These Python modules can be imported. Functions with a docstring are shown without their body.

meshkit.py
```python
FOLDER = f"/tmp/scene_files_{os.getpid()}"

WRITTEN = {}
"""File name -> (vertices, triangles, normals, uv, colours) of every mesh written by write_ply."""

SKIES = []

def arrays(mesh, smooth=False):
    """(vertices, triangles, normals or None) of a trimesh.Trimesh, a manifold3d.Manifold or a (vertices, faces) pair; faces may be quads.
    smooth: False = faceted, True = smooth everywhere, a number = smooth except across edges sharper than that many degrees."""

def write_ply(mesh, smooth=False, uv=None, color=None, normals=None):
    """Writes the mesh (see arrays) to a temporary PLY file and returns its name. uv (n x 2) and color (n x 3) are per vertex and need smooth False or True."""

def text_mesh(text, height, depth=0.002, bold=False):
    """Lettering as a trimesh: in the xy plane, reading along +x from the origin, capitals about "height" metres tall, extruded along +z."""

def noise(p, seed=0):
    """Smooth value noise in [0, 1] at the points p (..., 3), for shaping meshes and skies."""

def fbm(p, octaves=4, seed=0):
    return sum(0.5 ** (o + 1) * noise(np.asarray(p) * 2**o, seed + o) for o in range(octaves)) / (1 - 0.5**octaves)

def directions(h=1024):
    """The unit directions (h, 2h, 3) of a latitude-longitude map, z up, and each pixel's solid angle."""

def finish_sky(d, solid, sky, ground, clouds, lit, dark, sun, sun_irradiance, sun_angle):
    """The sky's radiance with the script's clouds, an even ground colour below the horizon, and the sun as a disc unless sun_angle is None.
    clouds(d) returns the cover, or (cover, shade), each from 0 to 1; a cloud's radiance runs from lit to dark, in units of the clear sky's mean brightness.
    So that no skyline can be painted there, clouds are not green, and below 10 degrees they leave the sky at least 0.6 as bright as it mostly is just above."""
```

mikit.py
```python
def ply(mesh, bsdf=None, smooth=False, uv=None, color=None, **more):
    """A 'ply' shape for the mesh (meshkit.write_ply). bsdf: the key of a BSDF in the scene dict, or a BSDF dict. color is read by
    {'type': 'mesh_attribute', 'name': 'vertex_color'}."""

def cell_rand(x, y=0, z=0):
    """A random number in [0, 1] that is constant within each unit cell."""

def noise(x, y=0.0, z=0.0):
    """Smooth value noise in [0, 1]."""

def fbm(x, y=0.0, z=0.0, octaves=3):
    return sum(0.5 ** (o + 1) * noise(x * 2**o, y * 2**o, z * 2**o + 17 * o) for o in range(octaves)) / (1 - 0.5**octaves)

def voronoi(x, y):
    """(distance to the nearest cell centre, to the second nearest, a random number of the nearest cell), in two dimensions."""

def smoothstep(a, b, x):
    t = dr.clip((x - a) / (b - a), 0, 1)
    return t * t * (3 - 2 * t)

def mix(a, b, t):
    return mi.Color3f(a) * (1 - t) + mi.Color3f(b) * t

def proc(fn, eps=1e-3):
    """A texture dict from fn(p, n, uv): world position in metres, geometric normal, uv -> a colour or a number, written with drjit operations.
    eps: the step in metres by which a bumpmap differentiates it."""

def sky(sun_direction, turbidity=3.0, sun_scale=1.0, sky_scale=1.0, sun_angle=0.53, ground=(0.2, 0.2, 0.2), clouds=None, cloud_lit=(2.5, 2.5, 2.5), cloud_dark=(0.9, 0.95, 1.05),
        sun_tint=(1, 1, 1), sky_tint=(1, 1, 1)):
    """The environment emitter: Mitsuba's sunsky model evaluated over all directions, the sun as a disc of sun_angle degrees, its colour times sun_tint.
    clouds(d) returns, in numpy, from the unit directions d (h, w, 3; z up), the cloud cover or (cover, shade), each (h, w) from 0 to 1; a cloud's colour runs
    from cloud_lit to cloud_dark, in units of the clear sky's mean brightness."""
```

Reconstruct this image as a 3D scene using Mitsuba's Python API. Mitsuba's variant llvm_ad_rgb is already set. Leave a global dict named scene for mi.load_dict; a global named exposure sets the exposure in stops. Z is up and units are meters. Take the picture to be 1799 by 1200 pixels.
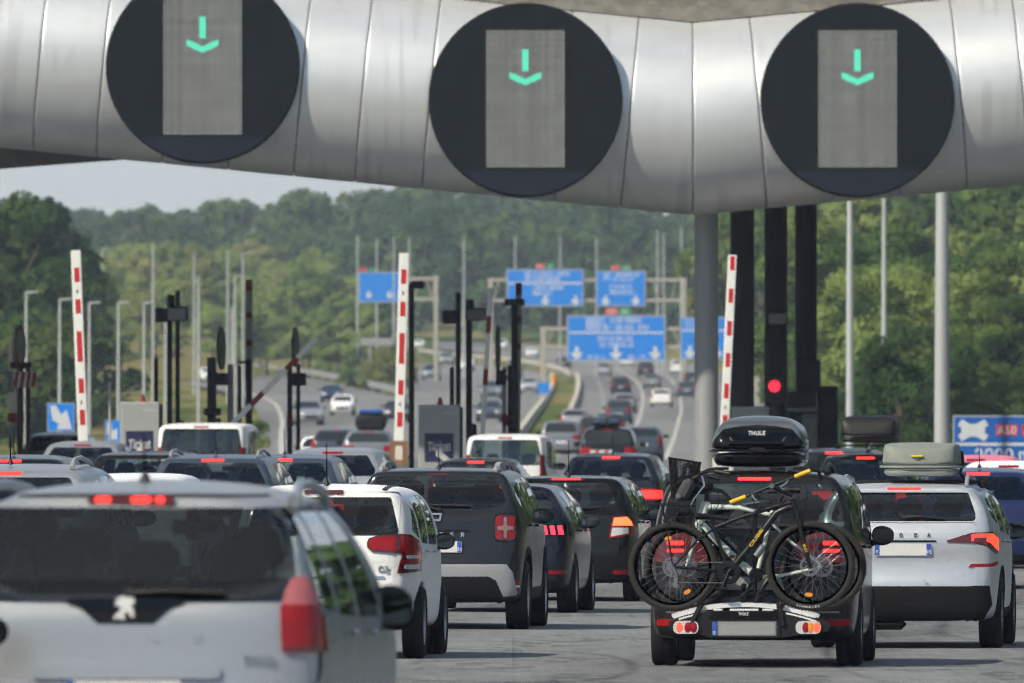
import math, random
import numpy as np, trimesh, manifold3d as mf, shapely, shapely.affinity, shapely.ops, shapely.geometry as sg
import mitsuba as mi, drjit as dr
import mikit, meshkit
from mikit import noise, fbm, smoothstep, mix, proc, voronoi, cell_rand

T = mi.ScalarTransform4f
rng = np.random.default_rng(7)
random.seed(7)
scene, labels = {}, {}

# ---------------------------------------------------------------- camera, sky, exposure
# A long telephoto from the right-hand shoulder: f = 25000 px over a 1799 px wide frame, eye 1.93 m up.
FPX, EYE, HOR = 25000.0, 1.88, 779.0
scene['camera'] = {
    'type': 'thinlens', 'fov_axis': 'x', 'fov': math.degrees(2 * math.atan(899.5 / FPX)),
    'aperture_radius': 0.025, 'focus_distance': 140.0, 'near_clip': 1.0, 'far_clip': 9000.0,
    'to_world': T().look_at(origin=[0, 0, EYE], target=[0, 100, EYE + 100 * (HOR - 600) / FPX], up=[0, 0, 1]),
    'medium': {'type': 'ref', 'id': 'air'},
}
exposure = 1.70
SUN = (-0.62, -0.62, 0.72)

def cloud_cover(d):
    x, y, z = d[..., 0], d[..., 1], d[..., 2]
    k = 1.0 / np.maximum(z + 0.18, 0.05)
    p = np.stack([x * k * 4.6 + 3.1, y * k * 4.6 + 8.2, np.zeros_like(x)], -1)
    a = meshkit.fbm(p, 5, 3)
    cover = np.clip((a - 0.40) / 0.16, 0, 1)
    low = np.clip((0.22 - z) / 0.2, 0, 1)
    cover = np.maximum(cover, 0.92 * low)
    shade = np.clip((meshkit.fbm(p * 1.9 + 5, 4, 9) - 0.30) / 0.4, 0, 1) * (1 - 0.9 * low)
    return cover, shade

scene['sky'] = mikit.sky(SUN, turbidity=3.0, sun_tint=(0.885, 1.0, 1.135), sky_tint=(0.93, 1.0, 1.06), sun_scale=1.05, sun_angle=1.2, sky_scale=1.0, clouds=cloud_cover,
                         cloud_lit=(2.02, 2.28, 2.56), cloud_dark=(0.72, 0.77, 0.85), ground=(0.16, 0.16, 0.15))

# ---------------------------------------------------------------- scene bookkeeping
def num(base):
    if base not in scene and base not in labels and not any(k.startswith(base + '__') for k in scene):
        return base
    i = 1
    while True:
        k = f'{base}_{i:03d}'
        if k not in scene and k not in labels:
            return k
        i += 1

def outward(m):
    """Closed meshes face outwards."""
    if isinstance(m, trimesh.Trimesh) and m.volume < 0:
        m = m.copy()
        m.faces = m.faces[:, ::-1]
    return m

_used = {}
def fresh(base):
    n = _used.get(base, 0)
    _used[base] = n + 1
    return base if n == 0 else f'{base}_{n:03d}'

def thing(name, label, cat, group=None):
    k = fresh(name)
    labels[k] = {'label': label, 'category': cat}
    if group:
        labels[k]['group'] = group
    return k

def part(parent, name, mesh, mat, smooth=False, label=None, to_world=None, emit=None, kind=None, normals=None):
    k = fresh(f'{parent}__{name}' if parent else name)
    if name != 'cladding_panel': mesh = outward(mesh)
    if isinstance(mesh, dict):
        d = dict(mesh)
        d['bsdf'] = {'type': 'ref', 'id': mat}
    elif normals is not None:
        d = {'type': 'ply', 'filename': meshkit.write_ply(mesh, False, normals=normals), 'face_normals': False, 'bsdf': {'type': 'ref', 'id': mat}}
    else:
        d = mikit.ply(mesh, mat, smooth=smooth)
    if to_world is not None:
        d['to_world'] = to_world
    if emit is not None:
        d['emitter'] = {'type': 'area', 'radiance': {'type': 'rgb', 'value': list(emit)}}
    scene[k] = d
    if label or kind:
        labels[k] = {}
        if label: labels[k]['label'] = label
        if kind: labels[k]['kind'] = kind
    return k

def struct(name, mesh, mat, smooth=False, label=None):
    k = part(None, name, mesh, mat, smooth)
    labels[k] = {'kind': 'structure'}
    if label: labels[k]['label'] = label
    return k

def single(name, mesh, mat, label, cat, group=None, smooth=False, kind=None, emit=None):
    k = part(None, name, mesh, mat, smooth, emit=emit)
    labels[k] = {'label': label, 'category': cat}
    if group: labels[k]['group'] = group
    if kind: labels[k]['kind'] = kind
    return k

# ---------------------------------------------------------------- ground profile (metres over distance)
_GD = np.array([-200, 60, 100, 150, 190, 236, 285, 400, 580, 800, 1000, 1200, 1500, 1800, 2000, 2300, 2700, 3600.0])
_GZ = np.array([0.05, 0.05, 0.02, 0.0, 0.05, 0.12, 0.25, 0.62, 1.10, 2.06, 3.7, 5.5, 8.8, 11.9, 14.0, 22.0, 33.0, 38.0])
from scipy.interpolate import PchipInterpolator
_gp = PchipInterpolator(_GD, _GZ)
def zprof(d):
    return _gp(np.clip(d, -200, 3600))
def sstep(a, b, x):
    t = np.clip((np.asarray(x, float) - a) / (b - a), 0, 1)
    return t * t * (3 - 2 * t)
def gz(x, y):
    """Height of the paved plane: it climbs away from the plaza and falls a little towards the right-hand drain."""
    return zprof(np.asarray(y, float)) + 0.10 * sstep(0.5, -5.0, x) * sstep(95, 160, y) * sstep(700, 300, y)
def lat(px, d):
    return (px - 899.5) * d / FPX
def hgt(py, d):
    return EYE + (HOR - py) * d / FPX
def at(px, py, d):
    return np.array([lat(px, d), d, hgt(py, d)])
_dd = np.linspace(330, 2150, 1500)
_pg = HOR - (zprof(_dd) - EYE) * FPX / _dd
def ground_at(px, py):
    """The point of the far road that the line of sight through a spot of the photograph meets."""
    d = float(np.interp(-py, -_pg, _dd))
    return np.array([lat(px, d), d])

# ---------------------------------------------------------------- mesh helpers
def box(x0, x1, y0, y1, z0, z1, bev=0.0):
    if bev <= 0:
        m = trimesh.creation.box((x1 - x0, y1 - y0, z1 - z0))
        m.apply_translation(((x0 + x1) / 2, (y0 + y1) / 2, (z0 + z1) / 2))
        return m
    b = min(bev, (x1 - x0) / 2.01, (y1 - y0) / 2.01, (z1 - z0) / 2.01)
    pts = []
    for sx, cx in ((-1, x0), (1, x1)):
        for sy, cy in ((-1, y0), (1, y1)):
            for sz, cz in ((-1, z0), (1, z1)):
                pts += [(cx - sx * b, cy - sy * b, cz), (cx - sx * b, cy, cz - sz * b), (cx, cy - sy * b, cz - sz * b)]
    return trimesh.convex.convex_hull(np.array(pts))

def cat(*ms):
    ms = [m for x in ms for m in (x if isinstance(x, (list, tuple)) else [x])]
    return trimesh.util.concatenate(ms)

def tube(points, r, n=8, caps=True, close=False):
    """A round tube along a polyline; r one radius or one per point."""
    P = np.asarray(points, float)
    R = np.broadcast_to(np.asarray(r, float), (len(P),))
    tan = np.gradient(P, axis=0) if not close else np.roll(P, -1, 0) - np.roll(P, 1, 0)
    tan /= np.linalg.norm(tan, axis=1, keepdims=True) + 1e-12
    u = np.cross(tan[0], [0, 0, 1] if abs(tan[0][2]) < 0.9 else [1, 0, 0])
    us = []
    for t in tan:
        u = u - t * (u @ t)
        u /= np.linalg.norm(u) + 1e-12
        us.append(u)
    us = np.array(us)
    vs = np.cross(tan, us)
    a = np.arange(n) * 2 * np.pi / n
    V = P[:, None] + R[:, None, None] * (np.cos(a)[None, :, None] * us[:, None] + np.sin(a)[None, :, None] * vs[:, None])
    m = len(P)
    i = np.arange(n)
    F = []
    for k in range(m if close else m - 1):
        a0, b0 = k * n, ((k + 1) % m) * n
        F += [np.stack([a0 + i, a0 + (i + 1) % n, b0 + (i + 1) % n], 1), np.stack([a0 + i, b0 + (i + 1) % n, b0 + i], 1)]
    V = V.reshape(-1, 3)
    if caps and not close:
        V = np.vstack([V, P[:1], P[-1:]])
        F += [np.stack([(i + 1) % n, i, np.full(n, m * n)], 1), np.stack([(m - 1) * n + i, (m - 1) * n + (i + 1) % n, np.full(n, m * n + 1)], 1)]
    return trimesh.Trimesh(V, np.vstack(F), process=False)

def flat_bar(points, w, h, up=(0, 0, 1)):
    """A rectangular bar (w sideways, h along up) along a polyline."""
    P = np.asarray(points, float)
    tan = np.gradient(P, axis=0)
    tan /= np.linalg.norm(tan, axis=1, keepdims=True)
    side = np.cross(tan, np.asarray(up, float))
    side /= np.linalg.norm(side, axis=1, keepdims=True)
    upv = np.cross(side, tan)
    c = [P + side * sx * w / 2 + upv * sy * h / 2 for sx, sy in ((-1, -1), (1, -1), (1, 1), (-1, 1))]
    V = np.stack(c, 1).reshape(-1, 3)
    F = []
    for k in range(len(P) - 1):
        for j in range(4):
            a, b = 4 * k + j, 4 * k + (j + 1) % 4
            F += [[a, b, b + 4], [a, b + 4, a + 4]]
    e = 4 * (len(P) - 1)
    F += [[0, 2, 1], [0, 3, 2], [e, e + 1, e + 2], [e, e + 2, e + 3]]
    return trimesh.Trimesh(V, np.array(F)[:, ::-1], process=False)

def lathe(profile, n=24, axis='x'):
    """Closed profile [(r, a)...] turned about an axis."""
    P = np.asarray(profile, float)
    t = np.arange(n) * 2 * np.pi / n
    m = len(P)
    V = np.stack([np.broadcast_to(P[None, :, 1], (n, m)), P[None, :, 0] * np.cos(t)[:, None], P[None, :, 0] * np.sin(t)[:, None]], -1).reshape(-1, 3)
    F = []
    for k in range(n):
        for j in range(m - 1):
            a, b = k * m + j, ((k + 1) % n) * m + j
            F += [[a, b, b + 1], [a, b + 1, a + 1]]
    tm = trimesh.Trimesh(V, np.array(F), process=False)
    if axis == 'y':
        tm.apply_transform(np.array([[0, -1, 0, 0], [1, 0, 0, 0], [0, 0, 1, 0], [0, 0, 0, 1.0]]))
    if axis == 'z':
        tm.apply_transform(np.array([[0, 0, -1, 0], [0, 1, 0, 0], [1, 0, 0, 0], [0, 0, 0, 1.0]]))
    return tm

def extrude_xz(poly, y0, y1):
    """Polygon in (x, z) made a solid between y0 and y1."""
    p = poly if hasattr(poly, 'geom_type') else sg.Polygon(poly)
    m = cat([trimesh.creation.extrude_polygon(g, y1 - y0, engine='earcut') for g in getattr(p, 'geoms', [p])])
    m.apply_transform(np.array([[1, 0, 0, 0], [0, 0, -1, y1], [0, 1, 0, 0], [0, 0, 0, 1.0]]))
    return m

def text_xz(text, h, depth=0.004, bold=True, width=None):
    """Upright lettering that faces -y, centred on the origin."""
    m = meshkit.text_mesh(text, h, depth, bold=bold)
    b = m.bounds
    m.apply_translation((-(b[0][0] + b[1][0]) / 2, -h / 2, 0))
    if width:
        m.apply_scale((width / (b[1][0] - b[0][0]), 1, 1))
    m.apply_transform(np.array([[1, 0, 0, 0], [0, 0, -1, 0], [0, 1, 0, 0], [0, 0, 0, 1.0]]))
    return m

def moved(m, x=0, y=0, z=0, rz=0, rx=0, ry=0, s=1):
    m = m.copy()
    if s != 1: m.apply_scale(s)
    for ang, ax in ((rx, [1, 0, 0]), (ry, [0, 1, 0]), (rz, [0, 0, 1])):
        if ang: m.apply_transform(trimesh.transformations.rotation_matrix(ang, ax))
    m.apply_translation((x, y, z))
    return m

def chaikin(pts, it=2, closed=True):
    P = np.asarray(pts, float)
    for _ in range(it):
        Q = np.roll(P, -1, 0) if closed else P[1:]
        A = P if closed else P[:-1]
        n = np.stack([0.75 * A + 0.25 * Q, 0.25 * A + 0.75 * Q], 1).reshape(-1, P.shape[1])
        P = n if closed else np.vstack([P[:1], n, P[-1:]])
    return P

# ---------------------------------------------------------------- materials
def M(name, d):
    scene[name] = d
    return name
def rgb(*c):
    return {'type': 'rgb', 'value': [float(x) for x in (c[0] if len(c) == 1 else c)]}
def principled(name, c, rough=0.5, metallic=0.0, spec=0.5, two=False, **k):
    d = {'type': 'principled', 'base_color': c if isinstance(c, dict) else rgb(c), 'roughness': rough, 'metallic': metallic, 'specular': spec, **k}
    return M(name, {'type': 'twosided', 'bsdf': d} if two else d)
def paint(name, c, metallic=0.0, rough=0.28):
    return principled(name, c, rough, metallic, 0.5 if max(c) > .1 else 0.30, clearcoat=1.0 if max(c) > .1 else 0.7, clearcoat_gloss=0.98, two=True)

paint('paint_silver', (0.37, 0.39, 0.42), 0.55, 0.30)
paint('paint_silver_cool', (0.55, 0.58, 0.63), 0.5, 0.32)
paint('paint_white', (0.78, 0.79, 0.80))
paint('paint_black', (0.0045, 0.005, 0.0065), rough=0.14)
paint('paint_brown_black', (0.0075, 0.006, 0.006), 0.1, 0.15)
paint('paint_anthracite', (0.015, 0.018, 0.025), 0.2, 0.18)
paint('paint_slate', (0.055, 0.075, 0.11), 0.4, 0.22)
paint('paint_navy', (0.0075, 0.011, 0.024), 0.15, 0.16)
paint('paint_blue', (0.012, 0.022, 0.095), 0.2, 0.2)
paint('paint_grey', (0.22, 0.24, 0.27), 0.5, 0.3)
paint('paint_red', (0.38, 0.03, 0.035), 0.1, 0.3)
paint('paint_pink', (0.62, 0.16, 0.25), 0.0, 0.4)
principled('black_plastic', (0.010, 0.010, 0.011), 0.45, spec=0.35)
principled('dark_plastic', (0.008, 0.008, 0.009), 0.6, spec=0.2)
principled('gloss_black', (0.004, 0.004, 0.005), 0.08, spec=0.4)
principled('rubber', (0.016, 0.016, 0.017), 0.75, spec=0.25)
principled('rim_metal', (0.45, 0.46, 0.48), 0.35, 0.7)
principled('skid_grey', (0.33, 0.34, 0.36), 0.4, 0.25)
principled('chrome', (0.80, 0.81, 0.83), 0.12, 1.0)
principled('badge_grey', (0.30, 0.31, 0.33), 0.25, 0.8)
principled('lens_red', (0.28, 0.004, 0.008), 0.14, spec=0.35, clearcoat=0.5, clearcoat_gloss=0.98)
principled('lens_dark_red', (0.075, 0.004, 0.006), 0.12, spec=0.6, clearcoat=1.0, clearcoat_gloss=0.98)
principled('lens_pink', (0.45, 0.12, 0.13), 0.18, 0.1, clearcoat=1.0)
principled('lens_clear', (0.62, 0.62, 0.64), 0.18, 0.2, clearcoat=1.0)
principled('lens_amber', (0.75, 0.26, 0.02), 0.2, clearcoat=1.0)
principled('lens_lit', (0.60, 0.04, 0.03), 0.25)
principled('plate_white', (0.62, 0.62, 0.62), 0.45)
principled('plate_grey', (0.27, 0.28, 0.28), 0.45)
principled('plate_blue', (0.03, 0.09, 0.38), 0.45)
principled('ink_black', (0.015, 0.015, 0.016), 0.5)
principled('seat_cloth', (0.030, 0.031, 0.034), 0.9, two=True)
principled('cabin_dark', (0.022, 0.022, 0.024), 0.85, two=True)
principled('mirror_glass', (0.17, 0.20, 0.20), 0.03, 1.0)
principled('white_paint', (0.78, 0.78, 0.76), 0.45)
principled('red_paint', (0.52, 0.022, 0.028), 0.45)
principled('dull_red', (0.22, 0.020, 0.022), 0.6)
principled('yellow_rubber', (0.72, 0.42, 0.015), 0.55)
M('glass_dark', {'type': 'thindielectric', 'int_ior': 1.52, 'specular_transmittance': rgb(0.16, 0.18, 0.19)})
M('glass_privacy', {'type': 'thindielectric', 'int_ior': 1.6, 'specular_transmittance': rgb(0.05, 0.06, 0.065)})
M('glass_clear', {'type': 'thindielectric', 'int_ior': 1.52, 'specular_transmittance': rgb(0.62, 0.72, 0.70)})
principled('glass_far', (0.020, 0.026, 0.030), 0.06, spec=0.55)
LIT = (0.75, 0.018, 0.016)
LIT_SOFT = (1.5, 0.06, 0.04)
# ================================================================ car builder
# A body is the rounded intersection of a side outline, a rear outline and a plan outline; its surface is meshed evenly (surface nets),
# the cabin is hollowed out, window openings are cut, and lamps, trims and panes are pieces cut from the same surface and given thickness.
def poly_sdf(poly, X, Y):
    P = np.asarray(poly, float)
    sh = np.shape(X)
    p = np.stack([np.ravel(X), np.ravel(Y)], -1)
    d = np.full(len(p), 1e9)
    ins = np.zeros(len(p), bool)
    Q = np.roll(P, -1, 0)
    for a, b in zip(P, Q):
        e = b - a
        L = e @ e
        if L < 1e-14: continue
        w = p - a
        t = np.clip((w @ e) / L, 0, 1)
        q = w - t[:, None] * e
        d = np.minimum(d, (q * q).sum(1))
        c = (a[1] <= p[:, 1]) != (b[1] <= p[:, 1])
        if abs(e[1]) > 1e-12:
            ins ^= c & (p[:, 0] < a[0] + e[0] * (p[:, 1] - a[1]) / e[1])
    d = np.sqrt(d)
    return np.where(ins, -d, d).reshape(sh)

def smax(a, b, k):
    h = np.maximum(k - np.abs(a - b), 0) / k
    return np.maximum(a, b) + h * h * k * 0.25

from scipy.ndimage import map_coordinates, spline_filter
class Field2:
    """The distance to a polygon, tabulated every 12 mm and read back smoothly."""
    def __init__(s, poly, h=0.012, pad=0.30):
        s.lo, s.h = poly.min(0) - pad, h
        n = np.ceil((poly.max(0) + pad - s.lo) / h).astype(int) + 1
        s.raw = poly_sdf(poly, *np.meshgrid(s.lo[0] + h * np.arange(n[0]), s.lo[1] + h * np.arange(n[1]), indexing='ij'))
        s.tab = spline_filter(s.raw, order=3)
    def __call__(s, x, y, order=3):
        return map_coordinates(s.tab if order == 3 else s.raw, [(x - s.lo[0]) / s.h, (y - s.lo[1]) / s.h], order=order, prefilter=False, mode='nearest')

class Body:
    def __init__(s, side, rear, top, kr=0.10, kt=0.22, wells=(), W=1.8, well_r=0.36, extra=None, taper=0.085, belt=1.0):
        s.side, s.rear, s.top = (np.asarray(q, float) for q in (side, rear, top))
        s.kr, s.kt, s.wells, s.W, s.well_r, s.extra = kr, kt, wells, W, well_r, extra
        s.taper, s.belt = taper, belt
        s.FS, s.FR, s.FT = Field2(s.side), Field2(s.rear), Field2(s.top)
    def core(s, S, R, Tt):
        return smax(smax(S, R, s.kr), Tt, s.kt)
    def cut(s, d, x, y, z):
        for wy, wz in s.wells:
            c = np.sqrt((y - wy) ** 2 + (z - wz) ** 2) - s.well_r
            d = np.maximum(d, -np.maximum(c, (s.W / 2 - 0.33) - np.abs(x)))
        if s.extra is not None:
            d = s.extra(d, x, y, z)
        return d
    def f(s, P):
        x, y, z = P.T
        d = s.core(s.FS(y, z), s.rear_field(x, y, z), s.FT(x, y))
        return s.cut(d, x, y, z)
    def rear_field(s, x, y, z):
        """The rear outline widens forward, most in the glasshouse: cars taper towards the tail."""
        if not s.taper: return s.FR(x, z)
        u = np.clip((1.7 - y) / 1.4, 0, 1) ** 1.6
        v = .30 + .70 * sstep(s.belt - .15, s.belt + .25, z)
        return s.FR(x / (1 + s.taper * (1 - u) * v), z)
    def at_rear(s, x, z, y0=-0.3):
        lo, hi = y0, y0
        for hi in np.arange(y0, 1.6, .02):
            if s.f(np.array([[x, hi, z]]))[0] < 0: break
            lo = hi
        for _ in range(14):
            m = (lo + hi) / 2
            if s.f(np.array([[x, m, z]]))[0] < 0: hi = m
            else: lo = m
        return hi
    def grad(s, P, e=2e-3):
        g = np.stack([s.f(P + e * np.eye(3)[k]) - s.f(P - e * np.eye(3)[k]) for k in range(3)], -1)
        return g / (np.linalg.norm(g, axis=1, keepdims=True) + 1e-12)
    def mesh(s, h, level=0.0, wells=True, project=True):
        lo = np.array([s.rear[:, 0].min(), s.side[:, 0].min(), s.side[:, 1].min()]) - 2.3 * h
        hi = np.array([s.rear[:, 0].max(), s.side[:, 0].max(), s.side[:, 1].max()]) + 2.3 * h
        n = np.ceil((hi - lo) / h).astype(int) + 1
        ax = [lo[k] + h * np.arange(n[k]) for k in range(3)]
        S = s.FS(*np.meshgrid(ax[1], ax[2], indexing='ij'))[None]
        R = s.rear_field(*np.meshgrid(*ax, indexing='ij'))
        Tt = s.FT(*np.meshgrid(ax[0], ax[1], indexing='ij'))[:, :, None]
        F = s.core(S, R, Tt)
        if wells:
            X, Y, Z = np.meshgrid(*ax, indexing='ij')
            F = s.cut(F, X, Y, Z)
        F = F - level
        V, Q = nets(F, lo, h)
        if project and wells:
            for _ in range(2):
                d = s.f(V) - level
                V = V - (0.9 * d)[:, None] * s.grad(V)
        return trimesh.Trimesh(V, np.vstack([Q[:, [0, 1, 2]], Q[:, [0, 2, 3]]]), process=False)

def nets(F, lo, h):
    nx, ny, nz = F.shape
    ins = F < 0
    acc = np.zeros((nx - 1, ny - 1, nz - 1, 3))
    cnt = np.zeros((nx - 1, ny - 1, nz - 1))
    def sl(o): return tuple(slice(o[k], F.shape[k] - 1 + o[k]) for k in range(3))
    for axis in range(3):
        oth = [k for k in range(3) if k != axis]
        for u in (0, 1):
            for v in (0, 1):
                o0 = [0, 0, 0]; o0[oth[0]] = u; o0[oth[1]] = v
                o1 = list(o0); o1[axis] = 1
                a, b = F[sl(o0)], F[sl(o1)]
                c = (a < 0) != (b < 0)
                t = np.where(c, a / np.where(c, a - b, 1), 0)
                acc[..., axis] += np.where(c, t, 0)
                acc[..., oth[0]] += np.where(c, u, 0)
                acc[..., oth[1]] += np.where(c, v, 0)
                cnt += c
    m = cnt > 0
    idx = np.full(m.shape, -1)
    idx[m] = np.arange(m.sum())
    ijk = np.argwhere(m)
    V = lo + h * (ijk + acc[m] / cnt[m][:, None])
    Q = []
    for axis in range(3):
        b, c = (axis + 1) % 3, (axis + 2) % 3
        lo_s = [slice(None)] * 3; hi_s = [slice(None)] * 3
        lo_s[axis] = slice(0, -1); hi_s[axis] = slice(1, None)
        for k in (b, c):
            lo_s[k] = slice(1, -1); hi_s[k] = slice(1, -1)
        A, B = ins[tuple(lo_s)], ins[tuple(hi_s)]
        e = np.argwhere(A != B)
        flip = A[A != B]
        e[:, b] += 1; e[:, c] += 1
        q = []
        for db, dc in ((-1, -1), (0, -1), (0, 0), (-1, 0)):
            g = e.copy(); g[:, b] += db; g[:, c] += dc
            q.append(idx[g[:, 0], g[:, 1], g[:, 2]])
        q = np.stack(q, 1)
        Q.append(np.where(flip[:, None], q, q[:, ::-1]))
    return V, np.vstack(Q)

def to_mf(t):
    return mf.Manifold(mf.Mesh(np.asarray(t.vertices, np.float32), np.asarray(t.faces, np.uint32)))
def to_tm(m):
    g = m.to_mesh()
    return trimesh.Trimesh(np.array(g.vert_properties[:, :3]), np.array(g.tri_verts), process=False)

DIRS = {'rear': (0, -1, 0), 'front': (0, 1, 0), 'right': (1, 0, 0), 'left': (-1, 0, 0), 'top': (0, 0, 1)}
def prism(poly, face, a, b):
    """Solid over a polygon: rear/front (x,z) between y=a..b; right/left (y,z) between |x|=a..b; top (x,y) between z=a..b."""
    p = poly if hasattr(poly, 'geom_type') else sg.Polygon(poly)
    if not p.is_valid: p = p.buffer(0)
    m = cat([trimesh.creation.extrude_polygon(g, b - a, engine='earcut') for g in getattr(p, 'geoms', [p])])
    if face in ('rear', 'front'):
        m.apply_transform(np.array([[1, 0, 0, 0], [0, 0, -1, b], [0, 1, 0, 0], [0, 0, 0, 1.0]]))
    elif face == 'right':
        m.apply_transform(np.array([[0, 0, 1, a], [1, 0, 0, 0], [0, 1, 0, 0], [0, 0, 0, 1.0]]))
    elif face == 'left':
        m.apply_transform(np.array([[0, 0, 1, -b], [1, 0, 0, 0], [0, 1, 0, 0], [0, 0, 0, 1.0]]))
    else:
        m.apply_translation((0, 0, a))
    return to_mf(m)

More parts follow.
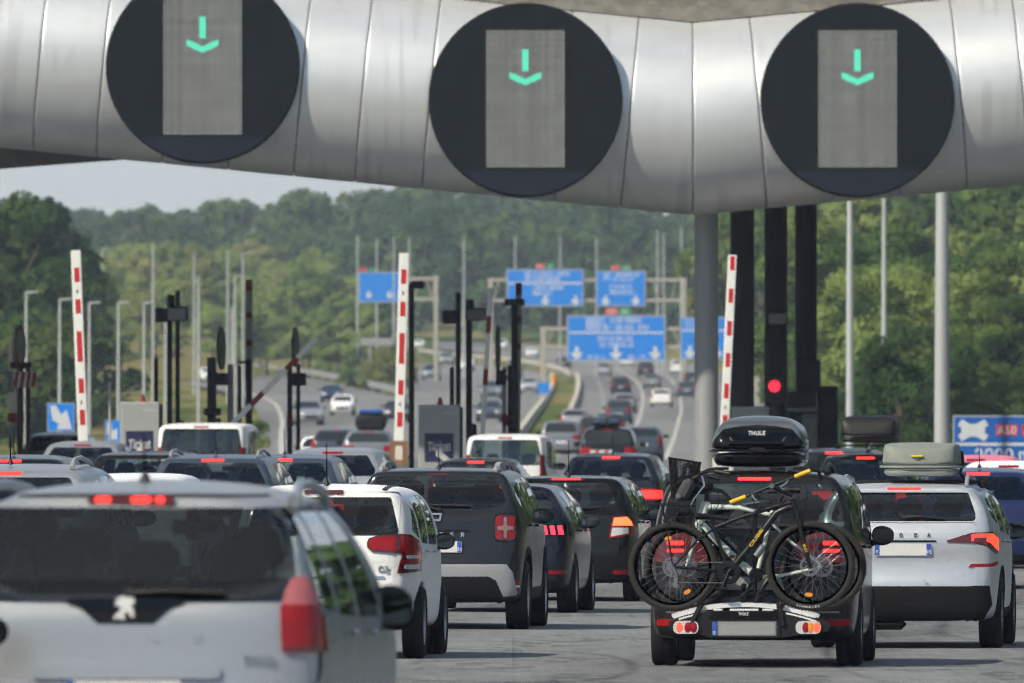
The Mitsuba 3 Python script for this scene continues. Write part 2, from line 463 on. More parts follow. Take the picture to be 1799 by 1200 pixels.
class Car:
    """Collects (part path, ply dict, material or 'PAINT', emission, label)."""
    def __init__(s, body, h=0.04, solid=False):
        s.b, s.parts, s.h = body, [], h
        s.skin = body.mesh(h)
        s.solid = to_mf(s.skin)
        if s.solid.is_empty() or s.solid.status() != mf.Error.NoError:
            raise RuntimeError(f'body not closed: {s.solid.status()}')
        s.holes, s.L = [], body.side[:, 0].max()
    def add(s, name, mesh, mat, smooth=False, emit=None, label=None, normals=None):
        mesh = outward(mesh)
        if normals is not None:
            d = {'type': 'ply', 'filename': meshkit.write_ply(mesh, False, normals=normals), 'face_normals': False}
        else:
            d = mikit.ply(mesh, None, smooth=smooth)
        s.parts.append((name, d, mat, emit, label))
    def sheet(s, poly, face, a=-0.6, b=0.9, minn=0.12):
        m = to_tm(s.solid ^ prism(poly, face, a, b))
        if len(m.faces) == 0: return None
        m.merge_vertices(digits_vertex=6)
        c = m.triangles_center
        fn = m.face_normals
        g = s.b.grad(c)
        ok = (np.abs(s.b.f(c)) < 0.35 * s.h) & ((fn * g).sum(1) > 0.6) & (fn @ np.array(DIRS[face]) > minn)
        m.update_faces(ok)
        m.remove_unreferenced_vertices()
        return m
    def piece(s, name, poly, face, mat, t=0.008, inset=0.0, emit=None, a=-0.6, b=0.9, label=None, minn=0.12):
        """A piece of the skin, t metres thick and raised by that much."""
        m = s.sheet(poly, face, a, b, minn)
        if m is None or len(m.faces) == 0: return
        n = s.b.grad(np.asarray(m.vertices))
        V0, V1 = m.vertices - n * max(0.012 - t, 0.004) - n * inset, m.vertices + n * (t - inset)
        k = len(V0)
        e = np.sort(m.edges, axis=1)
        _, first, cnt = np.unique(e, axis=0, return_index=True, return_counts=True)
        be = m.edges[first[cnt == 1]]
        W = np.vstack([V1, V1[be[:, 0]], V1[be[:, 1]], V0[be[:, 0]], V0[be[:, 1]]])
        q = np.arange(len(be)); B = len(be)
        wall = np.vstack([np.stack([k + q, k + 2 * B + q, k + B + q], 1), np.stack([k + B + q, k + 2 * B + q, k + 3 * B + q], 1)])
        faces = np.vstack([m.faces, wall])
        wn = np.cross(V1[be[:, 1]] - V1[be[:, 0]], n[be[:, 0]])
        wn /= np.linalg.norm(wn, axis=1, keepdims=True) + 1e-12
        N = np.vstack([n, wn, wn, wn, wn])
        s.add(name, (W, faces), mat, emit=emit, label=label, normals=N)
    def pane(s, name, poly, face, mat, a=-0.6, b=0.9, inset=0.006, minn=0.05):
        m = s.sheet(poly, face, a, b, minn)
        if m is None or len(m.faces) == 0: return
        n = s.b.grad(np.asarray(m.vertices))
        s.add(name, (m.vertices - n * inset, m.faces), mat, normals=n)
        s.holes.append(prism(poly, face, a, b))
    def groove(s, polys, face, w=0.007, depth=0.012, a=-0.6, b=0.9):
        """Panel gaps: a narrow channel along the outline of each polygon (or along an open line)."""
        if not hasattr(s, 'shell'):
            s.shell = s.solid - to_mf(s.b.mesh(s.h * 1.3, -depth))
            s.gaps = []
        for p in polys:
            g = p if hasattr(p, 'geom_type') else sg.Polygon(p).exterior
            s.gaps.append(s.shell ^ prism(g.buffer(w / 2, cap_style=2, join_style=1), face, a, b))
    def finish(s, cabin=0.55, wall=0.05, y0=0.25, y1=3.1, mat='PAINT'):
        body = s.solid
        if getattr(s, 'gaps', None):
            body = body - mf.Manifold.batch_boolean(s.gaps, mf.OpType.Add)
        if s.holes:
            inner = to_mf(s.b.mesh(max(0.06, s.h * 1.4), -wall, wells=False))
            inner = inner ^ to_mf(box(-1.1, 1.1, y0, y1, cabin, 2.6))
            body = body - inner
            thick = s.solid - inner
            body = body - (mf.Manifold.batch_boolean(s.holes, mf.OpType.Add) ^ to_mf(box(-1.1, 1.1, -0.5, 9, cabin + 0.2, 3)))
        m = to_tm(body)
        m.merge_vertices(digits_vertex=6)
        P = np.asarray(m.vertices)
        # the outer skin takes the exact normals of the shape; the cabin side and cut edges stay faceted
        F = np.asarray(m.faces)
        c = m.triangles_center
        fn = m.face_normals
        outer = (np.abs(s.b.f(c)) < 0.35 * s.h)
        g = s.b.grad(P)
        outer &= (fn * g[F].mean(1)).sum(1) > 0.55
        inn = (~outer) & (c[:, 2] > cabin - 0.02) & (s.b.f(c) < -0.6 * wall) if s.holes else np.zeros(len(F), bool)
        Fo, Fi, Fr = F[outer], F[inn], F[~outer & ~inn]
        V = np.vstack([P[Fo].reshape(-1, 3), P[Fr].reshape(-1, 3)])
        N = np.vstack([g[Fo].reshape(-1, 3), np.repeat(fn[~outer & ~inn], 3, 0)])
        s.parts.insert(0, ('body', {'type': 'ply', 'filename': meshkit.write_ply((V, np.arange(len(V)).reshape(-1, 3)), False, normals=N), 'face_normals': False}, mat, None, None))
        if len(Fi):
            s.parts.append(('cabin_lining', mikit.ply((P, Fi), None), 'cabin_dark', None, None))
        return s

def mirrored(poly):
    return [(-x, z) for x, z in poly][::-1]

def rr(x0, x1, z0, z1, r=0.03):
    """A rectangle with rounded corners."""
    r = min(r, (x1 - x0) / 2.05, (z1 - z0) / 2.05)
    return sg.box(x0 + r, z0 + r, x1 - r, z1 - r).buffer(r, quad_segs=4)

def rounded(poly, r=0.04):
    p = sg.Polygon(poly).buffer(0)
    return p.buffer(-r).buffer(r, quad_segs=5)

def tyre_mesh(R, w, n=40):
    h = w / 2
    prof = [(R * 0.64, -h * 0.92), (R * 0.80, -h), (R * 0.93, -h * 0.97), (R * 0.985, -h * 0.80), (R, -h * 0.55), (R, -h * 0.14), (R - 0.008, -h * 0.12), (R - 0.008, -h * 0.04), (R, -h * 0.02),
            (R, h * 0.02), (R - 0.008, h * 0.04), (R - 0.008, h * 0.12), (R, h * 0.14), (R, h * 0.55), (R * 0.985, h * 0.80), (R * 0.93, h * 0.97), (R * 0.80, h), (R * 0.64, h * 0.92)]
    return lathe(prof + [prof[0]], n)

def rim_mesh(R, w, spokes=5):
    h = w / 2
    r = R * 0.665
    ring = lathe([(r, h * 0.90), (r * 0.93, h * 0.86), (r * 0.88, h * 0.3), (r * 0.9, -h * 0.8), (r, -h * 0.9), (r, h * 0.9)], 32)
    hub = lathe([(0.0, h * 0.62), (R * 0.13, h * 0.62), (R * 0.15, h * 0.2), (R * 0.15, -h * 0.2), (0, -h * 0.2)], 16)
    ms = [ring, hub]
    for k in range(spokes):
        a = 2 * np.pi * k / spokes
        b = box(h * 0.28, h * 0.62, R * 0.10, r * 0.94, -R * 0.065, R * 0.065, 0.012)
        ms.append(moved(b, rx=a))
    return cat(ms)

_wheels = {}
def add_wheels(car, W, R, tw, ys, far=False):
    key = (R, tw, far)
    if key not in _wheels:
        t = tyre_mesh(R, tw, 20 if far else 44)
        _wheels[key] = (t, rim_mesh(R, tw), lathe([(0, tw * 0.18), (R * 0.62, tw * 0.18), (R * 0.62, tw * 0.1), (0, tw * 0.1)], 18))
    t, r, d = _wheels[key]
    for y in ys:
        for sx in (1, -1):
            rz = 0 if sx > 0 else math.pi
            at_ = dict(x=sx * (W / 2 - tw / 2 - 0.015), y=y, z=R, rz=rz)
            car.add('wheel', moved(t, **at_), 'rubber', smooth=40)
            if not far:
                car.add('wheel@rim', moved(r, **at_), 'rim_metal', smooth=35)
                car.add('wheel@brake_disc', moved(d, **at_), 'dark_plastic', smooth=35)

def seat_mesh(x, y, z, w=0.50):
    base = box(x - w / 2, x + w / 2, y, y + 0.5, z, z + 0.17, 0.05)
    back = moved(box(-w / 2, w / 2, -0.07, 0.07, 0, 0.62, 0.06), x, y + 0.02, z + 0.12, rx=0.18)
    return cat(base, back)
def headrest_mesh(x, y, z):
    return cat(moved(box(-0.13, 0.13, -0.05, 0.05, 0, 0.19, 0.05), x, y - 0.13, z + 0.78, rx=0.12), tube([(x - 0.06, y - 0.11, z + 0.65), (x - 0.06, y - 0.12, z + 0.82)], 0.008, 6), tube([(x + 0.06, y - 0.11, z + 0.65), (x + 0.06, y - 0.12, z + 0.82)], 0.008, 6))

def add_interior(car, rear_y=1.15, front_y=2.05, z=0.42, w=0.36):
    for x in (-w, w):
        car.add('front_seat', seat_mesh(x, front_y, z), 'seat_cloth', smooth=40)
        car.add('headrest', headrest_mesh(x, front_y, z), 'seat_cloth', smooth=40)
    car.add('rear_bench', cat(box(-0.62, 0.62, rear_y, rear_y + 0.5, z, z + 0.16, 0.05), moved(box(-0.62, 0.62, -0.07, 0.07, 0, 0.56, 0.06), 0, rear_y, z + 0.12, rx=0.2)), 'seat_cloth', smooth=40)
    for x in (-w, 0.0, w):
        car.add('headrest', headrest_mesh(x, rear_y, z - 0.06), 'seat_cloth', smooth=40)
    car.add('dashboard', box(-0.68, 0.68, front_y + 0.95, front_y + 1.15, z + 0.3, z + 0.52, 0.06), 'cabin_dark', smooth=40)
    car.add('steering_wheel', moved(tube([(0.18 * math.cos(a), 0, 0.18 * math.sin(a)) for a in np.linspace(0, 2 * np.pi, 24, endpoint=False)], 0.014, 8, close=True), -w, front_y + 0.78, z + 0.42, rx=-0.4), 'black_plastic', smooth=40)
    car.add('interior_mirror', box(-0.11, 0.11, front_y + 0.78, front_y + 0.81, z + 0.93, z + 1.0, 0.015), 'black_plastic')

def add_mirrors(car, x, y, z, mat='black_plastic', w=0.22, h=0.15):
    for sx in (1, -1):
        shell = trimesh.creation.icosphere(2, 1.0)
        V = np.asarray(shell.vertices)
        V = np.sign(V) * np.abs(V) ** 0.75
        V = V / np.abs(V).max(0)
        V[:, 1] = np.where(V[:, 1] < 0, V[:, 1] * 0.25, V[:, 1])
        shell = trimesh.Trimesh(V * (w / 2, 0.11, h / 2), shell.faces, process=False)
        shell.vertices[:, 2] *= 1 - 0.18 * (shell.vertices[:, 0] * sx > 0) * (shell.vertices[:, 0] * sx) / (w / 2)
        cx = sx * (x + w / 2 + 0.03)
        car.add('door_mirror', moved(shell, cx, y, z), mat, smooth=40)
        g = rounded([(-w * .42, -h * .36), (w * .42, -h * .36), (w * .42, h * .34), (-w * .42, h * .36)], 0.04)
        car.add('door_mirror@mirror_glass', moved(extrude_xz(g, 0, 0.006), cx, y - 0.034, z, rz=-sx * 0.06, rx=0.02), 'mirror_glass')
        car.add('door_mirror@stalk', tube([(sx * (x - 0.06), y + 0.05, z - h * 0.62), (sx * (x + 0.06), y + 0.03, z - h * 0.3)], 0.028, 8), 'black_plastic', smooth=40)

def add_antenna(car, y, z, L=0.38, x=0.0, lean=0.25):
    car.add('antenna', cat(lathe([(0, 0.045), (0.012, 0.04), (0.03, 0), (0, -0.01)], 12, 'z'), tube([(0, 0, 0.03), (0, -L * lean, L)], [0.007, 0.0035], 6)).apply_translation((x, y, z)), 'black_plastic', smooth=40)

def on_rear(car, m, x, z, lift=0.004):
    """Lays a flat piece (facing -y) on the tail at (x, z), tilted with the sheet metal."""
    y = car.b.at_rear(x, z)
    y2 = car.b.at_rear(x, z + .03)
    return moved(m, x, y - lift, z, rx=-math.atan2(y2 - y, .03))

def add_plate(car, y, z, w=0.52, h=0.11, code=None, mat='plate_white', tilt=0.06, left='F'):
    y = min(car.b.at_rear(0, z), car.b.at_rear(0, z + h * .4), car.b.at_rear(0, z - h * .4)) - .006
    def put(m): return moved(m, 0, y, z, rx=-tilt * .3)
    car.add('number_plate', put(extrude_xz(rr(-w / 2, w / 2, -h / 2, h / 2, 0.012), -0.008, 0.0)), mat)
    car.add('number_plate@country_band', put(extrude_xz(rr(-w / 2 + 0.002, -w / 2 + 0.045, -h / 2 + .002, h / 2 - .002, 0.008), -0.011, -0.0085)), 'plate_blue')
    if code:
        car.add('number_plate@region_band', put(extrude_xz(rr(w / 2 - 0.047, w / 2 - .002, -h / 2 + .002, h / 2 - .002, 0.008), -0.011, -0.0085)), 'plate_blue')
        car.add('number_plate@region_code', put(moved(text_xz(code, 0.03, 0.002), w / 2 - 0.0245, -0.0113, -0.022)), 'plate_white')
    if left:
        car.add('number_plate@country_code', put(moved(text_xz(left, 0.03, 0.002), -w / 2 + 0.0235, -0.0113, -0.022)), 'plate_white')

def add_wiper(car, pts, r=0.012):
    car.add('rear_wiper', tube(pts, [0.018, r, r * 0.7][:len(pts)] if len(pts) <= 3 else r, 6), 'black_plastic', smooth=40)

def rail(car, x, ys, z0, mat, r=0.018, lift=0.05):
    """Roof rails that follow the roof on little feet."""
    yy = np.linspace(ys[0], ys[1], 22)
    zs = np.interp(yy, z0[0], z0[1])
    up = lift * np.clip(np.minimum(yy - ys[0], ys[1] - yy) / 0.18, 0, 1) ** 0.6
    for sx in (1, -1):
        car.add('roof_rail', tube(np.stack([np.full_like(yy, sx * x), yy, zs + up], 1), r, 8), mat, smooth=40)

PLACED = []
def place_car(model, name, label, cat_, paint_key, px, d, yaw, group=None, paint_map=None, emit_scale=1.0, x=None, dz=0.0, only=None):
    k = thing(name, label, cat_, group)
    X = lat(px, d) if x is None else x
    z = float(gz(X, d)) + dz
    tw = T().translate([X, d, z]).rotate([0, 0, 1], -math.degrees(yaw))
    names = {}
    for nm, ply_, mat, emit, lab in model.parts:
        if only and not only(nm): continue
        if '@' in nm:
            base, sub = nm.split('@')
            full = f'{names.get(base, k + "__" + base)}__{sub}'
        else:
            full = f'{k}__{nm}'
        key = fresh(full)
        if '@' not in nm:
            names[nm] = key
        m = paint_key if mat == 'PAINT' else mat
        if paint_map: m = paint_map.get(m, m)
        d_ = {**ply_, 'bsdf': {'type': 'ref', 'id': m}, 'to_world': tw}
        if emit is not None:
            d_['emitter'] = {'type': 'area', 'radiance': {'type': 'rgb', 'value': [e * emit_scale for e in emit]}}
        scene[key] = d_
        if lab: labels[key] = {'label': lab}
    PLACED.append((k, px, d))
    return k, tw
# ================================================================ ground, roads, hills
def hills(x, y):
    """The wooded slope left of the motorway and the rise on its right."""
    left = 4.0 * sstep(-12, -60, x - 0.01 * (y - 1300)) * sstep(1150, 1900, y) * sstep(2300, 2050, y)
    right = 6.0 * sstep(22, 70, x) * sstep(700, 1500, y)
    return left + right
def terrain(x, y):
    return gz(x, y) + hills(x, y)

def asphalt_colour(p, n, uv):
    a = fbm(p.x * 0.35, p.y * 0.06, 0.0, octaves=4)
    b = 0.6 * noise(p.x * 24.0, p.y * 0.8, 3.0) + 0.4 * noise(p.x * 60.0, p.y * 9.0, 7.0)
    c = noise(p.x * 6.0, p.y * 1.2, 9.0)
    wheel = smoothstep(0.55, 0.75, noise((p.x - p.y * 0.075) * 0.9, 2.0, p.y * 0.01))
    v = 0.122 + 0.060 * (a - 0.5) + 0.032 * (b - 0.5) + 0.03 * (c - 0.5) - 0.026 * wheel
    stain = smoothstep(0.60, 0.72, noise(p.x * 1.7 + 3.0, p.y * 0.22, 31.0)) * smoothstep(0.45, 0.6, noise(p.x * 7.0, p.y * 1.5, 33.0))
    v = v - 0.035 * stain
    patch = smoothstep(0.50, 0.515, noise(dr.floor(p.x / 3.6) * 5.1, dr.floor(p.y / 17.0) * 3.3, 4.0))
    v = v + 0.012 * (patch - 0.5)
    jx, jy = p.x / 3.6 - dr.floor(p.x / 3.6), p.y / 17.0 - dr.floor(p.y / 17.0)
    v = v - 0.014 * dr.maximum(smoothstep(0.012, 0.004, jx), smoothstep(0.012, 0.004, jy))
    seam = smoothstep(0.03, 0.0, dr.abs(noise(p.x * 0.5, p.y * 0.05, 21.0) - 0.5)) * 0.035
    v = v - seam
    return mi.Color3f(v * 0.965, v * 0.995, v * 1.035)
M('asphalt', {'type': 'principled', 'base_color': proc(asphalt_colour), 'roughness': 0.75, 'specular': 0.35})
def far_asphalt_colour(p, n, uv):
    v = 0.150 + 0.04 * (fbm(p.x * 0.25, p.y * 0.02, 1.0, octaves=3) - 0.5) - 0.03 * smoothstep(0.5, 0.62, noise(p.x * 0.05, p.y * 0.006, 5.0))
    return mi.Color3f(v * .98, v, v * 1.01)
M('road_asphalt', {'type': 'principled', 'base_color': proc(far_asphalt_colour), 'roughness': 0.7, 'specular': 0.35})
def turf_colour(p, n, uv):
    a = smoothstep(0.36, 0.64, fbm(p.x * 0.11, p.y * 0.012, 2.0, octaves=4))
    b = noise(p.x * 2.5, p.y * 0.6, 1.0)
    c = mix((0.085, 0.125, 0.030), (0.215, 0.185, 0.075), a)
    return c * (0.75 + 0.5 * b)
M('turf', {'type': 'diffuse', 'reflectance': proc(turf_colour)})
principled('line_white', (0.55, 0.55, 0.53), 0.6)
principled('old_line', (0.33, 0.325, 0.31), 0.7)
principled('barrier_concrete', (0.31, 0.30, 0.27), 0.85)

def grid_mesh(xs, ys, zf):
    X, Y = np.meshgrid(xs, ys, indexing='ij')
    V = np.stack([X, Y, zf(X, Y)], -1).reshape(-1, 3)
    n = len(ys)
    i, j = np.meshgrid(np.arange(len(xs) - 1), np.arange(n - 1), indexing='ij')
    a = (i * n + j).ravel()
    return V, np.vstack([np.stack([a, a + n, a + n + 1], 1), np.stack([a, a + n + 1, a + 1], 1)])

gx = np.concatenate([np.linspace(-900, -140, 20)[:-1], np.linspace(-140, 140, 113), np.linspace(140, 900, 20)[1:]])
gy = np.concatenate([np.linspace(-300, 0, 8)[:-1], np.linspace(0, 700, 141), np.linspace(700, 2400, 171)[1:], np.linspace(2400, 4200, 60)[1:]])
struct('ground', grid_mesh(gx, gy, lambda X, Y: terrain(X, Y) - 0.15 - 0.35 * sstep(500, 900, Y) * sstep(60, 30, np.abs(X))), 'turf', smooth=True)

def drape(poly, dz, step=15.0, xstep=None):
    """A polygon in plan laid on the slope, dz above it."""
    P = poly if hasattr(poly, 'geom_type') else sg.Polygon(poly).buffer(0)
    x0, y0, x1, y1 = P.bounds
    Vs, Fs, k = [], [], 0
    ys = np.arange(math.floor(y0 / step) * step, y1 + step, step)
    xsplit = [x0 - 1, x1 + 1] if xstep is None else np.arange(x0 - 1, x1 + 1 + xstep, xstep)
    for a in ys:
        for u, v in zip(xsplit[:-1], xsplit[1:]):
            g = P.intersection(sg.box(u, a, v, a + step))
            for q in getattr(g, 'geoms', [g]):
                if q.geom_type != 'Polygon' or q.area < 1e-4: continue
                V, F = trimesh.creation.triangulate_polygon(q, engine='earcut')
                Vs.append(np.column_stack([V, gz(V[:, 0], V[:, 1]) + dz])); Fs.append(F + k); k += len(V)
    V, F = np.vstack(Vs), np.vstack(Fs)
    tm = trimesh.Trimesh(V, F, process=False)
    flip = tm.face_normals[:, 2] < 0
    F[flip] = F[flip][:, ::-1]
    return V, F

plaza = sg.Polygon([(-45, -80), (30, -80), (30, 300), (14, 640), (-13, 640), (-45, 340)])
struct('plaza_pavement', drape(plaza, 0.0, 10.0, 4.0), 'asphalt')
GP = lambda pts: np.array([ground_at(*p) for p in pts])
right_left_edge = [(922, 830), (946, 790), (972, 752), (998, 706), (1008, 676), (1003, 656), (985, 643), (930, 629), (850, 619), (760, 612)]
right_right_edge = [(1440, 830), (1400, 780), (1352, 720), (1310, 680), (1265, 655), (1205, 636), (1110, 620), (950, 607), (760, 600)]
onc_outer = [(425, 830), (452, 770), (458, 735), (440, 703), (380, 684), (300, 671), (180, 664), (60, 660)]
onc_upper = [(60, 640), (230, 644), (380, 650), (480, 656), (560, 668), (640, 685), (712, 702), (727, 690), (733, 660), (735, 640)]
onc_median = [(860, 640), (930, 651), (978, 662), (986, 680), (966, 715), (934, 765), (915, 795), (900, 830)]
struct('motorway', drape(chaikin(GP(right_left_edge), 1, False).tolist() + chaikin(GP(right_right_edge), 1, False)[::-1].tolist(), 0.03), 'road_asphalt')
struct('oncoming_motorway', drape(chaikin(GP(onc_outer), 1, False).tolist() + GP(onc_upper).tolist() + chaikin(GP(onc_median), 1, False).tolist(), 0.02), 'road_asphalt')

def strip(pts, w):
    return sg.LineString(pts).buffer(w / 2, cap_style=2, join_style=1)
def marking(name, pix, w, mat='old_line', dash=None, dz=0.045):
    L_ = sg.LineString(chaikin(GP(pix), 2, False))
    if dash is None:
        P = strip(L_.coords, w)
    else:
        P = shapely.union_all([strip(shapely.ops.substring(L_, s, s + dash[0]).coords, w) for s in np.arange(0, L_.length - dash[0], dash[0] + dash[1])])
    struct(name, drape(P, dz), mat)
import shapely.ops
marking('lane_marking', [(1098, 800), (1109, 768), (1127, 728), (1131, 691), (1116, 667), (1075, 645)], .22)
marking('lane_marking', [(1170, 808), (1175, 792), (1189, 750), (1199, 719), (1191, 682), (1169, 658), (1110, 637)], .22)
marking('lane_marking', [(1030, 810), (1050, 750), (1062, 700), (1050, 665)], .20, dash=(13, 26))
marking('edge_marking', [(944, 812), (966, 775), (990, 735), (1014, 690), (1012, 662)], .18)
marking('edge_marking', [(880, 815), (915, 772), (950, 722), (974, 684)], .18)
marking('edge_marking', [(500, 815), (492, 770), (498, 735), (480, 700), (380, 678), (250, 667)], .30)
marking('lane_marking', [(650, 812), (650, 770), (640, 735), (600, 700), (500, 670)], .25, dash=(13, 26))
marking('lane_marking', [(790, 812), (800, 760), (812, 715), (815, 680)], .25, dash=(13, 26))
near = shapely.union_all([sg.box(x, y, x + w, y + l) for x, y, w, l in ((-.46, 138, .16, .5), (-1.0, 150, .2, .4), (-.30, 118.5, .12, .3))])
struct('worn_marking', drape(near, 0.004), 'line_white')

# the planted median and its concrete kerb walls
med = chaikin(GP([(930, 800), (955, 760), (981, 715), (996, 680), (990, 664)]), 2, False)
struct('median_verge', drape(strip(med, 1.9), 0.10), 'turf')
def wall_along(pts, w, h):
    P = np.column_stack([pts, gz(pts[:, 0], pts[:, 1]) + h / 2])
    return flat_bar(P, w, h)
def resample(pts, step):
    L_ = sg.LineString(pts)
    return np.array([L_.interpolate(s).coords[0] for s in np.arange(0, L_.length, step)] + [pts[-1]])
for side, lab in ((-1, 'left'), (1, 'right')):
    off = np.array(sg.LineString(med).offset_curve(-side * 1.25).coords)
    single('median_wall', wall_along(resample(off, 12), .34, .6), 'barrier_concrete', f'low pale concrete wall along the {lab} edge of the planted median', 'wall')
gr = resample(chaikin(GP([(-20, 637), (230, 642), (380, 648), (480, 654), (560, 666), (640, 683), (716, 701)]), 2, False), 10)
principled('galvanised', (0.40, 0.41, 0.41), 0.5, 0.6)
gk = thing('guard_rail', 'long pale guard rail along the outer curve of the left carriageway', 'guard rail')
Pg = np.column_stack([gr, gz(gr[:, 0], gr[:, 1])])
part(gk, 'beam', flat_bar(Pg + (0, 0, .62), .10, .55), 'galvanised')
for p in Pg[::3]:
    part(gk, 'post', box(p[0] - .07, p[0] + .07, p[1] - .07, p[1] + .07, p[2] - .3, p[2] + .36), 'galvanised')
gr2 = resample(chaikin(GP([(735, 622), (860, 634), (935, 645), (985, 656), (1002, 668)]), 2, False), 10)
gk = thing('guard_rail', 'brownish guard rail between the two carriageways below the far gantries', 'guard rail')
Pg = np.column_stack([gr2, gz(gr2[:, 0], gr2[:, 1])])
part(gk, 'beam', flat_bar(Pg + (0, 0, .62), .10, .5), 'barrier_concrete')
for p in Pg[::3]:
    part(gk, 'post', box(p[0] - .07, p[0] + .07, p[1] - .07, p[1] + .07, p[2] - .3, p[2] + .36), 'galvanised')
# ================================================================ woods and trees
def leaf_material(name, a, b, c, scale):
    def fn(p, n, uv):
        u = fbm(p.x * scale, p.y * scale * .6, p.z * scale, octaves=2)
        w = noise(p.x * scale * 7, p.y * scale * 5, p.z * scale * 7)
        col = mix(a, b, smoothstep(0.32, 0.62, u))
        col = mix(col, c, smoothstep(0.55, 0.8, noise(p.x * scale * .35 + 7, p.y * scale * .25, p.z * scale * .35)) * 0.7)
        return mi.Color3f(col.x * 1.20, col.y * 1.27, col.z * 1.13) * (0.74 + 0.52 * w)
    M(name, {'type': 'principledthin', 'base_color': proc(fn), 'roughness': 0.7, 'spec_trans': 0.0, 'diff_trans': 0.75, 'eta': 1.2})
leaf_material('leaves_light', (0.125, 0.180, 0.056), (0.215, 0.262, 0.092), (0.26, 0.24, 0.11), 0.22)
leaf_material('leaves_mid', (0.070, 0.120, 0.034), (0.135, 0.185, 0.056), (0.18, 0.18, 0.07), 0.22)
leaf_material('leaves_dark', (0.036, 0.070, 0.030), (0.068, 0.108, 0.040), (0.09, 0.11, 0.045), 0.22)
leaf_material('leaves_far', (0.040, 0.078, 0.036), (0.075, 0.118, 0.046), (0.12, 0.14, 0.06), 0.10)
principled('bark', (0.10, 0.085, 0.07), 0.9)

def crown(seed, H, Rc, n, leaf, base=.22, lumps=16, droop=.0):
    """Leaf-sized faces spread over many overlapping clumps; open gaps stay between the clumps."""
    r = np.random.default_rng(seed)
    cs, rs = [], []
    for k in range(lumps):
        t = r.uniform(0, 1) ** .8
        z = H * (base + (1 - base) * t * .88)
        e = Rc * math.sqrt(max(0.0, 1 - ((z / H - .52) / .55) ** 2)) * .78
        a = r.uniform(0, 2 * np.pi)
        q = e * math.sqrt(r.uniform(.15, 1))
        cs.append((q * math.cos(a), q * math.sin(a), z))
        rs.append(Rc * r.uniform(.26, .46) * (1.1 - .35 * t))
    cs, rs = np.array(cs), np.array(rs)
    w = rs ** 2 / (rs ** 2).sum()
    who = r.choice(lumps, n, p=w)
    d = r.normal(size=(n, 3)); d /= np.linalg.norm(d, axis=1, keepdims=True)
    d[:, 2] = np.where(d[:, 2] < -.3, -d[:, 2] * .6, d[:, 2])
    rad = rs[who] * (0.62 + 0.44 * r.uniform(0, 1, n) ** .6) * (1 + .25 * (meshkit.noise(d * 2.3 + who[:, None] * 3.1, seed) - .5))
    P = cs[who] + d * rad[:, None] * (1, 1, .85)
    nn = d + r.normal(size=(n, 3)) * .55
    nn /= np.linalg.norm(nn, axis=1, keepdims=True)
    u = np.cross(nn, r.normal(size=(n, 3))); u /= np.linalg.norm(u, axis=1, keepdims=True)
    v = np.cross(nn, u)
    s = leaf * r.uniform(.6, 1.35, n)[:, None]
    A, B, C, D = P - u * s * .5, P + v * s * .34, P + u * s * .5, P - v * s * .34
    V = np.stack([A, B, C, D], 1).reshape(-1, 3)
    i = np.arange(n) * 4
    return V, np.vstack([np.stack([i, i + 3, i + 2], 1), np.stack([i, i + 2, i + 1], 1)]), cs

def trunk(seed, H, cs, r0):
    r = np.random.default_rng(seed + 99)
    top = np.array([r.uniform(-.2, .2), r.uniform(-.2, .2), H * .72])
    ms = [tube([(0, 0, -.6), (top[0] * .3, top[1] * .3, H * .3), top], [r0 * 1.15, r0 * .75, r0 * .25], 7)]
    for c in cs[:6]:
        z = H * r.uniform(.18, .5)
        ms.append(tube([(0, 0, z), (c[0] * .5, c[1] * .5, (z + c[2]) * .52), tuple(c)], [r0 * .45, r0 * .3, r0 * .1], 5))
    return cat(ms)

PROTO = {}
def tree_kind(kind, seed, H, Rc, n, leaf, **k):
    V, F, cs = crown(seed, H, Rc, n, leaf, **k)
    PROTO[kind] = (mikit.ply((V, F), None), mikit.ply(trunk(seed, H, cs, .035 * H * .6), None, smooth=True), H)
for i in range(3):
    tree_kind(('broad', i), 11 + i, 12, 4.6, 9500, .46, lumps=26)
    tree_kind(('tall', i), 31 + i, 14, 3.6, 9500, .43, lumps=24, base=.12)
    tree_kind(('bush', i), 51 + i, 5.5, 3.2, 4200, .36, lumps=16, base=.02)
    tree_kind(('fine', i), 71 + i, 12, 4.8, 15000, .36, lumps=30, base=.10)

tr = np.random.default_rng(5)
RANKS = {}
NTH = 'first second third fourth fifth sixth seventh eighth ninth tenth eleventh twelfth thirteenth fourteenth fifteenth sixteenth seventeenth eighteenth nineteenth twentieth'.split()
def rank_labels():
    """Alike trees are told apart by their rank and their place in it."""
    for (what, rank), ks in RANKS.items():
        for i, (q, k) in enumerate(sorted(ks)):
            labels[k]['label'] = f'{what}, {rank}, {NTH[i]} from the left'

def tree(kind, px, d, height, mat, name, label, group, x=None, rank=None):
    c, t, H = PROTO[(kind, int(tr.integers(3)))]
    X = lat(px, d) if x is None else x
    s = height / H
    w = s * tr.uniform(.85, 1.2)
    tw = T().translate([X, d, float(terrain(X, d)) - .25]).rotate([0, 0, 1], float(tr.uniform(0, 360))).scale([w, w, s])
    k = thing(name, label, 'tree' if 'bush' not in name else 'bush', group)
    if rank: RANKS.setdefault((label, rank), []).append((px, k))
    part(k, 'crown', c, mat, to_world=tw)
    part(k, 'trunk', t, 'bark', to_world=tw)

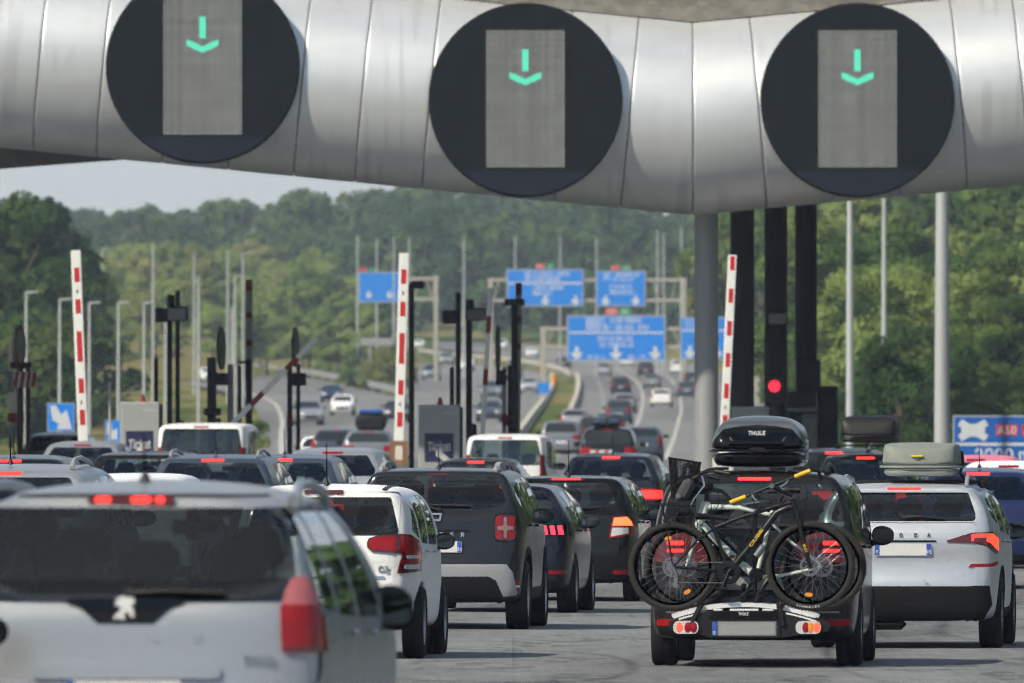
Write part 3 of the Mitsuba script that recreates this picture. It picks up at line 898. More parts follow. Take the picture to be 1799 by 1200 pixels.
# the dense dark trees at the left edge
for px, d, h in ((-60, 950, 15.5), (8, 900, 15.5), (52, 990, 13.5), (92, 1060, 13.0), (-20, 1040, 16), (30, 1120, 16), (118, 1150, 12.0), (-130, 980, 16), (75, 820, 7.5), (20, 800, 8.5), (120, 900, 6.5), (165, 980, 6.0)):
    tree('broad' if h > 9 else 'bush', px, d, h, 'leaves_dark', 'dark_tree', 'dense dark green tree' if h > 9 else 'low dark green tree', 'dark trees at the left edge', rank='in the dark group at the left edge')
# pale green trees climbing the left slope, rank behind rank
for d, h0, h1, step, lo, hi in ((1500, 5.5, 8.0, 52, 165, 640), (1620, 8, 10.5, 58, 120, 665), (1760, 9, 12, 56, 100, 650), (1900, 10, 13, 54, 90, 640), (2060, 11, 14, 54, 60, 600)):
    for px in np.arange(lo, hi, step):
        q = px + tr.uniform(-14, 14)
        low = 0.62 if d < 1600 and q < 330 else 1.0
        tree(('broad', 'tall', 'broad')[int(tr.integers(3))], q, d + tr.uniform(-45, 45), tr.uniform(h0, h1) * low, ('leaves_light', 'leaves_light', 'leaves_mid')[int(tr.integers(3))], 'slope_tree',
             'pale green tree on the left slope', 'trees on the left slope', rank={1500: 'lowest rank', 1620: 'second rank up', 1760: 'third rank up', 1900: 'fourth rank up', 2060: 'topmost rank'}[d])
# trees right of the gates
for d, h0, h1, step, lo, hi in ((640, 4.0, 6.5, 62, 1560, 1990), (760, 7, 10, 62, 1450, 2000), (900, 11, 14, 60, 1440, 2000), (1060, 14, 18, 58, 1380, 2000), (1250, 17, 21, 60, 1330, 2000)):
    for px in np.arange(lo, hi, step):
        tree('fine' if d < 1000 else ('broad', 'tall')[int(tr.integers(2))], px + tr.uniform(-18, 18), d + tr.uniform(-35, 35), tr.uniform(h0, h1), ('leaves_mid', 'leaves_light', 'leaves_dark', 'leaves_mid')[int(tr.integers(4))] if d > 700 else 'leaves_dark', 'roadside_tree',
             'green tree right of the toll gates', 'trees right of the gates', rank={640: 'front rank', 760: 'second rank', 900: 'third rank', 1060: 'fourth rank', 1250: 'rearmost rank'}[d])
for px, d, h in ((1515, 600, 3.2), (1545, 590, 4.6), (1585, 575, 5.2), (1630, 585, 5.0), (1670, 600, 4.5)):
    tree('bush', px, d, h, 'leaves_dark', 'dark_bush', 'dark green bush beside the lamp posts', 'dark bushes right of the gates', rank='in the row of five')
for px, d, h in ((660, 1330, 3.6), (690, 1320, 4.0), (712, 1330, 3.4), (632, 1360, 3.2), (676, 1400, 5.5)):
    tree('bush', px, d, h, 'leaves_mid', 'verge_bush', 'green bush on the left island', 'bushes on the island', rank='in the clump of five')
for px, d, h in ((448, 760, 1.6), (455, 720, 1.2), (440, 800, 1.4)):
    tree('bush', px, d, h, 'leaves_light', 'yellow_bush', 'low yellowish bush by the left carriageway', 'low bushes by the left carriageway', rank='in the clump of three')
# the far wood on the ridge reads as one mass
Vs, Fs, k0 = [], [], 0
fr = np.random.default_rng(17)
protos = [crown(200 + i, 15, 5.2, 900, 1.35, lumps=18, base=.1)[:2] for i in range(4)]
for d in (2150, 2260, 2380, 2520, 2680, 2850, 3050):
    for px in np.arange(-420, 2250, 44 if d < 2500 else 38):
        q, dd = px + fr.uniform(-14, 14), d + fr.uniform(-60, 60)
        if d < 2250 and not (600 < q < 1400): continue
        V, F = protos[int(fr.integers(4))]
        s = fr.uniform(.85, 1.22) * (1.2 if 530 < q < 1100 else .98)
        a = fr.uniform(0, 6.28)
        X = lat(q, dd)
        R = np.array([[math.cos(a), -math.sin(a), 0], [math.sin(a), math.cos(a), 0], [0, 0, 1]])
        Vs.append((V * s) @ R.T + (X, dd, float(terrain(X, dd)) - .5)); Fs.append(F + k0); k0 += len(V)
# unseen trees out of view; those right and behind are placed to darken car reflections
for n_, x0, x1, y0, y1 in ((34, 33, 56, 110, 430), (70, 50, 135, 150, 760), (40, -170, -85, 120, 700), (60, -170, 170, -190, -90)):
    for _ in range(n_):
        V, F = protos[int(fr.integers(4))]
        s, a = fr.uniform(.9, 1.25) * (1.35 if x1 == 56 else 1.0), fr.uniform(0, 6.28)
        X, dd = fr.uniform(x0, x1), fr.uniform(y0, y1)
        R = np.array([[math.cos(a), -math.sin(a), 0], [math.sin(a), math.cos(a), 0], [0, 0, 1]])
        Vs.append((V * s) @ R.T + (X, dd, float(terrain(X, dd)) - .5)); Fs.append(F + k0); k0 += len(V)
single('forest', (np.vstack(Vs), np.vstack(Fs)), 'leaves_far', 'dark green wood covering the far ridge, plus unseen trees that darken car reflections', 'forest', kind='stuff')
rank_labels()
# ================================================================ the toll canopy, its lane signs and columns
DT = 295.0
KS = DT / 205.0
ST = FPX / DT
def metal_colour(p, n, uv):
    s = noise(p.x * 9.0, p.y * 2.0, p.z * 0.7)
    g = fbm(p.x * 0.8, p.y * 0.8, p.z * 2.5, octaves=3)
    k = smoothstep(0.62, 0.80, noise(p.x * 7.0, 4.0, p.z * 0.45)) * smoothstep(0.4, 0.7, noise(p.x * 1.3, 6.0, p.z * 0.8))
    v = 0.81 - 0.10 * k + 0.03 * (s - 0.5) + 0.12 * (g - 0.5)
    return mi.Color3f(v * 0.968, v, v * 1.03)
def metal_rough(p, n, uv):
    return mi.Float(0.42) + 0.03 * (noise(p.x * 1.1, p.y, p.z * 30.0) - 0.5)
M('canopy_metal', {'type': 'principled', 'base_color': proc(metal_colour), 'metallic': 0.58, 'roughness': proc(metal_rough), 'specular': 0.5})
def fascia_colour(p, n, uv):
    f = fbm(p.x * 3.0, p.y * 1.0, p.z * 5.0, octaves=4)
    l = smoothstep(0.56, 0.70, fbm(p.x * 9.0, p.y, p.z * 9.0, octaves=3))
    return mix(mix((0.15, 0.14, 0.125), (0.21, 0.20, 0.18), smoothstep(.3, .7, f)), (0.29, 0.27, 0.20), l * .5)
M('weathered_fascia', {'type': 'principled', 'base_color': proc(fascia_colour), 'roughness': 0.9})
principled('seam_dark', (0.03, 0.03, 0.03), 0.8)
principled('roof_underside', (0.20, 0.19, 0.18), 0.85)
principled('sign_black', (0.007, 0.010, 0.013), 0.4, spec=0.3)
principled('sign_navy', (0.014, 0.019, 0.032), 0.4, spec=0.3)
def led_panel_colour(p, n, uv):
    gx_ = dr.abs(p.x * 27.0 - dr.floor(p.x * 27.0) - 0.5)
    gz_ = dr.abs(p.z * 27.0 - dr.floor(p.z * 27.0) - 0.5)
    dot = smoothstep(0.46, 0.22, dr.maximum(gx_, gz_))
    blk = noise(dr.floor(p.x * 3.4) * 3.7, 1.0, dr.floor(p.z * 3.4) * 2.3)
    v = (0.10 + 0.15 * dot) * (0.92 + 0.16 * blk) * (0.84 + 0.32 * cell_rand(p.x * 27.0, 3.0, 1.0)) * (0.90 + 0.20 * cell_rand(p.z * 27.0, 5.0, 2.0))
    return mi.Color3f(v * .95, v, v * 1.02)
M('led_panel', {'type': 'principled', 'base_color': proc(led_panel_colour), 'roughness': 0.5, 'specular': 0.4})
principled('led_green', (0.05, 0.45, 0.33), 0.4)

RT = 1.39 * KS
SL, SR = 0.098, 0.092
VX = lat(1216, DT)
def axis_z(x):
    zc = hgt(208, DT)
    return zc + np.where(x < VX, (VX - x) * SL, (x - VX) * SR)
canopy = thing('toll_canopy', 'brushed metal toll canopy with a fat zigzag tube beam', 'canopy')
def ring_at(x, side, r, n=56):
    """A ring of the tube, square to its axis (or in the upright mitre plane at the valley)."""
    a = np.arange(n) * 2 * np.pi / n
    sl = -SL if side < 0 else SR
    t = np.array([1, 0, sl]) / math.hypot(1, sl)
    up = np.array([-t[2], 0, t[0]])
    c = np.array([x, DT, float(axis_z(x))])
    P = c + r * (np.cos(a)[:, None] * np.array([0, -1, 0]) + np.sin(a)[:, None] * up)
    if abs(x - VX) < 1e-6:
        P = P + t * ((VX - P[:, 0]) / t[0])[:, None]
    return P, t
def clad(x0, x1, side):
    n = 56
    rings = []
    L_ = x1 - x0
    for f, dr_ in ((0, -.030), (0.004 / L_, -.012), (.016 / L_, -.002), (.05 / L_, 0), (.5, .004), (1 - .05 / L_, 0), (1 - .016 / L_, -.002), (1 - .004 / L_, -.012), (1, -.030)):
        a0, t = ring_at(x0, side, RT + dr_)
        a1, _ = ring_at(x1, side, RT + dr_)
        g = .006
        f2 = (g + f * (L_ - 2 * g)) / L_
        rings.append(a0 * (1 - f2) + a1 * f2)
    V = np.vstack(rings)
    i = np.arange(n)
    F = []
    for k in range(len(rings) - 1):
        a, b = k * n, (k + 1) * n
        F += [np.stack([a + i, a + (i + 1) % n, b + (i + 1) % n], 1), np.stack([a + i, b + (i + 1) % n, b + i], 1)]
    m = trimesh.Trimesh(V, np.vstack(F), process=False)
    if (m.face_normals * (m.triangles_center - np.array([0, DT, 0]) - np.stack([m.triangles_center[:, 0], 0 * i[0] + np.zeros(len(m.faces)), axis_z(m.triangles_center[:, 0])], -1))).sum() < 0:
        m.faces = m.faces[:, ::-1]
    return m
sx_ = lambda p: float(lat(p, DT))
seams = [-1000, -890, -660, -552, -443, -335, -230, -32, 76, 187, 302, 418, 533, 640, 758, 874, 990, 1106, 1216]
for a, b in zip(seams[:-1], seams[1:]):
    part(canopy, 'cladding_panel', clad(sx_(a), VX if b == 1216 else sx_(b), -1), 'canopy_metal', smooth=50)
seams = [1216, 1331, 1448, 1565, 1682, 1790, 1898, 2010, 2125, 2240, 2350, 2460, 2570, 2700]
for a, b in zip(seams[:-1], seams[1:]):
    part(canopy, 'cladding_panel', clad(VX if a == 1216 else sx_(a), sx_(b), 1), 'canopy_metal', smooth=50)
def axis_pts(p0, p1, off=0.0):
    return [(sx_(p0), DT + off, float(axis_z(sx_(p0)))), (VX, DT + off, float(axis_z(VX))), (sx_(p1), DT + off, float(axis_z(sx_(p1))))]
part(canopy, 'inner_tube', tube(axis_pts(-1000, 2700), RT - .045, 32), 'seam_dark', smooth=40)
# weathered fascia on the tube and the folded roof behind it
xL, xR = sx_(-1000), sx_(2700)
def fascia(xa, xb):
    za, zb = float(axis_z(xa)), float(axis_z(xb))
    lo, hi = RT - .012, RT + 1.8
    q = np.array([(xa, za + lo), (xb, zb + lo), (xb, zb + hi), (xa, za + hi)])
    V = np.vstack([np.column_stack([q[:, 0], np.full(4, y), q[:, 1]]) for y in (DT - .42, DT + .30)])
    F = [[0, 1, 2], [0, 2, 3], [5, 4, 7], [5, 7, 6], [4, 5, 1], [4, 1, 0], [3, 2, 6], [3, 6, 7], [4, 0, 3], [4, 3, 7], [1, 5, 6], [1, 6, 2]]
    return trimesh.Trimesh(V, F, process=False)
part(canopy, 'fascia', fascia(xL, VX), 'weathered_fascia')
part(canopy, 'fascia', fascia(VX, xR), 'weathered_fascia')
yb = DT + 38
zr = lambda x: hgt(297, yb) + (x - lat(0, yb)) * 0.075 if x < 9 else hgt(297, yb) + (9 - lat(0, yb)) * 0.075 - (x - 9) * .06
def roof_slab(xs_, th=.35):
    front = [(x, DT + .32, float(axis_z(x)) + 1.1) for x in xs_]
    back = [(x, yb, zr(x)) for x in xs_]
    V, F = [], []
    for (a, b) in zip(front, back):
        V += [a, b, (b[0], b[1], b[2] + th), (a[0], a[1], a[2] + th)]
    for k in range(len(xs_) - 1):
        o = 4 * k
        for j in range(4):
            p, q = o + j, o + (j + 1) % 4
            F += [[p, q, q + 4], [p, q + 4, p + 4]]
    e = 4 * (len(xs_) - 1)
    F += [[0, 2, 1], [0, 3, 2], [e, e + 1, e + 2], [e, e + 2, e + 3]]
    m = trimesh.Trimesh(V, F, process=False)
    m.fix_normals()
    return m
part(canopy, 'roof_slab', roof_slab([xL, -11.5, -4.3, VX, 9.0, xR]), 'roof_underside')
def column(px, d, r, mat, label):
    x = lat(px, d)
    k = thing('canopy_column', label, 'column', None)
    z0 = float(gz(x, d))
    top = float(axis_z(x)) + (-RT * .9 if d < DT + 3 else 1.0)
    part(k, 'shaft', lathe([(0, 0), (r, 0), (r, top - z0), (0, top - z0)], 36, 'z').apply_translation((x, d, z0)), mat, smooth=40)
    part(k, 'collar', lathe([(r, .2), (r + .02, .2), (r + .02, .26), (r, .26), (r, .2)], 36, 'z').apply_translation((x, d, z0 + 3.55)), mat, smooth=40)
principled('column_grey', (0.33, 0.34, 0.35), 0.5, 0.25)
principled('column_dark_shaded', (0.032, 0.032, 0.034), 0.6, spec=.3)  # canopy shade put into the colour of the rear columns; dark posts share it
column(1241, DT + 1.2, .172 * KS, 'column_grey', 'pale grey round column under the valley of the canopy')
column(1304, DT + 9, .178 * KS, 'column_dark_shaded', 'first dark column right of the pale grey column')
column(1363, DT + 18, .176 * KS, 'column_dark_shaded', 'middle dark column behind the red signal')
column(1416, DT + 27, .174 * KS, 'column_dark_shaded', 'rightmost dark column behind the toll booth')

def lane_sign(cx, cy, where, band):
    k = thing('lane_sign', f'round black lane sign with green down arrow, {where}', 'lane sign', None)
    R = 169.5 / ST
    x, z = sx_(cx), float(hgt(cy, DT))
    y = DT - RT - .22
    disc = lathe([(0, 0), (R - .03, 0), (R, .03), (R, .75), (R - .04, 1.8), (0, 1.8)], 72, 'y').apply_transform(np.diag([1.0, 1, 1, 1]))
    part(k, 'drum', disc.apply_translation((x, y, z)), 'sign_black', smooth=35)
    w, h = 137 / ST, 239 / ST
    pz = z + (2 if band else 0) / ST
    part(k, 'panel_frame', extrude_xz(sg.box(-w / 2 - .05, -h / 2 - .05, w / 2 + .05, h / 2 + .05).difference(sg.box(-w / 2, -h / 2, w / 2, h / 2)), -.035, .01).apply_translation((x, y, pz)), 'sign_black')
    part(k, 'display_panel', box(x - w / 2, x + w / 2, y - .02, y + .01, pz - h / 2, pz + h / 2), 'led_panel')
    # lit diodes of the arrow: one small square each
    u = 1.0 / ST
    stem = sg.box(-5.0 * u, -18.5 * u, 5.0 * u, 19 * u)
    chev = sg.Polygon([(-28 * u, 0), (-28 * u, -12 * u), (0, -24 * u), (28 * u, -12 * u), (28 * u, 0), (0, -12.5 * u)])
    stem = shapely.affinity.translate(stem, 0, 26 * u)
    chev = shapely.affinity.translate(chev, 0, 8 * u - 1.5 * u)
    p = .0182 * KS
    for nm, shape in (('arrow_stem', stem), ('arrow_head', chev)):
        ms = [box(a, a + p * .80, -.032, -.018, b, b + p * .80) for a in np.arange(-30 * u, 30 * u, p) for b in np.arange(-26 * u, 50 * u, p) if shape.contains(sg.Point(a + p / 2, b + p / 2))]
        part(k, nm, cat(ms).apply_translation((x, y, pz + 41 * u)), 'led_green', emit=(0.014, 0.23, 0.14), kind='stuff')
    bw = 1.05 * R
    seg = sg.Point(0, 0).buffer(R - .035, quad_segs=24).intersection(sg.box(-9, -9, 9, -124 / ST))
    part(k, 'lower_visor', extrude_xz(seg, -.05, .01).apply_translation((x, y, z)), 'sign_navy')
    part(k, 'visor_ledge', box(x - w / 2, x + w / 2, y - .04, y + .01, z - 133 / ST, z - 121 / ST), 'sign_black')
import shapely.affinity
lane_sign(360, 121, 'leftmost of the three', False)
lane_sign(923, 180, 'middle one of the three', True)
lane_sign(1502, 180, 'rightmost of the three', True)

# ---------------------------------------------------------------- gates
def stripes_arm(name, label, top, bot, d, w, stripes, marks, mat='white_paint', red='red_paint', th=.05, inset=.26, bracket=True, group=None):
    """A raised barrier arm between two spots of the picture plane at distance d; stripes given by their heights there."""
    k = thing(name, label, 'barrier', group)
    A, B = at(*bot, d), at(*top, d)
    L_ = np.linalg.norm(B - A)
    ux = (B - A) / L_
    def put(m):   # local x across, y thickness, z along the arm
        R = np.eye(4)
        sidev = np.array([ux[2], 0, -ux[0]]); sidev /= np.linalg.norm(sidev)
        R[:3, 0], R[:3, 1], R[:3, 2], R[:3, 3] = sidev, np.cross(ux, sidev), ux, A
        m = m.copy(); m.apply_transform(R); return m
    part(k, 'arm', put(box(-w / 2, w / 2, -th / 2, th / 2, -.25, L_, .012)), mat, smooth=30)
    s = FPX / d
    along = lambda py: (bot[1] - py) / (bot[1] - top[1]) * L_
    for a, b in stripes:
        part(k, 'red_stripe', put(box(-w / 2 + w * inset, w / 2 - w * inset * .75, -th / 2 - .004, th / 2 + .004, along(b), along(a))), red)
    for a in marks:
        part(k, 'reflector_mark', put(box(-w * .16, w * .16, -th / 2 - .007, th / 2, along(a) - .05, along(a) + .05, .02)), 'dark_plastic')
    return k, put, A, w
principled('rust', (0.22, 0.12, 0.06), 0.8)
principled('stained_white', (0.62, 0.59, 0.52), 0.7)
def pivot(k, put, w, rust):
    ring = sg.box(-w * .75, -.2, w * .75, .23).buffer(.03)
    hole = sg.box(-w * .22, -.10, w * .22, .13).buffer(.03)
    part(k, 'pivot_plate', put(extrude_xz(ring.difference(hole), -.06, -.035)), 'rust' if rust else 'stained_white')
    part(k, 'pivot_insert', put(extrude_xz(hole, -.045, -.03)), 'stained_white')
r1 = stripes_arm('toll_barrier', 'raised white barrier arm with red stripes, the leftmost one', (133, 440), (147, 797), DT - 5, .142 * KS, [(470, 496), (526, 551), (582, 636), (665, 691), (720, 747)], [512, 707])
pivot(r1[0], r1[1], .142 * KS, False)
r2 = stripes_arm('toll_barrier', 'raised white barrier arm with red stripes and rusty foot, left of the middle ticket machine', (710, 445), (700.5, 797), DT - 5, .142 * KS, [(473, 499), (530, 556), (585, 639), (668, 694), (724, 750)], [515, 710])
pivot(r2[0], r2[1], .142 * KS, True)
r3 = stripes_arm('toll_barrier', 'raised white barrier arm with short red stripes in front of the dark columns', (1287, 448), (1271, 790), DT - 5, .125 * KS, [(450, 475), (507, 532), (564, 590), (620, 645), (674, 700), (729, 752)], [519, 716])
def cabinet_under(px, py, d, w, h, label):
    x, z = lat(px, d), hgt(py, d)
    k = thing('barrier_cabinet', label, 'barrier cabinet')
    z0 = float(gz(x, d)) + .15
    part(k, 'housing', box(x - w / 2, x + w / 2, d + .06, d + .06 + w, z0, z, .02), 'stained_white', smooth=30)
    part(k, 'cap', box(x - w / 2 - .02, x + w / 2 + .02, d + .04, d + .08 + w, z + .003, z + .03), 'dark_plastic')
    part(k, 'plinth', box(x - w / 2 - .1, x + w / 2 + .1, d - .05, d + .2 + w, z0 - .3, z0 - .002), 'barrier_concrete')
cabinet_under(148, 803, DT - 5, .43, 1.2, 'barrier cabinet under the leftmost white arm')
cabinet_under(700, 803, DT - 5, .43, 1.2, 'barrier cabinet under the arm left of the middle ticket machine')
cabinet_under(1271, 803, DT - 5, .43, 1.2, 'barrier cabinet under the arm before the dark columns')
principled('arm_grey', (0.42, 0.42, 0.415), 0.6)
stripes_arm('toll_barrier', 'upright grey barrier arm with dull red tip left of the slanting arm', (437.5, 491), (437.5, 800), DT + 22, .10 * KS, [(491, 511), (549, 559), (597, 608)], [], 'arm_grey', 'dull_red', inset=-.02)
stripes_arm('toll_barrier', 'slanting pale barrier arm with two dull red bands', (557, 594), (396, 757), DT + 5, .075 * KS, [(629, 649), (690, 712)], [], 'white_paint', 'dull_red', inset=-.04)
stripes_arm('toll_barrier', 'thin leaning pale barrier arm with two red bands right of the middle ticket machine', (862, 506), (846, 790), DT + 5, .07 * KS, [(556, 585), (648, 677)], [], 'white_paint', 'dull_red', inset=-.04)
stripes_arm('toll_barrier', 'grey barrier arm with dull red tip behind the T-headed post', (911.5, 497), (908, 790), DT + 18, .095 * KS, [(497, 519), (556, 567), (603, 614)], [], 'arm_grey', 'dull_red', inset=-.02)

def post(k, px, y0, y1, w, d, name='post', mat='column_dark_shaded', sq=True):
    """An upright of w px width from picture height y0 (top) to y1, or down to the island when y1 is None."""
    x, s = lat(px, d), FPX / d
    zt = hgt(y0, d)
    zb = float(gz(x, d)) if y1 is None else hgt(y1, d)
    h = w / s / 2
    m = box(x - h, x + h, d - h, d + h, zb, zt, .015) if sq else tube([(x, d, zb), (x, d, zt)], h, 12)
    part(k, name, m, mat, smooth=30)
def slab(k, px0, px1, y0, y1, d, dep, name, mat, bev=.02):
    part(k, name, box(lat(px0, d), lat(px1, d), d, d + dep, hgt(y1, d), hgt(y0, d), bev), mat, smooth=30)
def edge_disc(k, px, y0, y1, wpx, d, name, mat, rim=None):
    """A round sign seen almost edge on."""
    s = FPX / d
    r = (y1 - y0) / 2 / s
    m = lathe([(0, -.02), (r, -.02), (r, .02), (0, .02)], 40, 'y')
    ang = math.acos(min(1, wpx / s / (2 * r)))
    part(k, name, moved(m, lat(px, d), d, hgt((y0 + y1) / 2, d), rz=ang), mat, smooth=35)
    if rim:
        m2 = lathe([(r * .80, -.026), (r, -.026), (r, .026), (r * .80, .026), (r * .80, -.026)], 40, 'y')
        part(k, name + '_rim', moved(m2, lat(px, d), d, hgt((y0 + y1) / 2, d), rz=ang), rim, smooth=35)
DP = DT + 15
k = thing('gate_post', 'dark posts with an oval-looking red sign and a red and white chevron board, far left', 'gate post')
post(k, 35, 640, None, 10, DP); post(k, 49, 640, None, 8.5, DP + .4)
edge_disc(k, 34, 571, 646, 17, DP - .1, 'round_sign', 'column_grey', 'dull_red')
slab(k, 24, 62, 653, 681, DP - .25, .03, 'chevron_board', 'stained_white')
for q in (27, 38, 49, 58):
    part(k, 'chevron_stripe', extrude_xz([(-.05, -.17), (.03, -.17), (.08, .17), (0, .17)], 0, .008).apply_translation((lat(q, DP - .26), DP - .262, hgt(667, DP - .26))), 'dull_red')
slab(k, 14, 42, 689, 722, DP + .5, .03, 'lower_board', 'stained_white'); slab(k, 13, 43, 725, 742, DP + .49, .03, 'lower_band', 'dull_red')
slab(k, 17, 55, 636, 648, DP, .1, 'bracket', 'column_dark_shaded')
k = thing('gate_post', 'dark twin posts carrying a wide camera box above the left ticket machine', 'gate post')
post(k, 298, 520, None, 9, DP); post(k, 312, 510, None, 8, DP + .5); post(k, 274, 629, None, 8, DP)
slab(k, 273, 300, 541, 566, DP - .3, .25, 'camera_box', 'black_plastic'); slab(k, 293, 330, 538, 564, DP - .35, .3, 'signal_box', 'black_plastic')
slab(k, 295, 326, 542, 562, DP - .36, .02, 'box_front', 'column_grey', 0); slab(k, 294, 307, 518, 540, DP - .1, .1, 'box_top', 'black_plastic')
slab(k, 316, 323, 738, 760, DP, .15, 'junction_box', 'black_plastic', .03)
k = thing('gate_post', 'thick dark post with an edge-on round sign between left ticket machine and upright arm', 'gate post')
post(k, 372, 628, None, 16, DP); edge_disc(k, 389, 574, 650, 13, DP, 'round_sign', 'black_plastic'); slab(k, 378, 402, 655, 677, DP, .1, 'bracket', 'black_plastic')
slab(k, 358, 388, 717, 730, DP - .2, .2, 'clamp', 'black_plastic'); slab(k, 380, 388, 735, 757, DP - .1, .15, 'junction_box', 'black_plastic', .03)
post(k, 405, 640, None, 11, DP + 1, mat='arm_grey'); post(k, 421, 642, None, 7, DP + 1.3)
slab(k, 417, 440, 634, 639, DP + 1, .06, 'crossbar', 'black_plastic'); post(k, 437, 630, None, 11, DP + 1.5)
k = thing('gate_post', 'pair of dark posts with a small box behind the slanting arm', 'gate post')
post(k, 509, 640, None, 9, DT + 25); post(k, 524, 640, None, 7, DT + 25.3); edge_disc(k, 519, 575, 645, 11, DT + 25, 'round_sign', 'black_plastic')
slab(k, 513, 538, 655, 678, DT + 24.8, .1, 'box', 'column_dark_shaded')
slab(k, 504, 514, 728, 750, DT + 24.7, .03, 'red_band', 'dull_red', 0)
k = thing('lamp_post', 'dark lamp post with a short flat head beside the middle white barrier arm', 'lamp post')
post(k, 723, 500, None, 9.5, DT + 8, sq=False, mat='column_dark_shaded'); slab(k, 719, 745, 494, 507, DT + 7.8, .3, 'lamp_head', 'black_plastic', .04)
k = thing('gate_post', 'two dark posts with dark boxes at the top above the middle ticket machine', 'gate post')
post(k, 805, 514, None, 9, DP); post(k, 794, 645, None, 8, DP + .3); slab(k, 777, 803, 545, 569, DP - .2, .2, 'camera_box', 'black_plastic', .03)
post(k, 824, 527, None, 11, DP + .8); slab(k, 817, 833, 526, 545, DP + .5, .15, 'box_top', 'black_plastic'); slab(k, 817, 853, 541, 563, DP + .4, .3, 'signal_box', 'black_plastic'); slab(k, 820, 851, 544, 561, DP + .39, .02, 'box_front', 'arm_grey', 0)
slab(k, 820, 838, 744, 774, DP + .4, .2, 'junction_box', 'black_plastic', .04)
k = thing('gate_post', 'T-headed dark post behind the white high-roofed car', 'gate post')
post(k, 904, 537, None, 12, DP); slab(k, 886, 922, 525, 537, DP - .15, .25, 't_head', 'black_plastic', .02); edge_disc(k, 875, 572, 655, 7, DP, 'round_sign', 'black_plastic')
slab(k, 871, 890, 650, 677, DP, .12, 'bracket', 'black_plastic'); post(k, 886, 645, None, 8, DP + .6, mat='arm_grey'); post(k, 896, 642, None, 9, DP + .8); slab(k, 882, 892, 728, 748, DP - .1, .03, 'red_band', 'dull_red', 0)

# ---------------------------------------------------------------- ticket machines
principled('machine_grey', (0.33, 0.345, 0.345), 0.5)
principled('ticket_navy', (0.018, 0.022, 0.075), 0.45)
def ticket_machine(px0, px1, y0, d, sign, label, beacon, y1=None):
    k = thing('ticket_machine', label, 'ticket machine')
    x0, x1, zt = lat(px0, d), lat(px1, d), hgt(y0, d)
    zb = float(gz((x0 + x1) / 2, d)) + .12
    part(k, 'cabinet', box(x0, x1, d, d + .55, zb, zt, .02), 'machine_grey', smooth=30)
    part(k, 'plinth', box(x0 - .2, x1 + .2, d - .2, d + .8, zb - .3, zb - .002), 'barrier_concrete')
    part(k, 'door_rim', extrude_xz(sg.box(x0 + .02, zb + .05, x1 - .02, zt - .02).difference(sg.box(x0 + .035, zb + .065, x1 - .035, zt - .035)), d - .006, d + .002), 'arm_grey')
    part(k, 'side_frame', box(x1 + .004, x1 + .06, d + .05, d + .5, zb, zt - .05), 'dark_plastic')
    if sign:
        a, b, c_, e = sign
        s = FPX / d
        xa, xb, za, ze = lat(a, d), lat(b, d), hgt(e, d), hgt(c_, d)
        part(k, 'sign', box(xa, xb, d - .025, d - .002, za, ze), 'ticket_navy')
        part(k, 'lettering', text_xz('Ticket', .18, .004, width=(xb - xa) * .80).apply_translation(((xa + xb) / 2, d - .0295, ze - .28)), 'plate_white')
        hand = sg.Polygon([(-.13, .14), (-.03, .19), (.03, .10), (.17, -.03), (.13, -.12), (.03, -.06), (-.04, .0), (-.13, .04)])
        part(k, 'ticket_symbol', extrude_xz(hand, 0, .004).apply_translation(((xa + xb) / 2 + .06, d - .0295, ze - .52)), 'plate_white')
    if beacon:
        part(k, 'beacon', lathe([(0, .16), (.03, .15), (.07, .0), (0, 0)], 14, 'z').apply_translation((lat(beacon, d), d + .2, zt)), 'dull_red', smooth=40)
    part(k, 'maker_plate', box(x1 - .34, x1 - .06, d - .005, d + .001, zt - .19, zt - .15), 'arm_grey')
ticket_machine(211, 280, 706, DT + 3, (221, 270, 757, 806), 'grey ticket machine with a navy Ticket sign, left one behind the white van', 250)
ticket_machine(735, 808, 711, DT + 3, (746, 797, 761, 812), 'grey ticket machine with a navy Ticket sign, right of the middle barrier arm', 773)
ticket_machine(1286, 1352, 714, DT + 3, None, 'grey ticket machine half hidden behind the black roof box below the red signal', None)
k = thing('warning_post', 'thin grey post left of the left ticket machine', 'post')
post(k, 193, 670, None, 4, DT + 4, mat='arm_grey')

# ---------------------------------------------------------------- toll booth and signal at the right
k = thing('toll_booth', 'dark toll booth with grey door behind the columns', 'toll booth')
slab(k, 1398, 1442, 632, 690, DT + 21.00, 1.2, 'roof_hood', 'black_plastic'); slab(k, 1384, 1434, 688, 822, DT + 20.00, 1.6, 'cabin', 'column_dark_shaded')
slab(k, 1436, 1472, 678, 822, DT + 21.00, 1.8, 'side_wing', 'black_plastic'); slab(k, 1409, 1436, 727, 822, DT + 19.90, .06, 'door', 'column_grey'); slab(k, 1415, 1434, 735, 822, DT + 19.85, .03, 'door_window', 'arm_grey')
slab(k, 1386, 1406, 735, 760, DT + 19.90, .04, 'hatch', 'black_plastic'); slab(k, 1384, 1436, 716, 724, DT + 19.85, .04, 'sill', 'arm_grey')
k = thing('signal', 'red traffic signal in a black housing before the middle dark column', 'traffic signal')
slab(k, 1343, 1379, 658, 708, DT + 2.5, .18, 'housing', 'black_plastic', .04)
part(k, 'post', tube([(lat(1361, DT + 2.7), DT + 2.7, 0.1), (lat(1361, DT + 2.7), DT + 2.7, hgt(700, DT + 2.7))], .085, 12), 'column_dark_shaded', smooth=40)
part(k, 'red_lamp', lathe([(0, -.05), (.085, -.035), (.122, 0), (.122, .02), (0, .02)], 28, 'y').apply_translation((lat(1360.5, DT + 2.4), DT + 2.44, hgt(678.5, DT + 2.4))), 'lens_lit', smooth=50, emit=(.62, .010, .026))
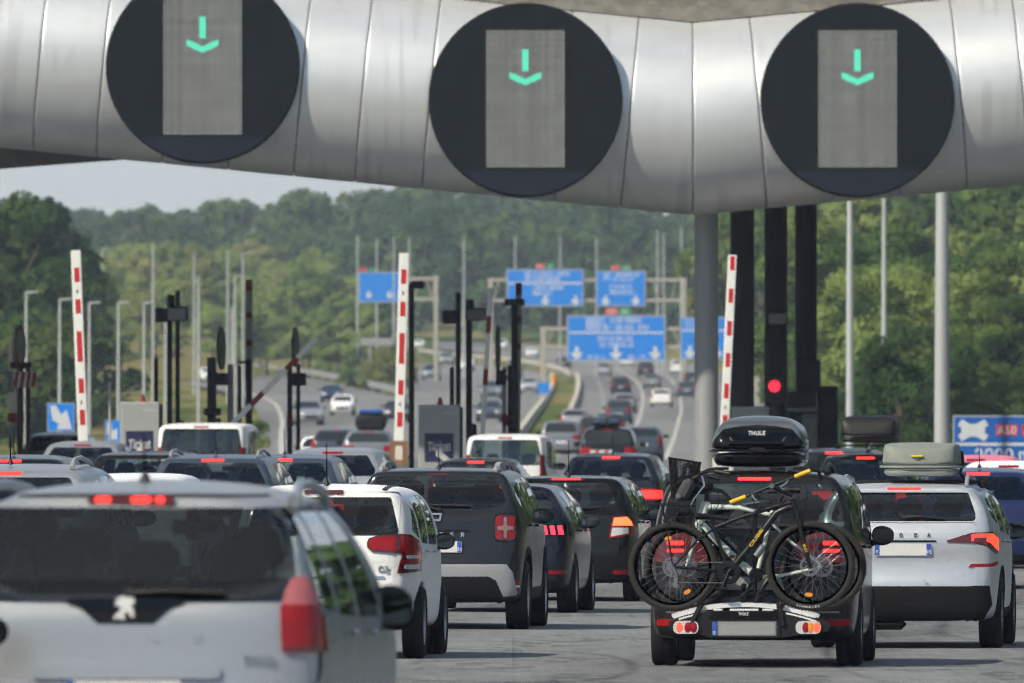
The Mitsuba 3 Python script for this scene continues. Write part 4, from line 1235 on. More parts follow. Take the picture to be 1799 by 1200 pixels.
part(k, 'dark_lamp', lathe([(0, -.015), (.035, -.01), (.045, 0), (0, .02)], 20, 'y').apply_translation((lat(1353, DT + 2.4), DT + 2.48, hgt(704, DT + 2.4))), 'black_plastic', smooth=50)
k = thing('camera_box', 'dark box with a pale front on the middle dark column', 'camera box')
slab(k, 1345, 1384, 545, 571, DT + 16.9, .6, 'housing', 'black_plastic'); slab(k, 1350, 1381, 551, 569, DT + 16.87, .02, 'front', 'arm_grey', 0)
k = thing('toll_island', 'low concrete kerb island under the right-hand columns and booth', 'traffic island')
part(k, 'kerb', box(4.4, 6.7, DT - 1, DT + 34, .0, .55, .05), 'barrier_concrete')
# ================================================================ the cars of the queue
def wiper(car, pts, r=.014):
    P = [(x, car.b.at_rear(x, z) - o, z) for x, z, o in pts]
    car.add('rear_wiper', tube(P, r, 6), 'black_plastic', smooth=40)
    car.add('rear_wiper@hub', lathe([(0, -.02), (.028, -.015), (.032, .01), (0, .01)], 14, 'y').apply_translation((pts[0][0], P[0][1] + .012, pts[0][1])), 'black_plastic', smooth=40)
principled('lens_cross', (0.26, 0.14, 0.15), 0.2, clearcoat=1.0)

def profile(pts, it=2):
    return chaikin(pts, it)
def sym(half, it=2):
    """Rear outline or plan from its right half, bottom to top."""
    P = list(half) + [(-x, z) for x, z in half[::-1]]
    return chaikin(P, it)
def plan(W, L, r0=0.20, r1=0.35, c0=0.05, c1=0.12):
    """Plan outline: bowed ends, rounded corners."""
    h = W / 2
    half = [(0, -0.01), (h * .55, c0 * .25), (h - r0 * .35, c0), (h, r0 + c0), (h + .005, L * .3), (h, L * .65), (h - .03, L - r1 - c1), (h - r1 * .45, L - c1), (h * .5, L - c1 * .25), (0, L)]
    return chaikin([p for p in half] + [(-x, y) for x, y in half[::-1]][1:-1], 2)

def side_windows(car, polys, mat='glass_dark'):
    for p in polys:
        q = rounded(p, 0.035)
        car.pane('side_window', q, 'right', mat, 0.30, 1.05)
        car.pane('side_window', q, 'left', mat, 0.30, 1.05)

def door_gaps(car, lines):
    for ln in lines:
        for f in ('right', 'left'):
            car.groove([sg.LineString(ln)], f, 0.008, 0.012, 0.5, 1.1)

def handles(car, spots, mat='PAINT'):
    for y, z, x in spots:
        for sx in (1, -1):
            car.add('door_handle', moved(box(-0.018, 0.018, -0.09, 0.09, -0.014, 0.014, 0.012), sx * x, y, z), mat, smooth=40)

# ---- silver seven-seat family car, left foreground
def make_mpv():
    L, W = 4.53, 1.84
    side = profile([(0.10, 0.22), (0.0, 0.34), (-0.02, 0.58), (0.02, 0.66), (0.09, 0.72), (0.12, 0.92), (0.14, 1.10), (0.30, 1.40), (0.40, 1.585), (0.42, 1.615), (0.9, 1.665), (1.8, 1.69), (2.6, 1.60), (3.05, 1.40),
                    (3.55, 1.06), (3.9, 1.00), (4.35, 0.86), (4.5, 0.66), (4.53, 0.4), (4.42, 0.22)])
    rear = sym([(0.80, 0.2), (0.90, 0.32), (0.92, 0.6), (0.925, 0.85), (0.905, 1.02), (0.85, 1.18), (0.765, 1.38), (0.695, 1.52), (0.60, 1.60), (0.38, 1.66), (0, 1.695)])
    b = Body(side, rear, plan(W + .01, L, .26, .42, .15, .2), kr=0.07, kt=0.14, wells=((0.93, .31), (3.66, .31)), W=W, well_r=0.355, taper=0.0)
    c = Car(b, 0.036)
    dip = [(-.70, 1.545), (.70, 1.545), (.745, 1.36), (.765, 1.13), (.27, 1.125), (.20, 1.10), (.125, 1.035), (-.125, 1.035), (-.20, 1.10), (-.27, 1.125), (-.765, 1.13), (-.745, 1.36)]
    c.pane('rear_window', rounded(dip, .02), 'rear', 'glass_privacy')
    c.piece('window_trim', rounded([(.27, 1.124), (.2, 1.099), (.125, 1.034), (-.125, 1.034), (-.2, 1.099), (-.27, 1.124), (-.24, 1.145), (.24, 1.145)], .006), 'rear', 'gloss_black', 0.004)
    c.pane('windscreen', rounded([(-.70, 1.10), (.70, 1.10), (.60, 1.56), (-.60, 1.56)], .05), 'front', 'glass_clear', 1.9, 5)
    side_windows(c, [[(0.44, 1.12), (0.98, 1.06), (0.98, 1.52), (0.66, 1.50)], [(1.03, 1.06), (1.86, 1.04), (1.86, 1.55), (1.03, 1.53)], [(1.92, 1.04), (2.98, 1.03), (2.60, 1.42), (2.35, 1.53), (1.92, 1.55)], [(3.0, 1.03), (3.3, 1.03), (3.02, 1.21)]])
    tl = [(.735, 1.225), (.79, 1.235), (.825, 1.16), (.85, 1.06), (.885, .94), (.885, .905), (.70, .905), (.695, .98), (.69, 1.10), (.71, 1.17)]
    for nm, p in (('tail_light', tl), ('tail_light', mirrored(tl))):
        q = rounded(p, .012)
        c.piece(nm, q, 'rear', 'lens_red', .018)
        up = q.intersection(sg.box(-2, 1.10, 2, 2).buffer(-.012))
        c.piece(nm + '@upper_lens', up, 'rear', 'lens_pink', .021)
        c.piece(nm + '@brake_lens', q.intersection(sg.box(-2, .93, 2, 1.085)).buffer(-.02), 'rear', 'lens_red', .023)
        c.piece(nm + '@lower_lens', q.intersection(sg.box(-2, .5, 2, .935)).buffer(-.006), 'rear', 'lens_dark_red', .021)
    c.piece('third_brake_light', rr(-.195, .195, 1.556, 1.592, .015), 'rear', 'lens_dark_red', .010)
    for x0, x1 in ((-.16, -.09), (0.0, .09), (.11, .15)):
        c.piece('third_brake_light@lamp', rr(x0, x1, 1.561, 1.587, .01), 'rear', 'lens_lit', .013, emit=LIT)
    c.piece('boot_handle_bar', rr(-.42, .43, .785, .85, .025), 'rear', 'PAINT', .016)
    c.groove([rr(-.86, .86, .70, 1.6, .12)], 'rear', .008)
    c.groove([sg.LineString([(-.90, .945), (.90, .945)])], 'rear', .006, .010)
    c.piece('bumper_strip', rr(-.80, .80, .36, .42, .02), 'rear', 'dark_plastic', .012)
    c.piece('lower_bumper', sg.box(-.78, .19, .78, .33), 'rear', 'dark_plastic', .012)
    for sx in (1, -1):
        c.piece('reflector', rr(sx * .72 - .07, sx * .72 + .07, .45, .49, .01), 'rear', 'lens_red', .010)
    door_gaps(c, [[(1.0, .3), (1.0, 1.05), (1.0, 1.6)], [(1.89, .3), (1.89, 1.6)], [(3.02, .35), (3.05, 1.03)], [(0.95, .30), (3.1, .30)]])
    handles(c, [(1.18, .98, .925), (2.08, .97, .925)])
    lion = sg.Polygon([(-.075, .03), (-.06, .055), (-.072, .075), (-.045, .085), (-.05, .10), (-.01, .11), (.02, .095), (.045, .11), (.06, .10), (.05, .08), (.075, .07), (.07, .045), (.05, .05), (.045, .02), (.07, -.005), (.065, -.035), (.075, -.06),
                       (.045, -.065), (.04, -.04), (.02, -.02), (.0, -.03), (-.005, -.06), (.015, -.08), (-.03, -.082), (-.05, -.06), (-.065, -.085), (-.08, -.07), (-.065, -.045), (-.04, -.02), (-.025, .01), (-.045, .03)])
    c.add('lion_badge', on_rear(c, extrude_xz(shapely.affinity.scale(lion, .62, .58, origin=(0, 0)), -.012, .01), 0, 1.09), 'rim_metal')
    c.add('model_lettering', on_rear(c, text_xz('5008', .04, .006, bold=False), .60, .87), 'badge_grey')
    add_plate(c, 0.075, .725, mat='plate_white')
    wiper(c, [(.02, 1.165, .02), (.20, 1.175, .035), (.45, 1.165, .025)], .014)
    yy, zz = [0.46, .8, 1.5, 2.3, 2.75], [1.575, 1.60, 1.605, 1.57, 1.50]
    ys = np.linspace(.48, 2.75, 26)
    base = np.interp(ys, yy, zz)
    up = .052 * sstep(0, .55, np.minimum(ys - .48, 2.75 - ys)) - .012
    for sx in (1, -1):
        c.add('roof_rail', tube(np.stack([sx * np.interp(ys, [.48, .9, 2.75], [.725, .70, .66]), ys, base + up], 1), .026, 10), 'PAINT', smooth=40)
        c.add('roof_rail@foot', moved(box(-.022, .022, -.07, .07, -.05, .02, .015), sx * .715, .58, 1.58), 'black_plastic', smooth=40)
    add_antenna(c, .95, 1.66, .22)
    add_wheels(c, W, .33, .215, (0.93, 3.66))
    add_mirrors(c, .79, 3.02, 1.07, w=.20, h=.21)
    add_interior(c, 1.35, 2.25, .48, .40)
    return c.finish(.62, y0=.18, y1=3.5)

# ---- small white hatchback with bubble tail lamps
def make_round_hatch():
    L, W = 3.94, 1.728
    side = profile([(0.14, 0.22), (0.03, 0.32), (0.0, 0.52), (0.03, 0.68), (0.10, 0.74), (0.09, 0.86), (0.14, 1.05), (0.30, 1.32), (0.33, 1.455), (0.36, 1.475), (0.8, 1.515), (1.5, 1.53), (2.1, 1.49), (2.7, 1.25), (3.1, 1.0), (3.5, .90), (3.8, .76),
                    (3.93, .58), (3.92, .34), (3.82, .22)])
    rear = sym([(0.72, 0.2), (0.83, 0.32), (0.862, 0.55), (0.864, 0.75), (0.85, 0.95), (0.80, 1.08), (0.735, 1.25), (0.665, 1.40), (0.56, 1.49), (0.30, 1.525), (0, 1.535)])
    b = Body(side, rear, plan(W, L, .42, .45, .16, .22), kr=0.09, kt=0.18, wells=((0.72, .31), (3.18, .31)), W=W, well_r=0.345)
    c = Car(b, 0.034)
    c.pane('rear_window', rounded([(-.58, 1.395), (.58, 1.395), (.655, 1.10), (.64, 1.065), (-.64, 1.065), (-.655, 1.10)], .03), 'rear', 'glass_dark')
    c.pane('windscreen', rounded([(-.68, 1.02), (.68, 1.02), (.56, 1.44), (-.56, 1.44)], .05), 'front', 'glass_clear', 1.6, 5)
    side_windows(c, [[(0.42, 1.10), (0.74, 1.02), (0.74, 1.36), (0.62, 1.34)], [(0.79, 1.00), (1.45, .98), (1.45, 1.41), (0.79, 1.385)], [(1.50, .98), (2.58, .97), (2.2, 1.26), (1.9, 1.40), (1.50, 1.42)]])
    tl = [(.385, 1.00), (.40, 1.035), (.46, 1.055), (.66, 1.075), (.735, 1.07), (.785, 1.02), (.815, .94), (.825, .84), (.815, .755), (.64, .735), (.665, .84), (.69, .905), (.62, .915), (.42, .93), (.39, .96)]
    for p in (tl, mirrored(tl)):
        q = rounded(p, .012)
        s_ = 1 if p is tl else -1
        c.piece('tail_light', q, 'rear', 'lens_dark_red', .022)
        B = lambda x0, x1, z0, z1, r=.01: rr(min(s_ * x0, s_ * x1), max(s_ * x0, s_ * x1), z0, z1, r)
        c.piece('tail_light@brake_lens', q.buffer(-.014).intersection(B(.40, .625, .93, 1.05)), 'rear', 'lens_red', .027)
        c.piece('tail_light@outer_lens', q.buffer(-.012).intersection(B(.665, .83, .90, 1.06)), 'rear', 'lens_red', .027)
        c.piece('tail_light@reversing_lens', B(.705, .785, .865, .895), 'rear', 'lens_clear', .027)
        c.piece('tail_light@fog_lens', B(.69, .79, .775, .815), 'rear', 'lens_clear', .027)
        c.piece('tail_light@lower_lens', q.buffer(-.012).intersection(B(.66, .83, .825, .855)), 'rear', 'lens_red', .027)
    c.piece('third_brake_light', rr(-.17, .17, 1.418, 1.452, .012), 'rear', 'lens_dark_red', .010)
    c.groove([rr(-.64, .64, .50, 1.02, .05).union(rr(-.66, .66, .95, 1.44, .06))], 'rear', .007)
    c.piece('chrome_strip', rr(-.54, .54, .693, .712, .006), 'rear', 'chrome', .010)
    c.piece('lower_bumper', rounded([(-.74, .19), (.74, .19), (.80, .42), (.55, .40), (.50, .34), (-.50, .34), (-.55, .40), (-.80, .42)], .02), 'rear', 'dark_plastic', .010)
    c.piece('roof_strip', sg.box(.50, .35, .545, 1.5), 'top', 'black_plastic', .006, a=1.2, b=2)
    c.piece('roof_strip', sg.box(-.545, .35, -.50, 1.5), 'top', 'black_plastic', .006, a=1.2, b=2)
    door_gaps(c, [[(.77, .75), (.77, 1.45)], [(1.475, .28), (1.475, 1.45)], [(2.52, .3), (2.55, .97)], [(1.06, .28), (2.6, .28)]])
    for sx in ('right', 'left'):
        c.piece('side_moulding', sg.box(1.1, .45, 2.5, .53), sx, 'PAINT', .014, a=.5, b=1.1)
    handles(c, [(.95, .93, .855), (1.68, .92, .862)], 'chrome')
    c.add('model_badge', on_rear(c, text_xz('C3', .05, .008), .53, .775, .008), 'badge_grey')
    add_plate(c, .055, .60)
    wiper(c, [(0, 1.09, .02), (-.12, 1.10, .03), (-.45, 1.11, .02)])
    add_antenna(c, .62, 1.50, .36, lean=.05)
    add_wheels(c, W, .31, .19, (0.72, 3.18))
    add_mirrors(c, .77, 2.55, 1.0, w=.17, h=.15)
    add_interior(c, 1.05, 1.85, .40, .36)
    return c.finish(.55, y0=.22, y1=3.0)

# ---- rugged anthracite SUV
def make_rugged_suv():
    L, W = 4.34, 1.804
    side = profile([(0.16, 0.26), (0.05, 0.34), (0.0, 0.50), (0.0, 0.66), (0.06, 0.74), (0.10, 0.86), (0.11, 1.12), (0.20, 1.24), (0.32, 1.46), (0.34, 1.57), (0.40, 1.60), (1.0, 1.635), (1.8, 1.635), (2.35, 1.57), (2.95, 1.20), (3.15, 1.10), (3.7, 1.05), (4.15, .95),
                    (4.32, .75), (4.34, .45), (4.2, .26)])
    rear = sym([(0.78, 0.24), (0.875, 0.36), (0.905, 0.60), (0.902, 0.90), (0.885, 1.08), (0.82, 1.20), (0.745, 1.38), (0.68, 1.54), (0.58, 1.61), (0.30, 1.64), (0, 1.645)])
    b = Body(side, rear, plan(W, L, .30, .35, .10, .15), kr=0.055, kt=0.14, wells=((0.78, .36), (3.45, .36)), W=W, well_r=0.40)
    c = Car(b, 0.035)
    c.pane('rear_window', rounded([(-.60, 1.535), (.60, 1.535), (.69, 1.30), (.68, 1.245), (.40, 1.215), (-.40, 1.215), (-.68, 1.245), (-.69, 1.30)], .03), 'rear', 'glass_dark')
    c.pane('windscreen', rounded([(-.70, 1.14), (.70, 1.14), (.58, 1.54), (-.58, 1.54)], .05), 'front', 'glass_clear', 1.6, 5)
    side_windows(c, [[(0.42, 1.30), (0.80, 1.17), (0.80, 1.46), (0.58, 1.43)], [(0.85, 1.15), (1.66, 1.12), (1.66, 1.52), (0.85, 1.50)], [(1.72, 1.12), (2.78, 1.10), (2.35, 1.42), (2.1, 1.53), (1.72, 1.535)]])
    for sx in (1, -1):
        B = lambda x0, x1, z0, z1, r=.02: rr(min(sx * x0, sx * x1), max(sx * x0, sx * x1), z0, z1, r)
        c.piece('tail_light', B(.572, .80, .885, 1.165, .06), 'rear', 'gloss_black', .014)
        c.piece('tail_light@lens', B(.585, .787, .90, 1.15, .05), 'rear', 'lens_dark_red', .020)
        for k, (x0, x1, z0, z1) in enumerate(((.60, .655, 1.04, 1.13), (.715, .77, 1.04, 1.13), (.60, .655, .92, 1.0), (.715, .77, .92, 1.0))):
            c.piece('tail_light@quarter_lens', B(x0, x1, z0, z1, .015), 'rear', 'lens_red', .024)
        c.piece('tail_light@cross_lens', B(.672, .70, .925, 1.125, .008).union(B(.612, .76, 1.005, 1.04, .008)), 'rear', 'lens_cross', .026)
        c.piece('tail_light@centre_lens', sg.Point(sx * .686, 1.022).buffer(.034), 'rear', 'lens_cross', .029)
        c.piece('reflector', B(.66, .83, .462, .50, .008), 'rear', 'lens_red', .012)
        c.piece('reflector@reversing_lens', B(.68, .82, .428, .455, .008), 'rear', 'lens_clear', .012)
    c.groove([rr(-.70, .70, .66, 1.19, .06)], 'rear', .009)
    c.groove([rounded([(-.42, .90), (-.34, 1.005), (.34, 1.005), (.42, .90), (.60, .83), (-.60, .83)], .02)], 'rear', .010, .012)
    c.piece('plate_recess', rr(-.33, .33, .985, 1.01, .008), 'rear', 'gloss_black', .012)
    c.piece('skid_plate', rounded([(-.70, .66), (.70, .66), (.76, .58), (.80, .36), (.67, .34), (.60, .50), (.53, .54), (-.53, .54), (-.60, .50), (-.67, .34), (-.80, .36), (-.76, .58)], .02), 'rear', 'skid_grey', .014)
    c.piece('lower_bumper', rounded([(-.52, .53), (.52, .53), (.59, .49), (.66, .33), (.62, .24), (-.62, .24), (-.66, .33), (-.59, .49)], .015), 'rear', 'dark_plastic', .010)
    for f in ('right', 'left'):
        c.piece('sill_cladding', sg.box(1.15, .22, 3.0, .42), f, 'dark_plastic', .014, a=.5, b=1.1)
        for wy in (.78, 3.45):
            ring = sg.Point(wy, .36).buffer(.47).difference(sg.Point(wy, .36).buffer(.405)).intersection(sg.box(-1, .3, 9, 2))
            c.piece('arch_cladding', ring, f, 'dark_plastic', .016, a=.5, b=1.1)
    door_gaps(c, [[(.83, .80), (.83, 1.5)], [(1.69, .42), (1.69, 1.55)], [(2.72, .42), (2.75, 1.1)]])
    handles(c, [(1.02, 1.05, .895), (1.9, 1.04, .90)])
    c.piece('third_brake_light', rr(-.10, .10, 1.548, 1.566, .006), 'rear', 'lens_dark_red', .008)
    emb = sg.Polygon([(-.052, .043), (.052, .043), (.04, -.038), (-.04, -.038)]).buffer(.004).difference(sg.Polygon([(-.034, .025), (.034, .025), (.026, -.02), (-.026, -.02)]))
    c.add('shield_badge', on_rear(c, extrude_xz(emb.union(sg.box(-.052, .034, .052, .046)), -.014, .02), 0, 1.125), 'chrome')
    w_ = 0
    for ch, x in zip('DUSTER', np.linspace(-.265, .265, 6)):
        c.add('tailgate_letter', on_rear(c, text_xz(ch, .045, .008), x, .955, .008), 'chrome')
    add_plate(c, .055, .835, code='56')
    wiper(c, [(.03, 1.20, .02), (-.08, 1.235, .03), (-.14, 1.25, .03)], .016)
    wiper(c, [(-.16, 1.252, .02), (.10, 1.250, .02), (.34, 1.243, .02)], .013)
    ys = np.linspace(.52, 2.2, 24)
    up = .065 * np.clip(np.minimum(ys - .52, 2.2 - ys) / .14, 0, 1) ** .5
    zz = np.interp(ys, [.5, 1.0, 1.8, 2.2], [1.575, 1.60, 1.60, 1.555])
    for sx in (1, -1):
        c.add('roof_rail', flat_bar(np.stack([np.full_like(ys, sx * .575), ys, zz + up], 1), .05, .035), 'skid_grey', smooth=40)
        for fy in (.56, 1.3, 2.12):
            c.add('roof_rail@foot', moved(box(-.04, .04, -.10, .10, -.06, .045, .03), sx * .575, fy, float(np.interp(fy, ys, zz)) + .02), 'skid_grey', smooth=40)
    add_antenna(c, .75, 1.615, .2, x=-.02)
    add_wheels(c, W, .345, .225, (0.78, 3.45))
    add_mirrors(c, .785, 2.78, 1.13, w=.185, h=.16)
    add_interior(c, 1.15, 2.0, .52, .38)
    return c.finish(.62, y0=.24, y1=3.1)

# ---- dark hatchback with three-claw tail lamps
def make_claw_hatch():
    L, W = 4.25, 1.80
    side = profile([(0.14, 0.2), (0.03, 0.32), (0.0, 0.55), (0.03, 0.72), (0.10, 0.80), (0.10, 0.98), (0.22, 1.12), (0.42, 1.34), (0.36, 1.40), (0.44, 1.42), (1.0, 1.455), (1.8, 1.46), (2.3, 1.39), (2.95, 1.06), (3.2, .97), (3.7, .92), (4.05, .82), (4.22, .62), (4.24, .36), (4.1, .2)])
    rear = sym([(0.76, 0.18), (0.87, 0.32), (0.90, 0.56), (0.902, 0.80), (0.885, 0.95), (0.80, 1.08), (0.70, 1.24), (0.60, 1.38), (0.48, 1.43), (0.25, 1.455), (0, 1.46)])
    b = Body(side, rear, plan(W, L, .34, .42, .13, .2), kr=0.08, kt=0.16, wells=((0.80, .31), (3.42, .31)), W=W, well_r=0.35)
    c = Car(b, 0.036)
    c.pane('rear_window', rounded([(-.54, 1.345), (.54, 1.345), (.66, 1.17), (.60, 1.10), (.35, 1.06), (-.35, 1.06), (-.60, 1.10), (-.66, 1.17)], .05), 'rear', 'glass_dark')
    c.pane('windscreen', rounded([(-.68, 1.0), (.68, 1.0), (.54, 1.38), (-.54, 1.38)], .05), 'front', 'glass_clear', 1.6, 5)
    side_windows(c, [[(0.62, 1.13), (0.88, 1.02), (0.88, 1.29), (0.80, 1.27)], [(0.93, 1.0), (1.68, .97), (1.68, 1.36), (0.93, 1.32)], [(1.74, .97), (2.78, .95), (2.4, 1.2), (2.1, 1.35), (1.74, 1.37)]], 'glass_clear')
    for sx in (1, -1):
        B = lambda x0, x1, z0, z1, r=.01: rr(min(sx * x0, sx * x1), max(sx * x0, sx * x1), z0, z1, r)
        c.piece('tail_light', B(.50, .865, .855, .985, .03), 'rear', 'gloss_black', .012)
        for x in (.575, .655, .735):
            q = sg.Polygon([(sx * (x - .028), .965), (sx * (x + .012), .965), (sx * (x + .030), .875), (sx * (x - .010), .875)]).buffer(.004)
            c.piece('tail_light@claw', q, 'rear', 'lens_lit', .018, emit=(.85, .018, .05))
        c.piece('reflector', B(.60, .80, .44, .48, .01), 'rear', 'lens_red', .012)
    c.piece('third_brake_light', rr(-.16, .16, 1.385, 1.405, .006), 'rear', 'lens_lit', .008, emit=LIT)
    c.groove([rr(-.70, .70, .62, 1.06, .05)], 'rear', .008)
    c.piece('lower_bumper', sg.box(-.72, .17, .72, .36), 'rear', 'gloss_black', .010)
    door_gaps(c, [[(.9, .75), (.9, 1.35)], [(1.71, .28), (1.71, 1.4)], [(2.72, .3), (2.75, .95)]])
    handles(c, [(1.1, .92, .89), (1.92, .91, .90)])
    add_plate(c, .055, .78, code='78')
    add_antenna(c, .85, 1.44, .08)
    add_wheels(c, W, .32, .215, (0.80, 3.42))
    add_mirrors(c, .785, 2.75, 1.0, w=.185, h=.145)
    add_interior(c, 1.15, 1.95, .40, .37)
    return c.finish(.55, y0=.3, y1=3.1)

# ---- compact dark estate with split red and clear tail lamps
def make_small_estate():
    L, W = 4.2, 1.72
    side = profile([(0.14, 0.2), (0.02, 0.32), (0.0, 0.58), (0.04, 0.72), (0.10, 0.80), (0.13, 1.02), (0.30, 1.28), (0.34, 1.44), (0.42, 1.47), (1.2, 1.51), (1.9, 1.50), (2.4, 1.40), (3.0, 1.08), (3.2, .99), (3.7, .92), (4.05, .8), (4.18, .62), (4.2, .36), (4.05, .2)])
    rear = sym([(0.72, 0.18), (0.83, 0.32), (0.858, 0.56), (0.86, 0.80), (0.845, 0.98), (0.79, 1.10), (0.72, 1.26), (0.63, 1.42), (0.52, 1.48), (0.28, 1.508), (0, 1.515)])
    b = Body(side, rear, plan(W, L, .36, .42, .13, .2), kr=0.08, kt=0.16, wells=((0.80, .31), (3.40, .31)), W=W, well_r=0.345)
    c = Car(b, 0.036)
    c.piece('window_surround', rounded([(-.60, 1.45), (.60, 1.45), (.74, 1.10), (.66, 1.03), (-.66, 1.03), (-.74, 1.10)], .07).difference(rounded([(-.50, 1.405), (.50, 1.405), (.60, 1.16), (.52, 1.075), (-.52, 1.075), (-.60, 1.16)], .09)), 'rear', 'gloss_black', .006)
    c.pane('rear_window', rounded([(-.498, 1.403), (.498, 1.403), (.597, 1.16), (.518, 1.077), (-.518, 1.077), (-.597, 1.16)], .09), 'rear', 'glass_clear')
    c.pane('windscreen', rounded([(-.66, 1.02), (.66, 1.02), (.54, 1.42), (-.54, 1.42)], .05), 'front', 'glass_clear', 1.6, 5)
    side_windows(c, [[(0.46, 1.14), (0.98, 1.03), (0.98, 1.39), (0.66, 1.37)], [(1.03, 1.02), (1.75, 1.0), (1.75, 1.42), (1.03, 1.40)], [(1.80, 1.0), (2.82, .98), (2.4, 1.26), (2.15, 1.40), (1.80, 1.42)]], 'glass_clear')
    tl = [(.565, 1.0), (.72, 1.015), (.765, .96), (.80, .86), (.785, .80), (.53, .745), (.52, .79)]
    for p in (tl, mirrored(tl)):
        q = rounded(p, .015)
        c.piece('tail_light', q, 'rear', 'lens_red', .018)
        c.piece('tail_light@upper_lens', q.buffer(-.014).intersection(sg.box(-2, .90, 2, 2)), 'rear', 'lens_lit', .024, emit=(.9, .12, .03))
        c.piece('tail_light@lower_lens', q.buffer(-.02).intersection(sg.box(-2, 0, 2, .875)).intersection(sg.box(-.73, 0, .73, 2)), 'rear', 'lens_clear', .024)
    for sx in (1, -1):
        c.piece('reflector', rr(sx * .67 - .10, sx * .67 + .10, .33, .38, .01), 'rear', 'lens_red', .012)
    c.piece('third_brake_light', rr(-.22, .22, 1.425, 1.452, .008), 'rear', 'lens_dark_red', .010)
    c.piece('third_brake_light@lamp', rr(-.17, .17, 1.430, 1.447, .006), 'rear', 'lens_lit', .013, emit=LIT)
    c.groove([rounded([(-.68, .62), (.68, .62), (.60, .76), (.52, 1.02), (-.52, 1.02), (-.60, .76)], .03)], 'rear', .008)
    c.piece('lower_bumper', sg.box(-.70, .17, .70, .30), 'rear', 'dark_plastic', .010)
    door_gaps(c, [[(1.0, .75), (1.0, 1.45)], [(1.77, .28), (1.77, 1.45)], [(2.78, .3), (2.8, .98)]])
    handles(c, [(1.2, .94, .855), (2.0, .93, .86)])
    add_plate(c, .055, .70, code='92')
    wiper(c, [(0, 1.05, .02), (.12, 1.10, .03), (.40, 1.115, .02)])
    add_antenna(c, .75, 1.485, .42, lean=.02)
    add_wheels(c, W, .31, .195, (0.80, 3.40))
    add_mirrors(c, .77, 2.8, 1.02, w=.18, h=.145)
    add_interior(c, 1.2, 1.95, .42, .36)
    return c.finish(.56, y0=.24, y1=3.1)

